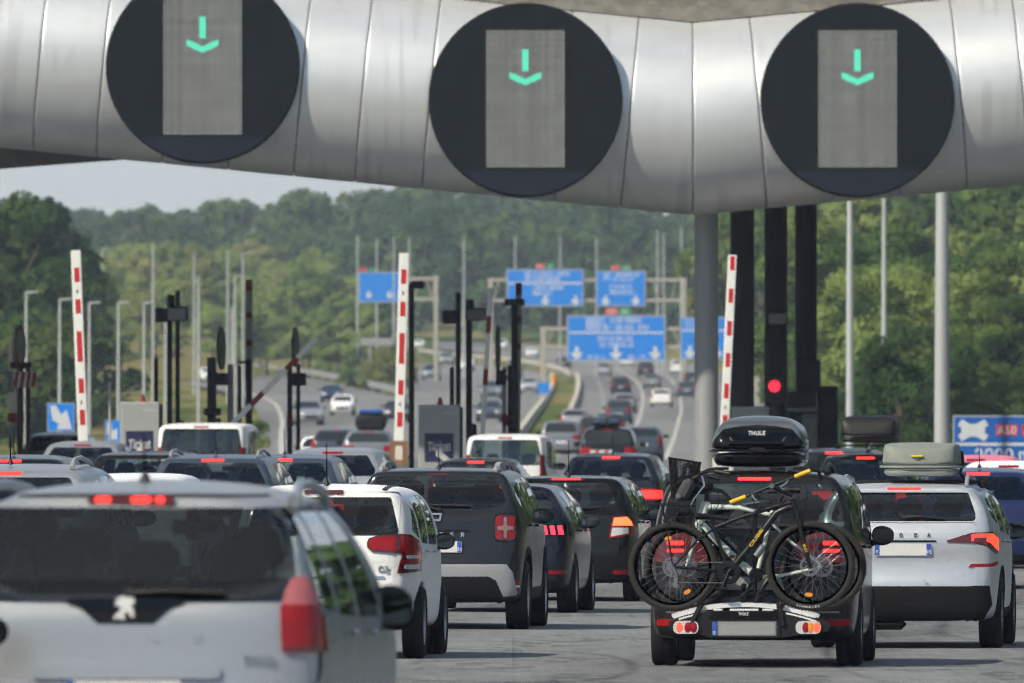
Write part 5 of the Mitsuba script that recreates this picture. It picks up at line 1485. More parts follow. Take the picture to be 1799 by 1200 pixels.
# ---- brown-black compact family car that carries the bicycles
def make_compact_mpv():
    L, W = 4.4, 1.80
    side = profile([(0.16, 0.2), (0.04, 0.30), (0.0, 0.50), (0.02, 0.66), (0.09, 0.74), (0.12, 0.88), (0.16, 1.12), (0.32, 1.45), (0.34, 1.60), (0.42, 1.635), (1.2, 1.66), (2.0, 1.65), (2.6, 1.52), (3.25, 1.12), (3.45, 1.03), (3.9, .95), (4.25, .80), (4.39, .60), (4.4, .36), (4.25, .2)])
    rear = sym([(0.78, 0.18), (0.87, 0.30), (0.90, 0.55), (0.902, 0.85), (0.888, 1.05), (0.84, 1.20), (0.775, 1.38), (0.71, 1.54), (0.61, 1.62), (0.32, 1.655), (0, 1.66)])
    b = Body(side, rear, plan(W, L, .28, .42, .10, .2), kr=0.06, kt=0.13, wells=((0.84, .31), (3.52, .31)), W=W, well_r=0.35)
    c = Car(b, 0.035)
    c.pane('rear_window', rounded([(-.67, 1.53), (.67, 1.53), (.765, 1.24), (.76, 1.155), (-.76, 1.155), (-.765, 1.24)], .06), 'rear', 'glass_dark')
    c.pane('windscreen', rounded([(-.70, 1.06), (.70, 1.06), (.58, 1.54), (-.58, 1.54)], .05), 'front', 'glass_clear', 1.6, 5)
    side_windows(c, [[(0.46, 1.18), (1.00, 1.09), (1.00, 1.50), (0.62, 1.48)], [(1.05, 1.08), (1.90, 1.06), (1.90, 1.54), (1.05, 1.52)], [(1.96, 1.06), (3.02, 1.04), (2.6, 1.34), (2.35, 1.52), (1.96, 1.545)]])
    tl = [(.38, 1.10), (.55, 1.125), (.80, 1.11), (.86, 1.06), (.87, .94), (.82, .875), (.60, .865), (.36, .885)]
    for p in (tl, mirrored(tl)):
        q = rounded(p, .02)
        s_ = 1 if p is tl else -1
        B = lambda x0, x1, z0, z1, r=.01: rr(min(s_ * x0, s_ * x1), max(s_ * x0, s_ * x1), z0, z1, r)
        c.piece('tail_light', q, 'rear', 'lens_dark_red', .018)
        c.piece('tail_light@inner_lens', q.buffer(-.015).intersection(B(.38, .55, .88, 1.12)), 'rear', 'lens_dark_red', .023)
        for z0, z1 in ((1.015, 1.05), (.955, .985)):
            c.piece('tail_light@brake_lens', B(.58, .72, z0, z1, .012), 'rear', 'lens_lit', .026, emit=(.42, .012, .010))
        c.piece('tail_light@indicator_lens', q.buffer(-.015).intersection(B(.58, .86, 1.07, 1.12)), 'rear', 'lens_dark_red', .023)
        c.piece('reflector', B(.60, .80, .345, .40, .012), 'rear', 'lens_red', .012)
    c.piece('third_brake_light', rr(-.14, .14, 1.560, 1.582, .008), 'rear', 'lens_lit', .010, emit=LIT)
    c.groove([rr(-.72, .72, .62, 1.15, .06)], 'rear', .008)
    c.groove([rr(-.34, .34, .63, .78, .03)], 'rear', .010)
    c.groove([sg.LineString([(-.9, .60), (-.55, .60), (.55, .60), (.9, .60)])], 'rear', .008)
    c.piece('lower_bumper', rounded([(-.62, .17), (.62, .17), (.70, .30), (.58, .40), (-.58, .40), (-.70, .30)], .02), 'rear', 'dark_plastic', .010)
    c.piece('chrome_strip', rr(-.72, .72, .452, .466, .004), 'rear', 'badge_grey', .010)
    door_gaps(c, [[(1.02, .75), (1.02, 1.6)], [(1.93, .28), (1.93, 1.6)], [(2.98, .3), (3.0, 1.05)]])
    handles(c, [(1.2, 1.0, .895), (2.1, .99, .90)])
    add_plate(c, .075, .70, left='D', mat='plate_grey')  # shadow over the plate put into its grey
    wiper(c, [(0, 1.15, .02), (.14, 1.18, .03), (.42, 1.185, .02)])
    add_wheels(c, W, .32, .215, (0.84, 3.52))
    add_mirrors(c, .85, 3.02, 1.08, w=.19, h=.17)
    add_interior(c, 1.3, 2.15, .46, .38)
    rail(c, .60, (.45, 2.6), ([.45, 1.2, 2.6], [1.615, 1.635, 1.53]), 'black_plastic', .02, .06)
    return c.finish(.60, y0=.24, y1=3.4)

# ---- silver compact SUV with pointed tail lamps
def make_compact_suv():
    L, W = 4.24, 1.793
    side = profile([(0.18, 0.24), (0.06, 0.30), (0.0, 0.46), (0.0, 0.60), (0.05, 0.68), (0.07, 0.80), (0.05, 0.98), (0.09, 1.10), (0.26, 1.36), (0.24, 1.465), (0.32, 1.49), (1.0, 1.53), (1.8, 1.53), (2.35, 1.45), (2.95, 1.10), (3.15, 1.02), (3.7, .97), (4.05, .86), (4.22, .68), (4.23, .38), (4.1, .22)])
    rear = sym([(0.76, 0.22), (0.865, 0.34), (0.895, 0.58), (0.897, 0.84), (0.882, 1.0), (0.82, 1.13), (0.735, 1.30), (0.66, 1.43), (0.55, 1.50), (0.28, 1.53), (0, 1.535)])
    b = Body(side, rear, plan(W, L, .30, .40, .10, .18), kr=0.06, kt=0.13, wells=((0.80, .33), (3.45, .33)), W=W, well_r=0.375)
    c = Car(b, 0.035)
    c.pane('rear_window', rounded([(-.585, 1.425), (.585, 1.425), (.655, 1.24), (.66, 1.165), (-.66, 1.165), (-.655, 1.24)], .03), 'rear', 'glass_dark')
    c.pane('windscreen', rounded([(-.70, 1.06), (.70, 1.06), (.56, 1.44), (-.56, 1.44)], .05), 'front', 'glass_clear', 1.6, 5)
    side_windows(c, [[(0.42, 1.22), (0.86, 1.09), (0.86, 1.38), (0.62, 1.36)], [(0.91, 1.07), (1.68, 1.04), (1.68, 1.43), (0.91, 1.40)], [(1.74, 1.04), (2.80, 1.02), (2.4, 1.28), (2.12, 1.42), (1.74, 1.44)]])
    tl = [(.36, .975), (.44, 1.0), (.62, 1.055), (.80, 1.065), (.865, .99), (.885, .87), (.84, .865), (.76, .935), (.62, .965)]
    for p in (tl, mirrored(tl)):
        q = rounded(p, .008)
        s_ = 1 if p is tl else -1
        Pm = lambda pts: sg.Polygon([(s_ * x, z) for x, z in pts]).buffer(.003)
        c.piece('tail_light', q, 'rear', 'lens_dark_red', .014)
        c.piece('tail_light@inner_lens', q.buffer(-.010).intersection(rr(min(s_ * .4, s_ * .59), max(s_ * .4, s_ * .59), .95, 1.06, .005)), 'rear', 'lens_dark_red', .019)
        c.piece('tail_light@brake_lens', Pm([(.625, 1.04), (.79, 1.048), (.75, 1.018), (.645, 1.012), (.64, .985), (.625, .985)]), 'rear', 'lens_lit', .021, emit=LIT)
        c.piece('tail_light@outer_lens', Pm([(.765, 1.03), (.80, 1.045), (.85, .985), (.868, .90), (.84, .90), (.79, .965), (.755, .985)]), 'rear', 'lens_lit', .021, emit=(.85, .035, .014))
        c.piece('reflector', Pm([(.60, .745), (.80, .75), (.84, .765), (.85, .80), (.80, .775), (.62, .77)]), 'rear', 'lens_red', .012)
    c.piece('third_brake_light', rr(-.155, .155, 1.447, 1.466, .006), 'rear', 'lens_lit', .010, emit=LIT)
    c.groove([rounded([(-.62, .665), (.62, .665), (.66, .76), (.665, 1.15), (-.665, 1.15), (-.66, .76)], .02)], 'rear', .008)
    c.groove([sg.LineString([(-.60, .81), (.60, .81)])], 'rear', .006, .01)
    c.piece('lower_bumper', rounded([(-.66, .53), (-.60, .57), (.60, .57), (.66, .575), (.78, .575), (.80, .40), (.72, .26), (.60, .23), (-.60, .23), (-.72, .26), (-.80, .40), (-.78, .575), (-.66, .575)], .01), 'rear', 'dark_plastic', .012)
    c.piece('bumper_crease', rr(-.58, .58, .40, .415, .004), 'rear', 'black_plastic', .020)
    for f in ('right', 'left'):
        c.piece('sill_cladding', sg.box(1.15, .2, 3.0, .36), f, 'dark_plastic', .014, a=.5, b=1.1)
        for wy in (.80, 3.45):
            ring = sg.Point(wy, .33).buffer(.425).difference(sg.Point(wy, .33).buffer(.378)).intersection(sg.box(-1, .3, 9, 2))
            c.piece('arch_cladding', ring, f, 'dark_plastic', .014, a=.5, b=1.1)
    door_gaps(c, [[(.885, .78), (.885, 1.42)], [(1.71, .34), (1.71, 1.46)], [(2.75, .36), (2.78, 1.02)]])
    handles(c, [(1.05, .98, .89), (1.92, .97, .895)])
    for ch, x in zip('SKODA', (-.285, -.155, -.02, .115, .235)):
        c.add('tailgate_letter', on_rear(c, text_xz(ch, .034, .006), x, 1.038, .006), 'ink_black')
    c.piece('handle_strip', rr(-.30, .30, .975, .99, .004), 'rear', 'dark_plastic', .010)
    add_plate(c, .045, .905, code='91')
    c.add('parking_sensor', lathe([(0, -.004), (.012, -.004), (.013, .01), (0, .01)], 12, 'y').apply_translation((.20, -.004, .62)), 'paint_silver_cool')
    wiper(c, [(0, 1.195, .02), (.10, 1.203, .03), (.18, 1.203, .03)], .015)
    wiper(c, [(-.02, 1.215, .02), (.12, 1.210, .03), (.38, 1.188, .02)], .012)
    rail(c, .565, (.40, 2.2), ([.4, 1.0, 2.2], [1.475, 1.505, 1.465]), 'skid_grey', .02, .07)
    add_wheels(c, W, .335, .215, (0.80, 3.45))
    add_mirrors(c, .79, 2.80, 1.06, w=.195, h=.155)
    add_interior(c, 1.15, 2.0, .46, .37)
    c.add('exhaust_silencer', box(-.55, .02, .12, .40, .17, .27, .05), 'black_plastic', smooth=40)
    return c.finish(.60, y0=.18, y1=3.1)
# ---- plainer cars for the ranks further ahead and the motorway beyond; proportions vary
def make_plain(L=4.4, W=1.8, H=1.6, belt=1.02, slope=.35, roofw=.60, hood=1.0, far=False, h=.05, rails=None, lamp='tall', glass='glass_dark', antenna=None, van=False, brake=True, lit=True, rear_lit=None):
    R = .33
    gl = H - .10
    fb = L - hood * 1.25
    if van: slope = .10
    side = profile([(0.12, 0.22), (0.02, 0.34), (0.0, 0.56), (0.03, 0.72), (0.08, 0.82), (0.10, belt), (0.10 + slope * .75, gl - .08), (0.12 + slope * .9, gl + .01), (0.22 + slope, H - .065), (0.9 + slope, H - .015), (L * .42, H), (L * .53, H - .08), (fb, belt + .10), (fb + .2, belt), (L - .5, belt - .10), (L - .12, belt - .22),
                    (L, belt - .40), (L, .36), (L - .15, .22)])
    rear = sym([(W / 2 - .10, .2), (W / 2 - .02, .34), (W / 2, .6), (W / 2, belt - .16), (W / 2 - .02, belt - .03), (W / 2 - .075, belt + .10), (roofw + .10, gl - .14), (roofw + .02, gl + .02), (roofw - .10, H - .03), (roofw * .5, H - .004), (0, H)])
    b = Body(side, rear, plan(W, L, .30, .42, .10, .2), kr=.07, kt=.15, wells=((.82, R - .01), (L - .84, R - .01)), W=W, well_r=.365)
    c = Car(b, h)
    wt, wb = gl - .04, belt + .09
    xt, xb = roofw - .06, min(roofw + .075, W / 2 - .13)
    rw = rounded([(-xt, wt), (xt, wt), (xb, wb + .1), (xb - .01, wb), (-xb + .01, wb), (-xb, wb + .1)], .05)
    ws = rounded([(-W * .39, belt + .06), (W * .39, belt + .06), (roofw - .05, gl - .03), (-roofw + .05, gl - .03)], .05)
    y1 = .55 + slope
    sw = [[(y1 - .1, belt + .1), (y1 + .35, belt + .03), (y1 + .35, gl - .05), (y1 + .1, gl - .07)], [(y1 + .41, belt + .03), (L * .44, belt + .01), (L * .44, gl - .02), (y1 + .41, gl - .04)], [(L * .455, belt + .01), (fb - .12, belt), (L * .60, gl - .18), (L * .53, gl - .05), (L * .455, gl - .02)]]
    if far:
        c.piece('rear_window', rw, 'rear', 'glass_far', .006)
        c.piece('windscreen', ws, 'front', 'glass_far', .006, a=1.5, b=L)
        for p in sw:
            for f in ('right', 'left'):
                c.piece('side_window', rounded(p, .03), f, 'glass_far', .006, a=.3, b=1.1)
    else:
        c.pane('rear_window', rw, 'rear', glass)
        c.pane('windscreen', ws, 'front', 'glass_clear', 1.5, L)
        side_windows(c, sw, glass)
    for sx in (1, -1):
        B = lambda x0, x1, z0, z1, r=.02: rr(min(sx * x0, sx * x1), max(sx * x0, sx * x1), z0, z1, r)
        hw = W / 2
        if lamp == 'tall':
            q = B(hw - .20, hw - .03, belt - .28, belt + .12)
        elif lamp == 'pillar':
            q = B(hw - .17, hw - .03, belt - .24, belt + .30)
        else:
            q = B(hw - .42, hw - .03, belt - .22, belt - .02)
        c.piece('tail_light', q, 'rear', 'lens_red', .014)
        if not far:
            c.piece('tail_light@brake_lens', q.buffer(-.03), 'rear', 'lens_lit' if rear_lit else 'lens_dark_red', .019, emit=LIT if rear_lit else None)
        c.piece('headlight', B(hw - .48, hw - .08, belt - .36, belt - .20), 'front', 'lens_clear', .010, a=L - .75, b=L + .3)
    if brake:
        c.piece('third_brake_light', rr(-.15, .15, gl - .022, gl + .006, .01), 'rear', 'lens_lit' if lit else 'lens_red', .010, emit=LIT if lit else None)
    c.piece('grille', rr(-.45, .45, .42, .62, .05), 'front', 'black_plastic', .008, a=L - .75, b=L + .3)
    c.piece('lower_bumper', sg.box(-W * .42, .19, W * .42, .38), 'rear', 'dark_plastic', .010)
    add_wheels(c, W, R, .21, (.82, L - .84), far=far)
    add_plate(c, .035, .72, left=None) if far else add_plate(c, .055, .72)
    if not far:
        c.groove([rr(-W * .40, W * .40, .60, belt + .05, .06)], 'rear', .009)
        door_gaps(c, [[(y1 + .38, .6), (y1 + .38, gl)], [(L * .447, .3), (L * .447, gl)]])
        handles(c, [(y1 + .6, belt - .05, W / 2 - .01)])
        add_mirrors(c, W / 2 - .10, fb - .12, belt + .07)
        add_interior(c, y1 + .55, L * .46, .45, .37)
        if rails:
            rail(c, roofw - .06, (.25 + slope, L * .52), ([.2 + slope, 1.0 + slope, L * .52], [H - .06, H - .035, H - .10]), rails, .022, .07)
        if antenna is not None:
            add_antenna(c, .55 + slope, H - .02, antenna)
    else:
        if rails:
            rail(c, roofw - .06, (.25 + slope, L * .52), ([.2 + slope, 1.0 + slope, L * .52], [H - .06, H - .035, H - .10]), rails, .03, .07)
        for sx in (1, -1):
            c.add('door_mirror', moved(box(-.11, .11, -.06, .06, -.07, .07, .03), sx * (W / 2 + .09), fb - .12, belt + .08), 'black_plastic')
    return c.finish(.60, y0=.22, y1=fb) if not far else c.finish()
# ================================================================ the queue before the toll gates
YAW = math.radians(4.3)
CARS = {}
def model(name, fn, *a, **k):
    if name not in CARS:
        CARS[name] = fn(*a, **k)
    return CARS[name]

mpv_key, _ = place_car(make_mpv(), 'silver_family_car', 'large silver family car nearest the camera with a lion badge on its boot', 'car', 'paint_silver', 213, 63, math.radians(4.9))
hatch_key, _ = place_car(make_round_hatch(), 'white_hatchback', 'white hatchback with rounded red tail lamps and a C3 badge beside the silver family car', 'car', 'paint_white', 564, 122.5, math.radians(3.9))
rugged_key, _ = place_car(make_rugged_suv(), 'rugged_car', 'anthracite off-roader with square cross-patterned tail lamps and grey roof rails', 'car', 'paint_anthracite', 765, 142, math.radians(3.9))
claw_key, _ = place_car(make_claw_hatch(), 'dark_hatchback', 'dark navy hatchback with three-stroke claw tail lamp right of the anthracite off-roader', 'car', 'paint_navy', 864, 156, math.radians(4.3))
estate_key, _ = place_car(make_small_estate(), 'small_estate_car', 'black small estate with half red half clear tail lamp and lit roof brake light', 'car', 'paint_black', 991, 167, math.radians(4.2))
touran_key, TOURAN = place_car(make_compact_mpv(), 'laden_family_car', 'brown-black family car carrying bicycles at the back and a black box on the roof', 'car', 'paint_brown_black', 1322, 119, math.radians(3.7))
skoda_key, SKODA_T = place_car(make_compact_suv(), 'compact_suv', 'silver compact suv with a grey-green roof box and spaced letters on its tailgate', 'car', 'paint_silver_cool', 1586, 130, math.radians(4.4))

suv_mid = make_plain(4.45, 1.84, 1.62, 1.04, .30, .64, 1.0, rails='skid_grey', lamp='wide', antenna=.25)
suv_plain = make_plain(4.40, 1.84, 1.62, 1.02, .42, .62, 1.0, lamp='wide', antenna=.35, rear_lit=True, glass='glass_clear')
hatch_mid = make_plain(4.2, 1.78, 1.50, .98, .40, .58, 1.0, lamp='tall', antenna=.3)
hatch_unlit = make_plain(4.2, 1.78, 1.52, .98, .40, .58, 1.0, lamp='tall', lit=False)
van = make_plain(4.9, 1.90, 1.97, 1.16, .1, .80, .75, van=True, lamp='pillar', lit=False)
ludo = make_plain(4.25, 1.74, 1.84, 1.10, .1, 0.70, .85, van=True, lamp='pillar', lit=False, glass='glass_clear')
suv_dark = make_plain(4.5, 1.86, 1.70, 1.06, .32, .64, 1.0, rails='badge_grey', lamp='wide', glass='glass_clear')

place_car(suv_plain, 'blue_grey_car', 'shiny dark blue-grey car with long aerial and lit red lamps behind the small black estate', 'car', 'paint_navy', 1070, 238, YAW)
place_car(hatch_mid, 'blue_car', 'blue car at the right edge behind the silver compact suv', 'car', 'paint_blue', 1716, 180, YAW * .9, dz=.06)
place_car(suv_dark, 'grey_railed_car', 'dark grey car with roof rails behind the black roof box', 'car', 'paint_anthracite', 1463, 238, YAW)
_, BOXCAR = place_car(suv_plain, 'box_carrying_car', 'mostly hidden black car under a black roof box right of the toll booth', 'car', 'paint_black', 1518, 236, YAW)
place_car(van, 'white_van', 'white van with dark rear window in front of the left ticket machine', 'van', 'paint_white', 352, 281, YAW)
place_car(ludo, 'white_delivery_car', 'white high-roofed car with unlit red brake light below the middle ticket machine', 'car', 'paint_white', 886, 284, YAW)
place_car(hatch_mid, 'black_car', 'black car with lit brake light between the anthracite off-roader and white high-roofed car', 'car', 'paint_black', 832, 252, YAW, dz=-.02)
place_car(suv_mid, 'silver_railed_car', 'silver-grey railed car at the far left ahead of the big silver family car', 'car', 'paint_silver', 0, 125, YAW, dz=.05)
place_car(suv_mid, 'slate_railed_car', 'slate blue-grey railed car with lit brake light below the white van', 'car', 'paint_slate', 369, 188, YAW)
place_car(suv_plain, 'slate_car', 'slate grey car with lit brake light right of the slate railed one', 'car', 'paint_slate', 489, 196, YAW)
place_car(hatch_unlit, 'silver_car', 'silver car with dark rear window above the white hatchback', 'car', 'paint_silver', 580, 212, YAW, dz=.18)
place_car(suv_plain, 'brown_black_car', 'brown-black car just right of the left barrier', 'car', 'paint_brown_black', 244, 206, YAW, only=lambda n: not n.startswith(('third', 'antenna')))
place_car(hatch_unlit, 'white_roofed_car', 'white roofed car close ahead of the big silver family car', 'car', 'paint_white', 226, 172, YAW, dz=-.10, only=lambda n: not n.startswith('third'))
place_car(suv_plain, 'far_left_black_car', 'black car cut by the left edge of the picture', 'car', 'paint_black', 10, 182, YAW)
place_car(hatch_unlit, 'grey_car', 'grey car left of the left barrier', 'car', 'paint_grey', 95, 330, YAW, dz=.15)
place_car(hatch_unlit, 'silver_low_car', 'low silver car just behind the foot of the left barrier', 'car', 'paint_silver', 140, 260, YAW, dz=.15)
place_car(hatch_unlit, 'white_right_car', 'white car at the right edge under the large blue road sign', 'car', 'paint_white', 1770, 205, YAW, dz=.06)
place_car(hatch_unlit, 'pink_car', 'pink car whose roof shows between grey-green roof box and white car at the right edge', 'car', 'paint_pink', 1712, 232, YAW, dz=.08)
place_car(hatch_unlit, 'black_side_car', 'black car outside the left edge, only its round door mirror showing', 'car', 'paint_black', 0, 60, math.radians(4.0), x=-3.455, dz=-.05)
# ================================================================ rear carrier, bicycles and roof boxes
principled('sage_paint', (0.58, 0.66, 0.61), 0.35, spec=0.5, clearcoat=.6)
principled('bike_black', (0.009, 0.009, 0.010), 0.3, spec=0.4)
principled('spoke_steel', (0.42, 0.42, 0.43), 0.3, 0.9)
principled('disc_steel', (0.35, 0.35, 0.36), 0.35, 0.9)
principled('tyre_rubber', (0.030, 0.029, 0.028), 0.85, spec=.2)
principled('rack_silver', (0.78, 0.79, 0.80), 0.4, 0.3)
principled('print_yellow', (0.75, 0.50, 0.02), 0.5)
principled('print_white', (0.62, 0.62, 0.62), 0.5)
principled('bag_grey', (0.05, 0.053, 0.056), 0.9)
principled('blue_anodised', (0.03, 0.28, 0.55), 0.35, 0.3)

def bike_wheel(k, name, cx, cy, cz, tw, R=.372, rt=.027, seed=0, disc=True, cassette=False, reflectors=(), front=-1):
    """Tyre with knobs, rim, spokes, hub; the wheel stands in the x-z plane at depth cy."""
    w = fresh(f'{k}__{name}')
    a = np.linspace(0, 2 * np.pi, 72, endpoint=False)
    body = lathe([((R - rt) + rt * math.cos(t), rt * 1.02 * math.sin(t)) for t in np.linspace(0, 2 * np.pi, 15)], 72, 'y')
    knobs = []
    for i in range(84):
        t = 2 * np.pi * i / 84
        for off, rr_ in ((-.018, R - .006), (.0, R + .0015), (.018, R - .006)):
            b = box(-.0045, .0045, off - .006, off + .006, rr_ - .006, rr_ + .0045)
            b.apply_transform(trimesh.transformations.rotation_matrix(t + (.5 if off == 0 else 0) * 2 * np.pi / 84, [0, 1, 0]))
            knobs.append(b)
    put = lambda m: m.apply_translation((cx, cy, cz))
    def add(nm, m, mat, smooth=False, kind=None):
        key = fresh(f'{w}__{nm}') if nm else w
        d = mikit.ply(m, mat, smooth=smooth, to_world=tw)
        scene[key] = d
        if kind: labels[key] = {'kind': kind}
    add('', put(cat(body, knobs)), 'tyre_rubber', 40)
    ri = R - 2 * rt
    add('rim', put(lathe([(ri + .008, -.013), (ri - .014, -.011), (ri - .018, 0), (ri - .014, .011), (ri + .008, .013), (ri + .008, -.013)], 64, 'y')), 'bike_black', 40)
    r_ = np.random.default_rng(seed)
    ph = r_.uniform(0, 1)
    for i in range(28):
        t = 2 * np.pi * (i + ph) / 28
        hub_t = t + (1 if i % 2 else -1) * .9
        sy = -.028 if (i // 2) % 2 else .028
        p0 = (.022 * math.cos(hub_t), sy, .022 * math.sin(hub_t))
        p1 = ((ri - .016) * math.cos(t), 0, (ri - .016) * math.sin(t))
        add('spoke', put(tube([p0, p1], .0012, 5)), 'spoke_steel')
    add('hub', put(lathe([(0, -.055), (.012, -.055), (.014, -.034), (.028, -.032), (.028, -.026), (.016, -.022), (.016, .022), (.028, .026), (.028, .032), (.014, .034), (.012, .055), (0, .055)], 20, 'y')), 'bike_black', 30)
    if disc:
        ring = sg.Point(0, 0).buffer(.085, quad_segs=16).difference(sg.Point(0, 0).buffer(.066, quad_segs=16))
        for j in range(6):
            t = j * np.pi / 3
            ring = ring.union(sg.LineString([(.02 * math.cos(t), .02 * math.sin(t)), (.07 * math.cos(t + .35), .07 * math.sin(t + .35))]).buffer(.005))
        for j in range(24):
            t = j * np.pi / 12
            ring = ring.difference(sg.Point(.0755 * math.cos(t), .0755 * math.sin(t)).buffer(.0045, quad_segs=3))
        add('brake_disc', put(extrude_xz(ring, front * .042 - .001, front * .042 + .001)), 'disc_steel')
    if cassette:
        for j in range(7):
            rad = .058 - .0062 * j
            y0 = -.030 - .0042 * j
            pts = []
            nT = 30 - 3 * j
            for q in range(nT * 2):
                t = np.pi * q / nT
                pts.append(((rad if q % 2 else rad - .004) * math.cos(t), (rad if q % 2 else rad - .004) * math.sin(t)))
            add('sprocket', put(extrude_xz(pts, y0 - .001, y0 + .001)), 'badge_grey')
    for t in reflectors:
        m = lathe([(0, -.004), (.9, -.004), (1, 0), (.9, .004), (0, .004)], 20, 'y')
        m.apply_scale((.036, 1.6, .018))
        add('spoke_reflector', put(moved(m, .24 * math.cos(t), -.012, .24 * math.sin(t), ry=-(t + np.pi / 2))), 'lens_amber', 40)
    return w, put, add

def bike_part(k, nm, m, mat, smooth=40, tw=None):
    part(k, nm, m, mat, smooth, to_world=tw)

def saddle(x, y, z, flip=1, rz=0.0):
    P = []
    for t in np.linspace(0, 1, 9):
        w = .016 + .06 * sstep(.45, 1.0, t)
        h = .014 + .014 * t
        P.append((t, w, h, .012 * math.sin(t * 3.0) + .02 * t ** 2))
    V, F, n = [], [], 14
    for t, w, h, dz in P:
        for j in range(n):
            a = 2 * np.pi * j / n
            V.append((-(t - .5) * .27 * flip, w * math.cos(a), dz + h * math.sin(a) * (.9 if math.sin(a) > 0 else 1.2)))
    for i in range(len(P) - 1):
        for j in range(n):
            a, b = i * n + j, i * n + (j + 1) % n
            F += [[a, b, b + n], [a, b + n, a + n]]
    c0, c1 = len(V), len(V) + 1
    V += [np.mean(V[:n], 0), np.mean(V[-n:], 0)]
    m0 = (len(P) - 1) * n
    for j in range(n):
        F += [[(j + 1) % n, j, c0], [m0 + j, m0 + (j + 1) % n, c1]]
    m = trimesh.Trimesh(np.array(V), np.array(F), process=False)
    if flip < 0: m.faces = m.faces[:, ::-1]
    return moved(m, x, y, z, rz=rz)

def text_along(text, p0, p1, h, y, depth=.003):
    m = text_xz(text, h, depth)
    L_ = math.hypot(p1[0] - p0[0], p1[2] - p0[2])
    m.apply_scale((L_ / (m.bounds[1][0] - m.bounds[0][0]), 1, 1))
    return moved(m.apply_translation((0, 0, 0)), (p0[0] + p1[0]) / 2, y, (p0[2] + p1[2]) / 2, ry=-math.atan2(p1[2] - p0[2], p1[0] - p0[0]))

TW = TOURAN
YB, YM = -.46, -.26     # depth of the outer and the inner bicycle behind the tailgate
# ---- black mountain bike, outermost, its front wheel at the right
B = thing('black_bicycle', 'black mountain bike with yellow grips, outer one on the rear carrier', 'bicycle')
y = YB
rw, fw = (-.641, y, .842), (.503, y, .850)
_, put, add = bike_wheel(B, 'rear_wheel', *rw, TW, seed=1, cassette=True, reflectors=(-1.05, 1.72))
w2, put, add = bike_wheel(B, 'front_wheel', *fw, TW, seed=2, reflectors=(-1.62,))
bb, seat_j, seat_t = (-.176, y, .795), (-.305, y, 1.185), (-.325, y, 1.225)
ht, hb = (.352, y, 1.405), (.385, y, 1.300)
bike_part(B, 'top_tube', tube([(seat_j[0] + .005, y, seat_j[2] - .02), (-.1, y, 1.245), (.15, y, 1.325), (ht[0] + .005, y, ht[2] - .02)], [.015, .017, .019, .021], 10), 'bike_black', tw=TW)
bike_part(B, 'down_tube', tube([(hb[0] - .005, y, hb[2] + .05), (.31, y, 1.335), (.22, y, 1.29), (.10, y, 1.13), bb], [.024, .027, .031, .031, .028], 12), 'bike_black', tw=TW)
bike_part(B, 'seat_tube', tube([bb, seat_j], .017, 10), 'bike_black', tw=TW)
bike_part(B, 'head_tube', tube([ht, hb], .027, 12), 'bike_black', tw=TW)
for s_ in (-1, 1):
    bike_part(B, 'seat_stay', tube([(seat_j[0], y + s_ * .012, seat_j[2] - .03), (-.43, y + s_ * .045, 1.07), (rw[0], y + s_ * .062, rw[2])], .009, 8), 'bike_black', tw=TW)
    bike_part(B, 'chain_stay', tube([(bb[0], y + s_ * .02, bb[2]), (-.36, y + s_ * .045, bb[2] + .025), (rw[0], y + s_ * .062, rw[2])], .012, 8), 'bike_black', tw=TW)
    bike_part(B, 'fork_leg', tube([(hb[0] + .015, y + s_ * .058, hb[2] - .03), (.445, y + s_ * .062, 1.05), (fw[0], y + s_ * .062, fw[2])], [.016, .021, .017], 10), 'bike_black', tw=TW)
bike_part(B, 'fork_crown', moved(box(-.025, .025, -.075, .075, -.028, .028, .015), hb[0] + .012, y, hb[2] - .025, ry=.3), 'bike_black', tw=TW)
bike_part(B, 'fork_lettering', text_along('XC', (.452, 0, 1.035), (.476, 0, .965), .022, y - .085), 'print_yellow', False, tw=TW)
bike_part(B, 'frame_lettering', text_along('CUBE', (.005, 0, 1.015), (.105, 0, 1.155), .026, y - .0345), 'print_yellow', False, tw=TW)
bike_part(B, 'seat_post', tube([seat_j, (seat_j[0] - .02, y, seat_j[2] + .055)], .014, 10), 'bike_black', tw=TW)
bike_part(B, 'saddle', saddle(-.315, y, 1.245, 1), 'black_plastic', tw=TW)
bike_part(B, 'saddle_rail', tube([(-.20, y + .02, 1.222), (-.30, y + .02, 1.222), (-.42, y + .03, 1.238)], .004, 6), 'chrome', tw=TW)
hA, hB = np.array((-.165, y - .05, 1.375)), np.array((.535, y - .05, 1.655))
lerp = lambda t: tuple(hA + (hB - hA) * t)
bike_part(B, 'handlebar', tube([lerp(0), lerp(.3), lerp(.5), lerp(.7), lerp(1)], [.011, .012, .016, .012, .011], 10), 'bike_black', tw=TW)
bike_part(B, 'grip', tube([lerp(0.0), lerp(.01), lerp(.18), lerp(.19)], [.016, .019, .018, .015], 12), 'yellow_rubber', tw=TW)
bike_part(B, 'grip', tube([lerp(.77), lerp(.78), lerp(.95), lerp(.96)], [.015, .018, .019, .016], 12), 'yellow_rubber', tw=TW)
bike_part(B, 'bar_end', tube([lerp(.96), lerp(1.0), tuple(hB + (.04, .03, -.02)), tuple(hB + (.06, .05, -.09))], .015, 10), 'bike_black', tw=TW)
bike_part(B, 'stem', tube([lerp(.5), (ht[0], y, ht[2] + .03)], .018, 10), 'bike_black', tw=TW)
bike_part(B, 'stem_cap', lathe([(0, -.03), (.02, -.03), (.024, 0), (.02, .02), (0, .02)], 16, 'y').apply_translation(lerp(.5)), 'badge_grey', tw=TW)
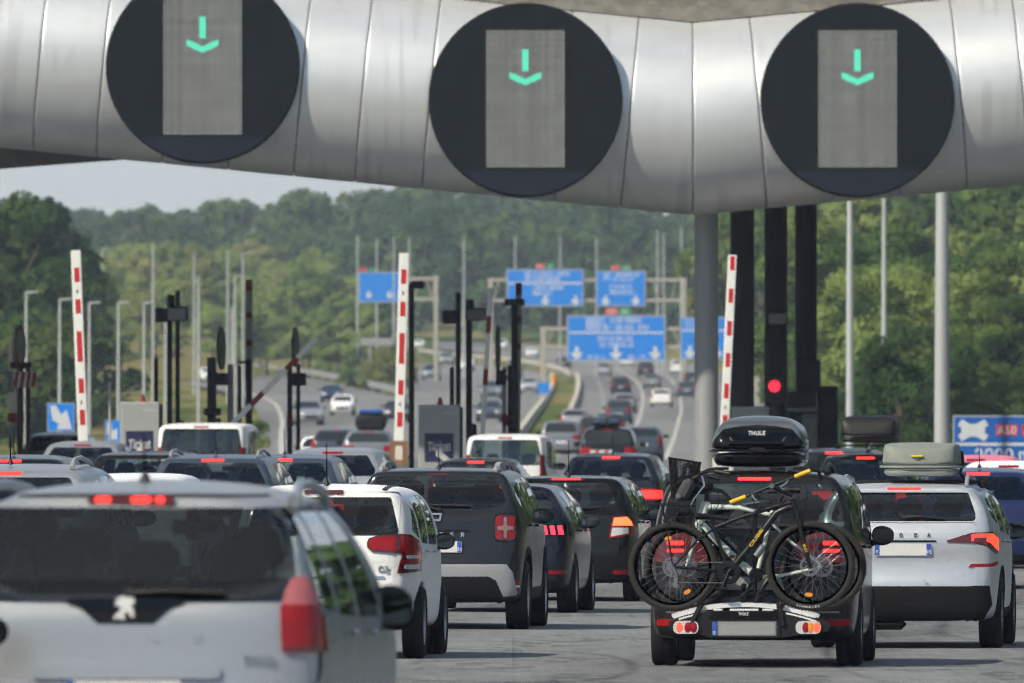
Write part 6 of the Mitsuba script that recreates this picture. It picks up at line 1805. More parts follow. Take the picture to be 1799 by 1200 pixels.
for t, dx in ((.26, 1), (.70, -1)):
    p = np.array(lerp(t))
    bike_part(B, 'brake_lever', tube([p, p + (.02 * dx, -.03, -.035), p + (.07 * dx, -.035, -.065), p + (-.02 * dx - .06, -.03, -.085)], [.008, .007, .006, .005], 7), 'chrome', tw=TW)
    bike_part(B, 'shifter', moved(box(-.028, .028, -.02, .02, -.016, .016, .008), *(p + (.03 * dx, 0, -.025)), ry=-.4), 'bike_black', tw=TW)
for j, (q0, q1, q2) in enumerate((((.02, 1.42), (.10, 1.24), (.20, 1.30)), ((.10, 1.47), (-.02, 1.10), (-.06, 1.06)), ((.30, 1.55), (.42, 1.44), (.40, 1.30)), ((.38, 1.58), (.50, 1.52), (.44, 1.22)), ((.06, 1.45), (.16, 1.36), (.30, 1.39)))):
    bike_part(B, 'cable', tube(chaikin([(q0[0], y - .04, q0[1]), (q1[0], y - .06, q1[1]), (q2[0], y - .03, q2[1])], 3, False), .0035, 5), 'black_plastic', tw=TW)
crank = lathe([(.050, -.003), (.085, -.003), (.088, 0), (.085, .003), (.050, .003), (.050, -.003)], 36, 'y')
bike_part(B, 'chain_ring', crank.apply_translation((bb[0], y - .045, bb[2])), 'bike_black', tw=TW)
bike_part(B, 'chain_guard', lathe([(.086, -.004), (.098, -.003), (.098, .003), (.086, .004), (.086, -.004)], 40, 'y').apply_translation((bb[0] + .002, y - .05, bb[2])), 'bike_black', tw=TW)
for sg_, dz in ((-1, -.155), (1, .155)):
    e = (bb[0] + sg_ * .055, bb[2] + dz * .85)
    bike_part(B, 'crank_arm', tube([(bb[0], y - .065 * 1, bb[2]), (e[0], y - .075 if sg_ < 0 else y + .075, e[1])] if sg_ < 0 else [(bb[0], y + .06, bb[2]), (e[0], y + .075, e[1])], [.014, .011], 8), 'bike_black', tw=TW)
    bike_part(B, 'pedal', box(e[0] - .05, e[0] + .05, (y - .17) if sg_ < 0 else y + .08, (y - .08) if sg_ < 0 else y + .17, e[1] - .012, e[1] + .012, .008), 'black_plastic', tw=TW)
bike_part(B, 'chain', cat(tube([(bb[0], y - .046, bb[2] + .086), (rw[0], y - .046, rw[2] + .035)], .004, 5), tube([(bb[0], y - .046, bb[2] - .086), (rw[0] + .05, y - .046, rw[2] - .13)], .004, 5)), 'disc_steel', tw=TW)
bike_part(B, 'derailleur', cat(tube([(rw[0], y - .07, rw[2]), (rw[0] + .03, y - .075, rw[2] - .06), (rw[0] + .035, y - .07, rw[2] - .085)], .013, 8), flat_bar([(rw[0] + .03, y - .07, rw[2] - .07), (rw[0] + .02, y - .07, rw[2] - .16)], .008, .03, (1, 0, 0)), lathe([(0, -.004), (.02, -.004), (.02, .004), (0, .004)], 12, 'y').apply_translation((rw[0] + .025, y - .07, rw[2] - .155))), 'disc_steel', 30, tw=TW)
z = 1.355
bike_part(B, 'luggage_rack', cat([tube([(-.83, y + q, z + .005), (-.80, y + q, z), (-.52, y + q, z), (-.46, y + q * .4, z - .01)], .0065, 6) for q in (-.055, 0, .055)] + [tube([(-.80, y - .055, z), (-.80, y + .055, z)], .006, 6), tube([(-.50, y - .055, z), (-.50, y + .055, z)], .006, 6)]
                                  + [tube([(-.73, y + q, z - .005), (-.715, y + q, z - .10), (-.50, y + q, z - .10), (-.50, y + q, z)], .007, 6) for q in (-.065, .065)] + [tube([(-.70, y + q, z - .10), (-.66, y + q, .95), (rw[0], y + q, rw[2] + .02)], .0055, 6) for q in (-.068, .068)]
                                  + [tube([(-.86, y, z + .04), (-.85, y, z + .008), (-.68, y, z + .014), (-.62, y, z + .03)], .005, 6)]), 'bike_black', tw=TW)
bike_part(B, 'bottle_holder', cat(tube([(.055, y - .055, .93), (.105, y - .055, 1.005)], .030, 14), tube([(.105, y - .055, 1.005), (.12, y - .055, 1.027)], [.030, .018], 14)), 'badge_grey', tw=TW)
for i, ch in enumerate('SCHWALBE'):
    t = -1.62 + (i - 3.5) * .075
    rr0 = .372 - .030
    m = text_xz(ch, .017, .002)
    m = moved(m.apply_translation((0, 0, 0)), 0, 0, 0, ry=-(t + np.pi / 2))
    add('tyre_lettering', m.apply_translation((fw[0] + rr0 * math.cos(t), y - .0305, fw[2] + rr0 * math.sin(t))), 'print_white')
# ---- sage e-bike, inner, facing left
Sg = thing('sage_bicycle', 'pale sage green bicycle facing left, inner one on the rear carrier', 'bicycle')
y = YM
fw, rw = (-.535, y, .842), (.600, y, .842)
bike_wheel(Sg, 'front_wheel', *fw, TW, R=.362, seed=3)
bike_wheel(Sg, 'rear_wheel', *rw, TW, R=.362, seed=4, cassette=False)
ht, hb, bb, sj = (-.375, y, 1.385), (-.440, y, 1.165), (.043, y, .752), (.190, y, 1.30)
bike_part(Sg, 'head_tube', tube([ht, hb], [.036, .041], 14), 'sage_paint', tw=TW)
bike_part(Sg, 'top_tube', tube([(ht[0] - .01, y, ht[2] - .045), (-.1, y, 1.335), (sj[0] - .01, y, sj[2] - .03)], [.026, .021, .017], 10), 'sage_paint', tw=TW)
bike_part(Sg, 'down_tube', tube([(hb[0] + .005, y, hb[2] + .05), (-.26, y, 1.04), bb], [.030, .036, .032], 12), 'sage_paint', tw=TW)
bike_part(Sg, 'battery', tube([(-.32, y - .005, 1.155), (-.20, y - .005, 1.06), (-.03, y - .005, .90)], [.030, .036, .034], 12), 'bike_black', tw=TW)
bike_part(Sg, 'battery_lettering', text_along('CUBE', (-.205, 0, 1.085), (-.115, 0, .995), .022, y - .0445), 'badge_grey', False, tw=TW)
bike_part(Sg, 'seat_tube', tube([bb, (sj[0] - .01, y, sj[2] + .01)], [.019, .017], 10), 'sage_paint', tw=TW)
for s_ in (-1, 1):
    bike_part(Sg, 'seat_stay', tube([(.165, y + s_ * .012, 1.21), (.30, y + s_ * .045, 1.08), (rw[0], y + s_ * .062, rw[2])], .010, 8), 'sage_paint', tw=TW)
    bike_part(Sg, 'chain_stay', tube([(bb[0], y + s_ * .02, bb[2]), (.25, y + s_ * .045, bb[2] + .015), (rw[0], y + s_ * .062, rw[2])], .014, 8), 'sage_paint', tw=TW)
    bike_part(Sg, 'fork_leg', tube([(hb[0] - .005, y + s_ * .055, hb[2] - .02), (-.49, y + s_ * .06, 1.0), (fw[0], y + s_ * .06, fw[2])], [.018, .019, .014], 10), 'sage_paint', tw=TW)
bike_part(Sg, 'fork_crown', box(hb[0] - .03, hb[0] + .03, y - .075, y + .075, hb[2] - .05, hb[2] - .005, .015), 'sage_paint', tw=TW)
bike_part(Sg, 'seat_post', tube([sj, (.262, y, 1.435)], .0145, 10), 'bike_black', tw=TW)
bike_part(Sg, 'saddle', saddle(.275, y, 1.465, -1), 'black_plastic', tw=TW)
bike_part(Sg, 'seat_bag', moved(box(-.05, .05, -.04, .04, -.03, .03, .025), .345, y, 1.415, ry=.9), 'bag_grey', tw=TW)
bike_part(Sg, 'motor', lathe([(0, -.05), (.055, -.05), (.062, -.03), (.062, .03), (.055, .05), (0, .05)], 24, 'y').apply_translation((bb[0], y, bb[2] + .02)), 'bike_black', tw=TW)
bike_part(Sg, 'crank_arm', tube([(bb[0], y - .07, bb[2]), (bb[0] - .09, y - .08, bb[2] - .13)], [.014, .011], 8), 'bike_black', tw=TW)
bike_part(Sg, 'pedal', moved(box(-.055, .055, -.05, .05, -.013, .013, .008), bb[0] - .09, y - .13, bb[2] - .13, ry=-.7), 'black_plastic', tw=TW)
bike_part(Sg, 'stem', tube([ht, (-.368, y, 1.45), (-.37, y, 1.56)], [.020, .018, .018], 10), 'bike_black', tw=TW)
bike_part(Sg, 'handlebar', tube(chaikin([(-.16, y - .30, 1.62), (-.34, y - .24, 1.645), (-.45, y - .10, 1.60), (-.385, y, 1.575), (-.45, y + .10, 1.60), (-.36, y + .20, 1.66), (-.20, y + .24, 1.66)], 3, False), .0125, 10), 'bike_black', tw=TW)
bike_part(Sg, 'grip', tube([(-.155, y - .305, 1.618), (-.17, y - .30, 1.62), (-.28, y - .265, 1.637), (-.29, y - .262, 1.638)], [.017, .021, .019, .017], 12), 'black_plastic', tw=TW)
bike_part(Sg, 'grip', tube([(-.255, y - .02, 1.575), (-.27, y - .02, 1.58), (-.36, y - .01, 1.60)], [.018, .023, .019], 12), 'black_plastic', tw=TW)
bike_part(Sg, 'brake_lever', tube([(-.40, y - .16, 1.60), (-.38, y - .20, 1.52), (-.47, y - .20, 1.40), (-.50, y - .2, 1.34)], [.010, .008, .007, .006], 7), 'chrome', tw=TW)
bike_part(Sg, 'bell', trimesh.creation.icosphere(2, .016).apply_translation((-.30, y - .05, 1.505)), 'blue_anodised', True, tw=TW)
bike_part(Sg, 'display', tube([(-.33, y - .04, 1.49), (-.24, y - .05, 1.47), (-.16, y - .06, 1.40)], [.022, .018, .012], 10), 'bike_black', tw=TW)
bike_part(Sg, 'black_lump', trimesh.creation.icosphere(3, 1).apply_scale((.125, .07, .055)).apply_translation((-.42, y - .02, 1.50)), 'gloss_black', True, tw=TW)  # plain rounded shape for a black saddle-like lump
for q0, q1, q2 in (((-.40, 1.58), (-.30, 1.30), (-.42, 1.18)), ((-.42, 1.60), (-.47, 1.36), (-.44, 1.15)), ((-.36, 1.58), (-.24, 1.42), (-.30, 1.30))):
    bike_part(Sg, 'cable', tube(chaikin([(q0[0], y - .05, q0[1]), (q1[0], y - .08, q1[1]), (q2[0], y - .04, q2[1])], 3, False), .0035, 5), 'black_plastic', tw=TW)
bike_part(Sg, 'blue_label', moved(box(-.018, .018, -.004, .004, -.04, .04), .145, y - .036, 1.20, ry=.45), 'blue_anodised', False, tw=TW)
# wire basket before the handlebar: rim, ribs and a fine net
def basket_point(u, v):
    """u runs round the rim, v from bottom to top."""
    w = .75 + .25 * v
    a = 2 * np.pi * u
    x_ = .135 * w * np.sign(math.cos(a)) * abs(math.cos(a)) ** .6
    y_ = .12 * w * np.sign(math.sin(a)) * abs(math.sin(a)) ** .6
    return (-.555 + x_ - .01 * (1 - v), y + .02 + y_, 1.40 + .33 * v - .16 * x_ * v)
wires = []
for v in (0, 1.0):
    wires.append(tube([basket_point(u, v) for u in np.linspace(0, 1, 40, endpoint=False)], .007, 6, close=True))
bike_part(Sg, 'basket_rim', cat(wires[1:]), 'bike_black', tw=TW)
bike_part(Sg, 'basket_base', cat(wires[:1], tube([basket_point(0, 0), basket_point(.5, 0)], .005, 5), tube([basket_point(.25, 0), basket_point(.75, 0)], .005, 5)), 'bike_black', tw=TW)
net = [tube([basket_point(u, v) for u in np.linspace(0, 1, 33, endpoint=False)], .0022, 4, close=True) for v in np.linspace(.04, .97, 26)]
net += [tube([basket_point(u, 0), basket_point(u, .5), basket_point(u, 1)], .0022, 4) for u in np.linspace(0, 1, 84, endpoint=False)]
part(Sg, 'basket_net', cat(net), 'bike_black', to_world=TW, kind='stuff')
bk = thing('grey_bag', 'grey cloth bag hanging below the wire basket at the left of the bicycles', 'bag')
part(bk, 'pouch', moved(box(-.055, .055, -.05, .05, -.10, .09, .035), -.535, YM - .14, 1.49, ry=.5), 'bag_grey', 40, to_world=TW)
part(bk, 'strap', tube([(-.48, YM - .15, 1.58), (-.44, YM - .12, 1.60), (-.42, YM - .08, 1.585)], .012, 6), 'bag_grey', 40, to_world=TW)
part(bk, 'buckle', box(-.62, -.575, YM - .20, YM - .17, 1.405, 1.45, .01), 'badge_grey', to_world=TW)

# ---- the carrier
R_ = thing('bicycle_carrier', 'black and silver rear bicycle carrier with its own lamps and blurred plate', 'bicycle carrier')
def arc(x0, x1, zmid, zend, y, n=25):
    xs = np.linspace(x0, x1, n)
    c = (x0 + x1) / 2
    t = (xs - c) / ((x1 - x0) / 2)
    return np.stack([xs, np.full(n, y), zmid - (zmid - zend) * np.abs(t) ** 2.1], 1)
part(R_, 'wheel_rail', flat_bar(arc(-.64, .55, .525, .425, YB), .05, .034), 'rack_silver', 40, to_world=TW)
part(R_, 'wheel_rail', flat_bar(arc(-.66, .57, .530, .43, YM), .05, .034), 'rack_silver', 40, to_world=TW)
for a, b in ((-.63, -.40), (.26, .55)):
    pts = arc(-.64, .55, .488, .390, YB - .05)
    part(R_, 'lower_rail', flat_bar(pts[(pts[:, 0] >= a) & (pts[:, 0] <= b)], .03, .014), 'rack_silver', 40, to_world=TW)
for a, b in ((-.30, -.225), (-.165, .075), (.105, .20)):
    part(R_, 'silver_strip', box(a, b, YB - .062, YB - .05, .475, .493, .003), 'rack_silver', to_world=TW)
beam_poly = [(-.68, .385), (-.55, .43), (-.30, .475), (.25, .475), (.48, .43), (.62, .40), (.68, .37), (.66, .31), (.52, .285), (.38, .27), (.25, .25), (-.32, .25), (-.40, .275), (-.55, .285), (-.66, .31)]
part(R_, 'crossbeam', moved(extrude_xz(rounded(beam_poly, .02), 0, .10), 0, YB - .05, 0), 'black_plastic', 30, to_world=TW)
part(R_, 'beam_cover', moved(extrude_xz(rounded([(-.30, .47), (.25, .47), (.30, .40), (-.36, .40)], .02), 0, .012), 0, YB - .063, 0), 'gloss_black', 30, to_world=TW)
for cx in (-.60, .42):
    lamp = rr(cx - .035, cx + .175, .285, .392, .045)
    lk = part(R_, 'lamp_unit', extrude_xz(lamp, YB - .085, YB - .045), 'lens_clear', 30, to_world=TW)
    for j, (dx, mat_, e) in enumerate(((.018, 'lens_lit', (.55, .05, .022)), (.088, 'lens_red', None), (.135, 'lens_red' if cx < 0 else 'lens_clear', None)) if cx < 0 else ((.142, 'lens_lit', (.55, .05, .022)), (.05, 'lens_red', None), (.09, 'lens_amber', None))):
        m = lathe([(0, -.014), (.030, -.010), (.0335, 0), (0, 0)], 24, 'y').apply_scale((.9, 1, 1.35)).apply_translation((cx + dx, YB - .0855, .338))
        part(lk, 'round_lens', m, mat_, 50, to_world=TW, emit=e)
part(R_, 'plate_holder', extrude_xz(rr(-.315, .255, .255, .40, .02), YB - .075, YB - .05), 'black_plastic', 30, to_world=TW)
part(R_, 'number_plate', extrude_xz(rr(-.265, .222, .272, .386, .006), YB - .083, YB - .0755), 'plate_grey', to_world=TW)
part(R_, 'plate_frame', extrude_xz(rr(-.268, .226, .268, .390, .008).difference(rr(-.258, .214, .276, .382, .004)), YB - .088, YB - .0835), 'badge_grey', to_world=TW)
part(R_, 'country_band', extrude_xz(rr(-.312, -.272, .272, .386, .006), YB - .083, YB - .0755), 'plate_blue', to_world=TW)
part(R_, 'country_code', text_xz('D', .024, .002).apply_translation((-.292, YB - .086, .295)), 'print_white', to_world=TW)
part(R_, 'maker_lettering', text_xz('THULE', .024, .003, width=.085).apply_translation((-.05, YB - .067, .452)), 'print_white', to_world=TW)
for x0, x1 in ((-.475, -.41), (.235, .285)):
    part(R_, 'strap', cat(moved(box(-.022, .022, -.035, .035, -.11, .10, .012), (x0 + x1) / 2, YB - .055, .45, ry=.45 if x0 < 0 else -.2), tube([((x0 + x1) / 2, YB - .07, .52), ((x0 + x1) / 2 + .02, YB - .075, .545)], .03, 8)), 'black_plastic', 30, to_world=TW)
part(R_, 'frame_clamp', cat(tube([(.04, YM - .1, .50), (.07, YM - .12, .62), (.12, YM - .12, .70), (.15, YM - .1, .745)], [.02, .02, .022, .03], 8)), 'bike_black', 40, to_world=TW)
part(R_, 'frame_clamp', cat(tube([(-.06, YM - .1, .50), (-.065, YB + .08, .60), (-.05, YB + .06, .70)], [.02, .018, .022], 8)), 'bike_black', 40, to_world=TW)
part(R_, 'tow_arm', tube([(0, YB + .05, .38), (0, -.1, .36), (0, .2, .36)], .035, 10), 'bike_black', 40, to_world=TW)
part(R_, 'upright', tube([(.03, YM + .06, .40), (.03, YM + .06, 1.30), (.10, YM + .02, 1.35)], .018, 8), 'bike_black', 40, to_world=TW)

# ---- roof boxes
def roof_box(name, label, tw, x, y0, L_, W_, zb, zs, zt, lid, base, rear_panel=None, boxy=0.0, cat_='roof box'):
    k = thing(name, label, cat_)
    h = W_ / 2
    H_ = zt - zs
    lid_side = chaikin([(0.02, zs), (.0, zs + .02), (.16 - .11 * boxy, zs + H_ * .72), (.34 - .22 * boxy, zs + H_ * .97), (.8, zt), (L_ * .6, zt - H_ * .08), (L_ * .85, zs + H_ * .5), (L_, zs + .03), (L_ - .02, zs)], 2)
    lid_rear = chaikin([(h - .005, zs), (h, zs + .03), (h * (.93 + .05 * boxy), zs + H_ * .42), (h * (.74 + .19 * boxy), zs + H_ * (.80 + .06 * boxy)), (h * (.42 + .34 * boxy), zt - .012), (0, zt), (-h * (.42 + .34 * boxy), zt - .012), (-h * (.74 + .19 * boxy), zs + H_ * (.80 + .06 * boxy)), (-h * (.93 + .05 * boxy), zs + H_ * .42), (-h, zs + .03), (-h + .005, zs)], 2)
    pl = chaikin([(0, -.01), (h * .75, .02), (h, .16), (h, L_ * .6), (h * .75, L_ * .9), (h * .4, L_), (-h * .4, L_), (-h * .75, L_ * .9), (-h, L_ * .6), (-h, .16), (-h * .75, .02)], 2)
    c = Car(Body(lid_side, lid_rear, pl, kr=.03, kt=.05, W=9, taper=0), .022)
    if rear_panel:
        c.piece('rear_panel', rear_panel, 'rear', 'gloss_black', .006, a=-.1, b=L_ * .45, minn=.05)
    c.finish(mat=lid)
    bs = chaikin([(0.06, zb), (.01, zs - .04), (.0, zs - .004), (L_, zs - .004), (L_ - .03, zs - .05), (L_ - .2, zb)], 2)
    brr = chaikin([(h * .80, zb), (h * .95, zb + (zs - zb) * .4), (h - .004, zs - .004), (-h + .004, zs - .004), (-h * .95, zb + (zs - zb) * .4), (-h * .80, zb)], 2)
    c2 = Car(Body(bs, brr, pl, kr=.05, kt=.06, W=9, taper=0), .024)
    c2.finish(mat=base)
    tw2 = tw @ T().translate([x, y0, 0])
    for nm, ply_, mat_, e, l_ in c.parts:
        part(k, 'lid' if nm == 'body' else f'lid__{nm}', ply_, mat_, to_world=tw2)
    part(k, 'tray', c2.parts[0][1], base, to_world=tw2)
    rim_ = np.array(sg.Polygon(pl).buffer(.008).exterior.coords)[:-1]
    part(k, 'rim', tube(np.column_stack([rim_, np.full(len(rim_), zs - .004)]), .012, 6, close=True), base if rear_panel else lid, 40, to_world=tw2)
    for yy in (L_ * .28, L_ * .68):
        part(k, 'roof_bar', flat_bar([(-.60, yy, zb - .035), (.60, yy, zb - .035)], .05, .03), 'black_plastic', 40, to_world=tw2)
        for s_ in (-1, 1):
            part(k, 'bar_foot', box(s_ * .56 - .03, s_ * .56 + .03, yy - .05, yy + .05, zb - .09, zb - .02, .015), 'black_plastic', 30, to_world=tw2)
    return k, tw2
principled('lid_sky_sheen', (0.16, 0.17, 0.185), 0.22, 0.6, spec=0.9, clearcoat=1.0, clearcoat_gloss=0.95)  # black lid; its sky reflection is lifted into the base colour
panel = chaikin([(-.365, 1.845), (-.30, 1.955), (-.275, 1.985), (-.14, 2.015), (0, 2.022), (.14, 2.015), (.275, 1.985), (.30, 1.955), (.365, 1.845)], 1)
panel = sg.Polygon([(-.43, 1.80), (-.395, 1.86), (-.29, 1.985), (-.14, 2.013), (0, 2.022), (.14, 2.013), (.29, 1.985), (.395, 1.86), (.43, 1.80)])
k, tw2 = roof_box('black_roof_box', 'glossy black roof box with lid top lightened for sky sheen and white lettering above the bicycles', TOURAN, .02, .40, 2.0, .82, 1.655, 1.815, 2.115, 'lid_sky_sheen', 'gloss_black', panel)
part(k, 'lettering', moved(text_xz('THULE', .036, .006, width=.145), -.008, .085, 1.955, rx=-.42), 'print_white', to_world=tw2)
part(k, 'lid_lip', box(-.24, .22, -.022, .03, 1.850, 1.895, .015), 'gloss_black', 40, to_world=tw2)
for s_ in (-1, 1):
    part(k, 'lid_crease', tube([(s_ * .285, .135, 1.985), (s_ * .21, .035, 1.89)], .005, 6), 'badge_grey', 40, to_world=tw2)
part(k, 'lock', box(-.06, .07, -.03, .0, 1.80, 1.835, .008), 'black_plastic', 30, to_world=tw2)
for zz, yy in ((1.79, .35), (1.835, .33), (1.88, .34), (1.75, .36)):
    part(k, 'side_latch', box(.385, .415, yy - .06, yy + .05, zz - .02, zz + .022, .008), 'plate_white', 30, to_world=tw2)
principled('box_green', (0.20, 0.225, 0.205), 0.5, spec=.4)
k, tw2 = roof_box('grey_green_roof_box', 'old grey-green roof box with a yellow sticker on the silver compact suv', SKODA_T, .125, .55, 1.5, .735, 1.555, 1.665, 1.895, 'box_green', 'box_green', None, 1.0)
part(k, 'sticker', box(-.075, .03, -.016, .04, 1.752, 1.768, .002), 'print_yellow', to_world=tw2)
part(k, 'lock', box(-.045, -.005, -.016, .04, 1.735, 1.748, .003), 'badge_grey', to_world=tw2)
part(k, 'side_strap', tube([(.375, .35, 1.80), (.385, .33, 1.70), (.36, .33, 1.60), (.40, .36, 1.545)], .016, 6), 'black_plastic', 40, to_world=tw2)
k, tw2 = roof_box('low_black_roof_box', 'low black roof box on a hidden car behind the dark grey railed car', BOXCAR, .05, .35, 2.0, 1.0, 1.76, 1.88, 2.24, 'black_plastic', 'black_plastic', None, .6)
part(k, 'lettering', box(-.18, .18, .17, .19, 2.05, 2.10, .01), 'dark_plastic', to_world=tw2)
# ================================================================ road signs, gantries, lamp posts, motorway traffic
principled('sign_blue', (0.010, 0.205, 0.74), 0.5)
principled('sign_deep_blue', (0.008, 0.10, 0.40), 0.5)
principled('sign_rim', (0.40, 0.43, 0.48), 0.5)
principled('sign_white', (0.58, 0.60, 0.63), 0.5)
principled('sign_green', (0.02, 0.25, 0.14), 0.5)
principled('sign_red', (0.50, 0.03, 0.05), 0.5)
principled('gantry_beige', (0.36, 0.34, 0.30), 0.7)
def board(k, px0, px1, y0, y1, d, name='board', mat='sign_blue', rim=True, th=.06):
    x0, x1, z0, z1 = lat(px0, d), lat(px1, d), hgt(y1, d), hgt(y0, d)
    part(k, name, box(x0, x1, d, d + th, z0, z1), mat)
    if rim:
        w = (z1 - z0) * .025
        part(k, name + '_rim', extrude_xz(sg.box(x0, z0, x1, z1).difference(sg.box(x0 + w, z0 + w, x1 - w, z1 - w)), d - .015, d + .02), 'sign_rim')
def flat(k, name, poly, d, mat='sign_white', lift=.02):
    part(k, name, extrude_xz([(lat(a, d), hgt(b, d)) for a, b in poly] if not hasattr(poly, 'geom_type') else shapely.transform(poly, lambda c: np.column_stack([lat(c[:, 0], d), hgt(c[:, 1], d)])), d - lift, d - lift * .4), mat)
def words(k, rows, d, seed):
    """Lettering too far away to read: words as rows of separate strokes."""
    r = np.random.default_rng(seed)
    for (x0, x1, y0, y1) in rows:
        x, ms = x0, []
        while x < x1 - 1:
            w = r.uniform(2.0, 3.6)
            h = y1 - y0
            if r.uniform() < .86:
                t = .9
                q = sg.box(x, y0, x + t, y1)
                if r.uniform() < .7: q = q.union(sg.box(x, y0, x + w, y0 + t))
                if r.uniform() < .6: q = q.union(sg.box(x, y1 - t, x + w, y1))
                if r.uniform() < .6: q = q.union(sg.box(x + w - t, y0, x + w, y1))
                if r.uniform() < .4: q = q.union(sg.box(x, (y0 + y1) / 2 - t / 2, x + w, (y0 + y1) / 2 + t / 2))
                ms += list(getattr(q, 'geoms', [q]))
            x += w + 1.0
        flat(k, 'lettering', shapely.MultiPolygon(ms), d)
def arrow_down(k, px, py, s, d):
    flat(k, 'lane_arrow', [(px - s * .25, py - s), (px + s * .25, py - s), (px + s * .25, py - s * .1), (px + s, py - s * .1), (px, py + s), (px - s, py - s * .1), (px - s * .25, py - s * .1)], d)
def shields(k, px, py, w, h, d):
    board(k, px - w, px - 1, py - h, py, d, 'red_shield', 'sign_red', False); board(k, px + 1, px + w, py - h, py, d, 'green_shield', 'sign_green', False)
    words(k, [(px - w + 2, px - 3, py - h * .75, py - h * .25), (px + 3, px + w - 2, py - h * .75, py - h * .25)], d - .02, int(px))

def gantry(label, d, legs, beams, px0, px1):
    k = thing('sign_gantry', label, 'sign gantry')
    for px, y0 in legs:
        x = lat(px, d)
        part(k, 'leg', box(x - .22, x + .22, d + .25, d + .75, float(terrain(x, d)) - .3, hgt(y0, d), .04), 'gantry_beige')
    for y in beams:
        part(k, 'beam', box(lat(px0, d), lat(px1, d), d + .3, d + .7, hgt(y, d) - .16, hgt(y, d) + .16, .04), 'gantry_beige')
    n = 9
    for i in range(n):
        q = px0 + (px1 - px0) * (i + .5) / n
        if len(beams) > 1:
            part(k, 'brace', flat_bar([(lat(q, d), d + .5, hgt(beams[0], d) - .18), (lat(q + (8 if i % 2 else -8), d), d + .5, hgt(beams[1], d) + .18)], .10, .10, (0, 1, 0)), 'gantry_beige')
    return k
d = 1390
gantry('farther beige sign gantry carrying two blue signs', d, [(862, 492), (1202, 488)], (492, 528), 857, 1207)
k = thing('road_sign', 'wide blue motorway sign with red and green shields on the farther gantry, left one', 'road sign')
board(k, 890, 1025, 473, 538, d)
shields(k, 958, 472, 16, 9, d); flat(k, 'divider', sg.box(893, 496, 1022, 499), d)
words(k, [(916, 940, 477, 494), (945, 1000, 478, 485), (945, 985, 487, 494), (935, 990, 502, 509), (935, 975, 511, 519)], d, 1)
arrow_down(k, 958, 528, 9, d); arrow_down(k, 1011, 528, 9, d)
k = thing('road_sign', 'narrower blue motorway sign on the farther gantry, right one', 'road sign')
board(k, 1047, 1134, 476, 538, d)
shields(k, 1090, 475, 17, 9, d); words(k, [(1060, 1074, 480, 492), (1078, 1122, 480, 486), (1078, 1112, 488, 494), (1072, 1112, 500, 507), (1072, 1110, 510, 517)], d, 2)
arrow_down(k, 1064, 528, 9, d); arrow_down(k, 1117, 528, 9, d)
d = 1157
gantry('nearer beige sign gantry with the largest blue sign', d, [(955, 576), (1330, 572)], (578, 610), 948, 1336)
k = thing('road_sign', 'largest blue motorway sign with three white lane arrows on the nearer gantry', 'road sign')
board(k, 996, 1169, 554, 634, d)
shields(k, 1086, 553, 23, 12, d); flat(k, 'divider', sg.box(1000, 583, 1165, 586), d)
words(k, [(1030, 1062, 558, 580), (1072, 1128, 558, 567), (1062, 1140, 571, 580), (1050, 1112, 591, 599), (1054, 1110, 602, 610)], d, 3)
for q in (1013, 1082, 1151): arrow_down(k, q, 621, 12, d)
words(k, [(1034, 1062, 624, 630), (1104, 1132, 624, 630)], d, 5)
k = thing('road_sign', 'blue motorway sign partly behind the pale grey column on the nearer gantry', 'road sign')
board(k, 1195, 1282, 557, 631, d)
flat(k, 'divider', sg.box(1198, 579, 1279, 582), d); words(k, [(1204, 1232, 562, 576), (1210, 1262, 588, 600)], d, 6)
arrow_down(k, 1212, 619, 11, d); arrow_down(k, 1260, 619, 11, d)
d = 1450
gantry('left beige sign gantry with one blue sign behind the middle barrier arm', d, [(766, 484)], (490, 526), 640, 772)
k = thing('road_sign', 'blue motorway sign left of the middle barrier arm', 'road sign')
board(k, 630, 702, 478, 531, d)
arrow_down(k, 648, 518, 7, d); arrow_down(k, 684, 518, 7, d)
board(k, 632, 645, 470, 477, d, 'red_shield', 'sign_red', False); board(k, 648, 660, 470, 477, d, 'green_shield', 'sign_green', False)
k = thing('road_sign', 'plain grey board on one post on the bushy island', 'road sign')
board(k, 634, 690, 594, 607, 1345, 'board', 'galvanised', False)
x = lat(650, 1345); part(k, 'post', tube([(x, 1345.2, float(terrain(x, 1345)) - .3), (x, 1345.2, hgt(600, 1345))], .10, 8), 'galvanised')
def post_sign(label, px0, px1, y0, y1, d, arrow):
    k = thing('road_sign', label, 'road sign')
    board(k, px0, px1, y0, y1, d)
    x = lat((px0 + px1) / 2, d)
    part(k, 'post', tube([(x, d + .1, float(terrain(x, d)) - .3), (x, d + .1, hgt(y0 + 3, d))], .04, 8), 'galvanised')
    if arrow: flat(k, 'arrow', arrow, d)
    return k
post_sign('square blue sign with a white arrow pointing down right, beside the leftmost barrier arm', 83, 131, 708, 758, 430, [(88, 714), (97, 711), (108, 729), (117, 720), (126, 754), (99, 754), (104, 745), (92, 738)])
post_sign('small blue sign with a white arrow half hidden by the left ticket machine', 185, 212, 738, 776, 440, [(189, 743), (195, 741), (198, 757), (206, 752), (206, 772), (190, 772), (192, 764), (188, 762)])
post_sign('small pale blue sign at the left edge of the planted median', 945, 966, 672, 692, 1130, None)
d = 445
k = thing('road_sign', 'large blue road sign announcing a motorway crossing in 2000 m at the right edge', 'road sign')
board(k, 1674, 1905, 730, 822, d, 'board', 'sign_deep_blue')
flat(k, 'divider', sg.box(1678, 778, 1901, 783), d)
cross = sg.LineString([(1686, 742), (1733, 770)]).buffer(6.5, cap_style=2).union(sg.LineString([(1686, 770), (1733, 742)]).buffer(6.5, cap_style=2)).union(sg.box(1690, 746, 1729, 766).buffer(1))
flat(k, 'crossing_symbol', cross, d)
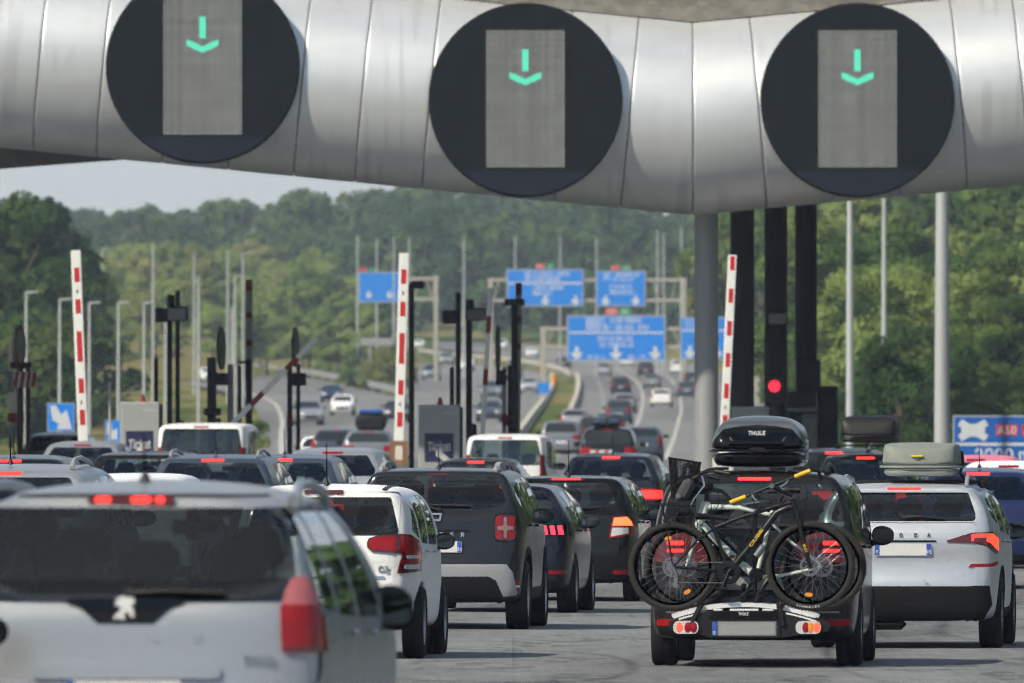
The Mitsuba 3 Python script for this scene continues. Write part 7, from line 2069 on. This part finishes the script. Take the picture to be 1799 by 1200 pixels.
flat(k, 'route_plate', sg.box(1750, 746, 1788, 765), d, 'sign_red'); flat(k, 'route_plate', sg.box(1795, 746, 1840, 765), d, 'sign_red')
part(k, 'route_number', text_xz('A10', 13.5 * d / FPX, .006, width=33 * d / FPX).apply_translation((lat(1769, d), d - .028, hgt(755.5, d))), 'sign_white')
part(k, 'route_number', text_xz('A11', 13.5 * d / FPX, .006, width=36 * d / FPX).apply_translation((lat(1817, d), d - .028, hgt(755.5, d))), 'sign_white')
part(k, 'distance', text_xz('2000 m', 21 * d / FPX, .006, width=98 * d / FPX).apply_translation((lat(1762, d), d - .02, hgt(799, d))), 'sign_white')
for q in (1700, 1880):
    x = lat(q, d); part(k, 'post', tube([(x, d + .2, float(terrain(x, d)) - .3), (x, d + .2, hgt(733, d))], .09, 10), 'galvanised')
k = thing('traffic_beacon', 'orange beacon at the start of the planted median', 'beacon')
x = lat(973, 1330); z = float(gz(x, 1330)); part(k, 'body', lathe([(0, 1.5), (.20, 1.4), (.26, 0), (0, 0)], 14, 'z').apply_translation((x, 1330, z)), 'lens_amber', smooth=40)
part(k, 'base', box(x - .4, x + .4, 1329.6, 1330.4, z, z + .1), 'dark_plastic')

principled('lamp_grey', (0.52, 0.54, 0.56), 0.5, 0.3)
def lamp_post(px, y0, d, label, group, r=.085, head=1, lean=0.0):
    k = thing('street_lamp', label, 'street lamp', group)
    x, zt = lat(px, d), hgt(y0, d)
    zb = float(terrain(x, d)) - .3
    part(k, 'pole', tube([(x, d, zb), (x, d, (zb + zt) / 2), (x + lean, d, zt)], [r * 1.35, r * 1.1, r * .75], 12), 'lamp_grey', smooth=40)
    if head:
        part(k, 'lamp_head', moved(box(-.05, .55, -.14, .14, -.05, .05, .04), x + lean, d, zt, ry=-.08 * head, rz=0 if head > 0 else math.pi), 'lamp_grey', smooth=40)
_lamps = sorted(((46, 515, 620, 1), (105, 527, 640, 1), (157, 533, 660, 1), (208, 533, 680, 1), (253, 533, 700, 1), (349, 485, 720, 0), (180, 438, 1300, 1), (269, 430, 1100, 0), (291, 540, 900, 0), (341, 445, 1300, 0), (400, 440, 1200, 0), (413, 486, 1000, 1), (427, 447, 1150, 1), (408, 540, 900, 0),
                     (628, 415, 1500, 0), (662, 418, 1480, 0), (692, 416, 1450, 0), (719, 416, 1600, 0), (815, 415, 1500, 0), (905, 415, 1600, 0), (984, 416, 1600, 0), (1048, 418, 1500, 0), (1155, 404, 1500, 0), (1166, 408, 1650, 0), (1197, 400, 1300, 0), (1340, 470, 1400, 0), (1392, 440, 1000, 0)))
ORD = NTH + ['twenty-' + w for w in NTH[:9]]
for i, (px, y0, d, h) in enumerate(_lamps):
    lamp_post(px, y0, d, f'slim grey street lamp, {ORD[i]} from the left', 'street lamps along the far carriageways', .085 if d > 850 else .068, h)
lamp_post(1655, 40, 345, 'thick pale grey lamp post right of the toll booth, nearest of the three', None, .15, 1)
lamp_post(1493, 250, 440, 'pale grey lamp post just right of the toll booth', None, .10, 1)
lamp_post(1553, 300, 640, 'thin grey lamp post in front of the right-hand wood', None, .10, 1)

# ---------------------------------------------------------------- cars on the motorway beyond the gates
far_hatch = make_plain(4.1, 1.76, 1.50, .98, .40, .58, 1.0, far=True, h=.085, lamp='tall', lit=False)
far_suv = make_plain(4.5, 1.85, 1.68, 1.05, .30, .63, 1.0, far=True, h=.085, lamp='wide', lit=False)
far_estate = make_plain(4.6, 1.80, 1.50, .98, .28, .60, 1.0, far=True, h=.085, lamp='wide', lit=False)
def far_car(m, px, py, paint_, label, turn=0.0, group=None):
    d = float(np.interp(-py, -_pg, _dd))
    return place_car(m, 'motorway_car', label, 'car', paint_, px, d, turn, group)[0], d
AWAY = 'car driving away on the motorway beyond the gates, '
for m, px, py, pt, lab in ((far_hatch, 1162, 716, 'paint_white', 'white car alone in the right lane of the motorway beyond the gates'), (far_hatch, 1008, 761, 'paint_silver', 'bright silver car near the planted median'),
        (far_suv, 1090, 694, 'paint_anthracite', 'dark grey car farthest back in the middle-lane line beyond the gates'), (far_hatch, 1097, 727, 'paint_silver', 'silver car second in the middle-lane line beyond the gates'),
        (far_suv, 1086, 746, 'paint_slate', 'slate car third in the middle-lane line beyond the gates'), (far_estate, 1071, 771, 'paint_navy', 'navy car fourth in the middle-lane line beyond the gates'),
        (far_suv, 1134, 662, 'paint_navy', 'dark blue car below the largest blue sign, right of its middle arrow'), (far_hatch, 1102, 644, 'paint_white', 'white car just under the middle of the largest blue sign'),
        (far_suv, 1192, 658, 'paint_white', 'white car under the gap right of the largest blue sign'), (far_hatch, 1216, 680, 'paint_black', 'black car touching the left side of the pale grey column'),
        (far_hatch, 990, 648, 'paint_black', 'small black car under the left end of the largest blue sign'), (far_suv, 985, 806, 'paint_grey', 'grey car half hidden behind the white high-roofed car roof'),
        (far_hatch, 1145, 684, 'paint_grey', 'small grey car right of the middle-lane line beyond the gates'), (far_hatch, 1060, 662, 'paint_silver', 'small silver car under the left arrow of the largest blue sign'), (far_suv, 1046, 790, 'paint_anthracite', 'dark car just behind the loaded one with the striped board'), (far_estate, 1206, 700, 'paint_slate', 'slate car half behind the pale grey column'),
        (far_hatch, 1127, 812, 'paint_slate', 'slate car with an orange lamp right of the striped board')):
    far_car(m, px, py, pt, lab, math.radians(1.5))
for m, px, py, pt, lab in ((far_hatch, 585, 707, 'paint_blue', 'blue oncoming car with headlights on the curve of the left carriageway'), (far_hatch, 605, 730, 'paint_white', 'white oncoming car in the middle of the left carriageway'),
        (far_suv, 536, 747, 'paint_silver', 'silver oncoming car right of the paired dark posts'), (far_suv, 786, 642, 'paint_silver', 'silver oncoming car left of the boxed dark posts, far away'),
        (far_hatch, 931, 692, 'paint_silver_cool', 'silver oncoming car by the leg of the nearer gantry'), (far_suv, 866, 702, 'paint_grey', 'grey oncoming car right of the thin leaning arm'),
        (far_hatch, 862, 742, 'paint_slate', 'slate oncoming car low beside the thin leaning arm'), (far_hatch, 737, 614, 'paint_white', 'white far car right of the middle barrier arm'),
        (far_suv, 882, 616, 'paint_white', 'white far car left of the T-headed post'), (far_hatch, 936, 629, 'paint_white', 'white far car right of the T-headed post'), (far_hatch, 700, 742, 'paint_anthracite', 'dark oncoming car just left of the middle barrier arm'), (far_suv, 760, 668, 'paint_silver', 'silver oncoming car right of the dark lamp post'), (far_hatch, 905, 668, 'paint_navy', 'navy oncoming car beside the T-headed post'), (far_hatch, 822, 652, 'paint_white', 'white oncoming car between the boxed dark posts'),
        (far_hatch, 362, 672, 'paint_white', 'white car far left on the outer carriageway by the thick dark post'), (far_suv, 908, 640, 'paint_grey', 'grey far car hidden by the T-headed post')):
    far_car(m, px, py, pt, lab, math.pi + math.radians(2.0 if px > 560 else -6.0))
k, d = far_car(far_estate, 648, 838, 'paint_grey', 'grey estate car with a black and blue roof box beyond the gates')
x, z = lat(648, d) + .05, float(gz(lat(648, d), d)) - .06
b = thing('roof_box', 'small black roof box with a blue top on the grey estate car beyond the gates', 'roof box')
part(b, 'shell', box(x - .50, x + .50, d + .9, d + 2.6, z + 1.53, z + 2.05, .12), 'black_plastic', smooth=40)
part(b, 'lid', box(x - .40, x + .40, d + .95, d + 2.5, z + 2.053, z + 2.20, .06), 'plate_blue', smooth=40)
place_car(far_hatch, 'motorway_car', 'white car beyond the gates behind the silver car with dark rear window', 'car', 'paint_white', 562, 520, YAW * .5, dz=-.3)
place_car(far_hatch, 'motorway_car', 'slate car right of the white van beyond the gates', 'car', 'paint_slate', 588, 500, YAW * .5)
# the loaded car with a striped board
dq = 440
k, tw = place_car(far_suv, 'motorway_car', 'dark car with loaded rear carrier and a red and white striped board', 'car', 'paint_black', 1068, dq, math.radians(1.5))
x, z = lat(1068, dq), float(gz(lat(1068, dq), dq))
b = thing('striped_board', 'red and white striped board on the rear carrier of the loaded dark car', 'warning board')
part(b, 'board', box(x - .55, x + .12, dq - .55, dq - .52, z + .68, z + .95), 'plate_white')
for q in (-.50, -.22):
    part(b, 'red_stripe', extrude_xz([(q, .685), (q + .12, .685), (q + .25, .945), (q + .13, .945)], dq - .56, dq - .551).apply_translation((x, 0, z)), 'red_paint')
b = thing('luggage', 'grey covered load above the striped board', 'luggage')
part(b, 'cover', box(x - .48, x + .42, dq + .5, dq + 1.9, z + 1.66, z + 1.96, .12), 'paint_slate', smooth=40)
part(b, 'strap', box(x - .05, x + .0, dq + .48, dq + 1.92, z + 1.64, z + 1.975), 'black_plastic')

# ---------------------------------------------------------------- the air
scene['air'] = {'type': 'homogeneous', 'albedo': {'type': 'rgb', 'value': [0.95, 0.955, 0.96]}, 'sigma_t': {'type': 'rgb', 'value': [0.000070, 0.000083, 0.000106]}}
M('air_bound', {'type': 'null'})
scene['haze'] = {'type': 'cube', 'to_world': T().translate([0, 1950, 37]).scale([905, 2255, 39.5]), 'bsdf': {'type': 'ref', 'id': 'air_bound'}, 'interior': {'type': 'ref', 'id': 'air'}}
labels['haze'] = {'label': 'thin pale haze over the valley', 'category': 'haze', 'kind': 'stuff'}
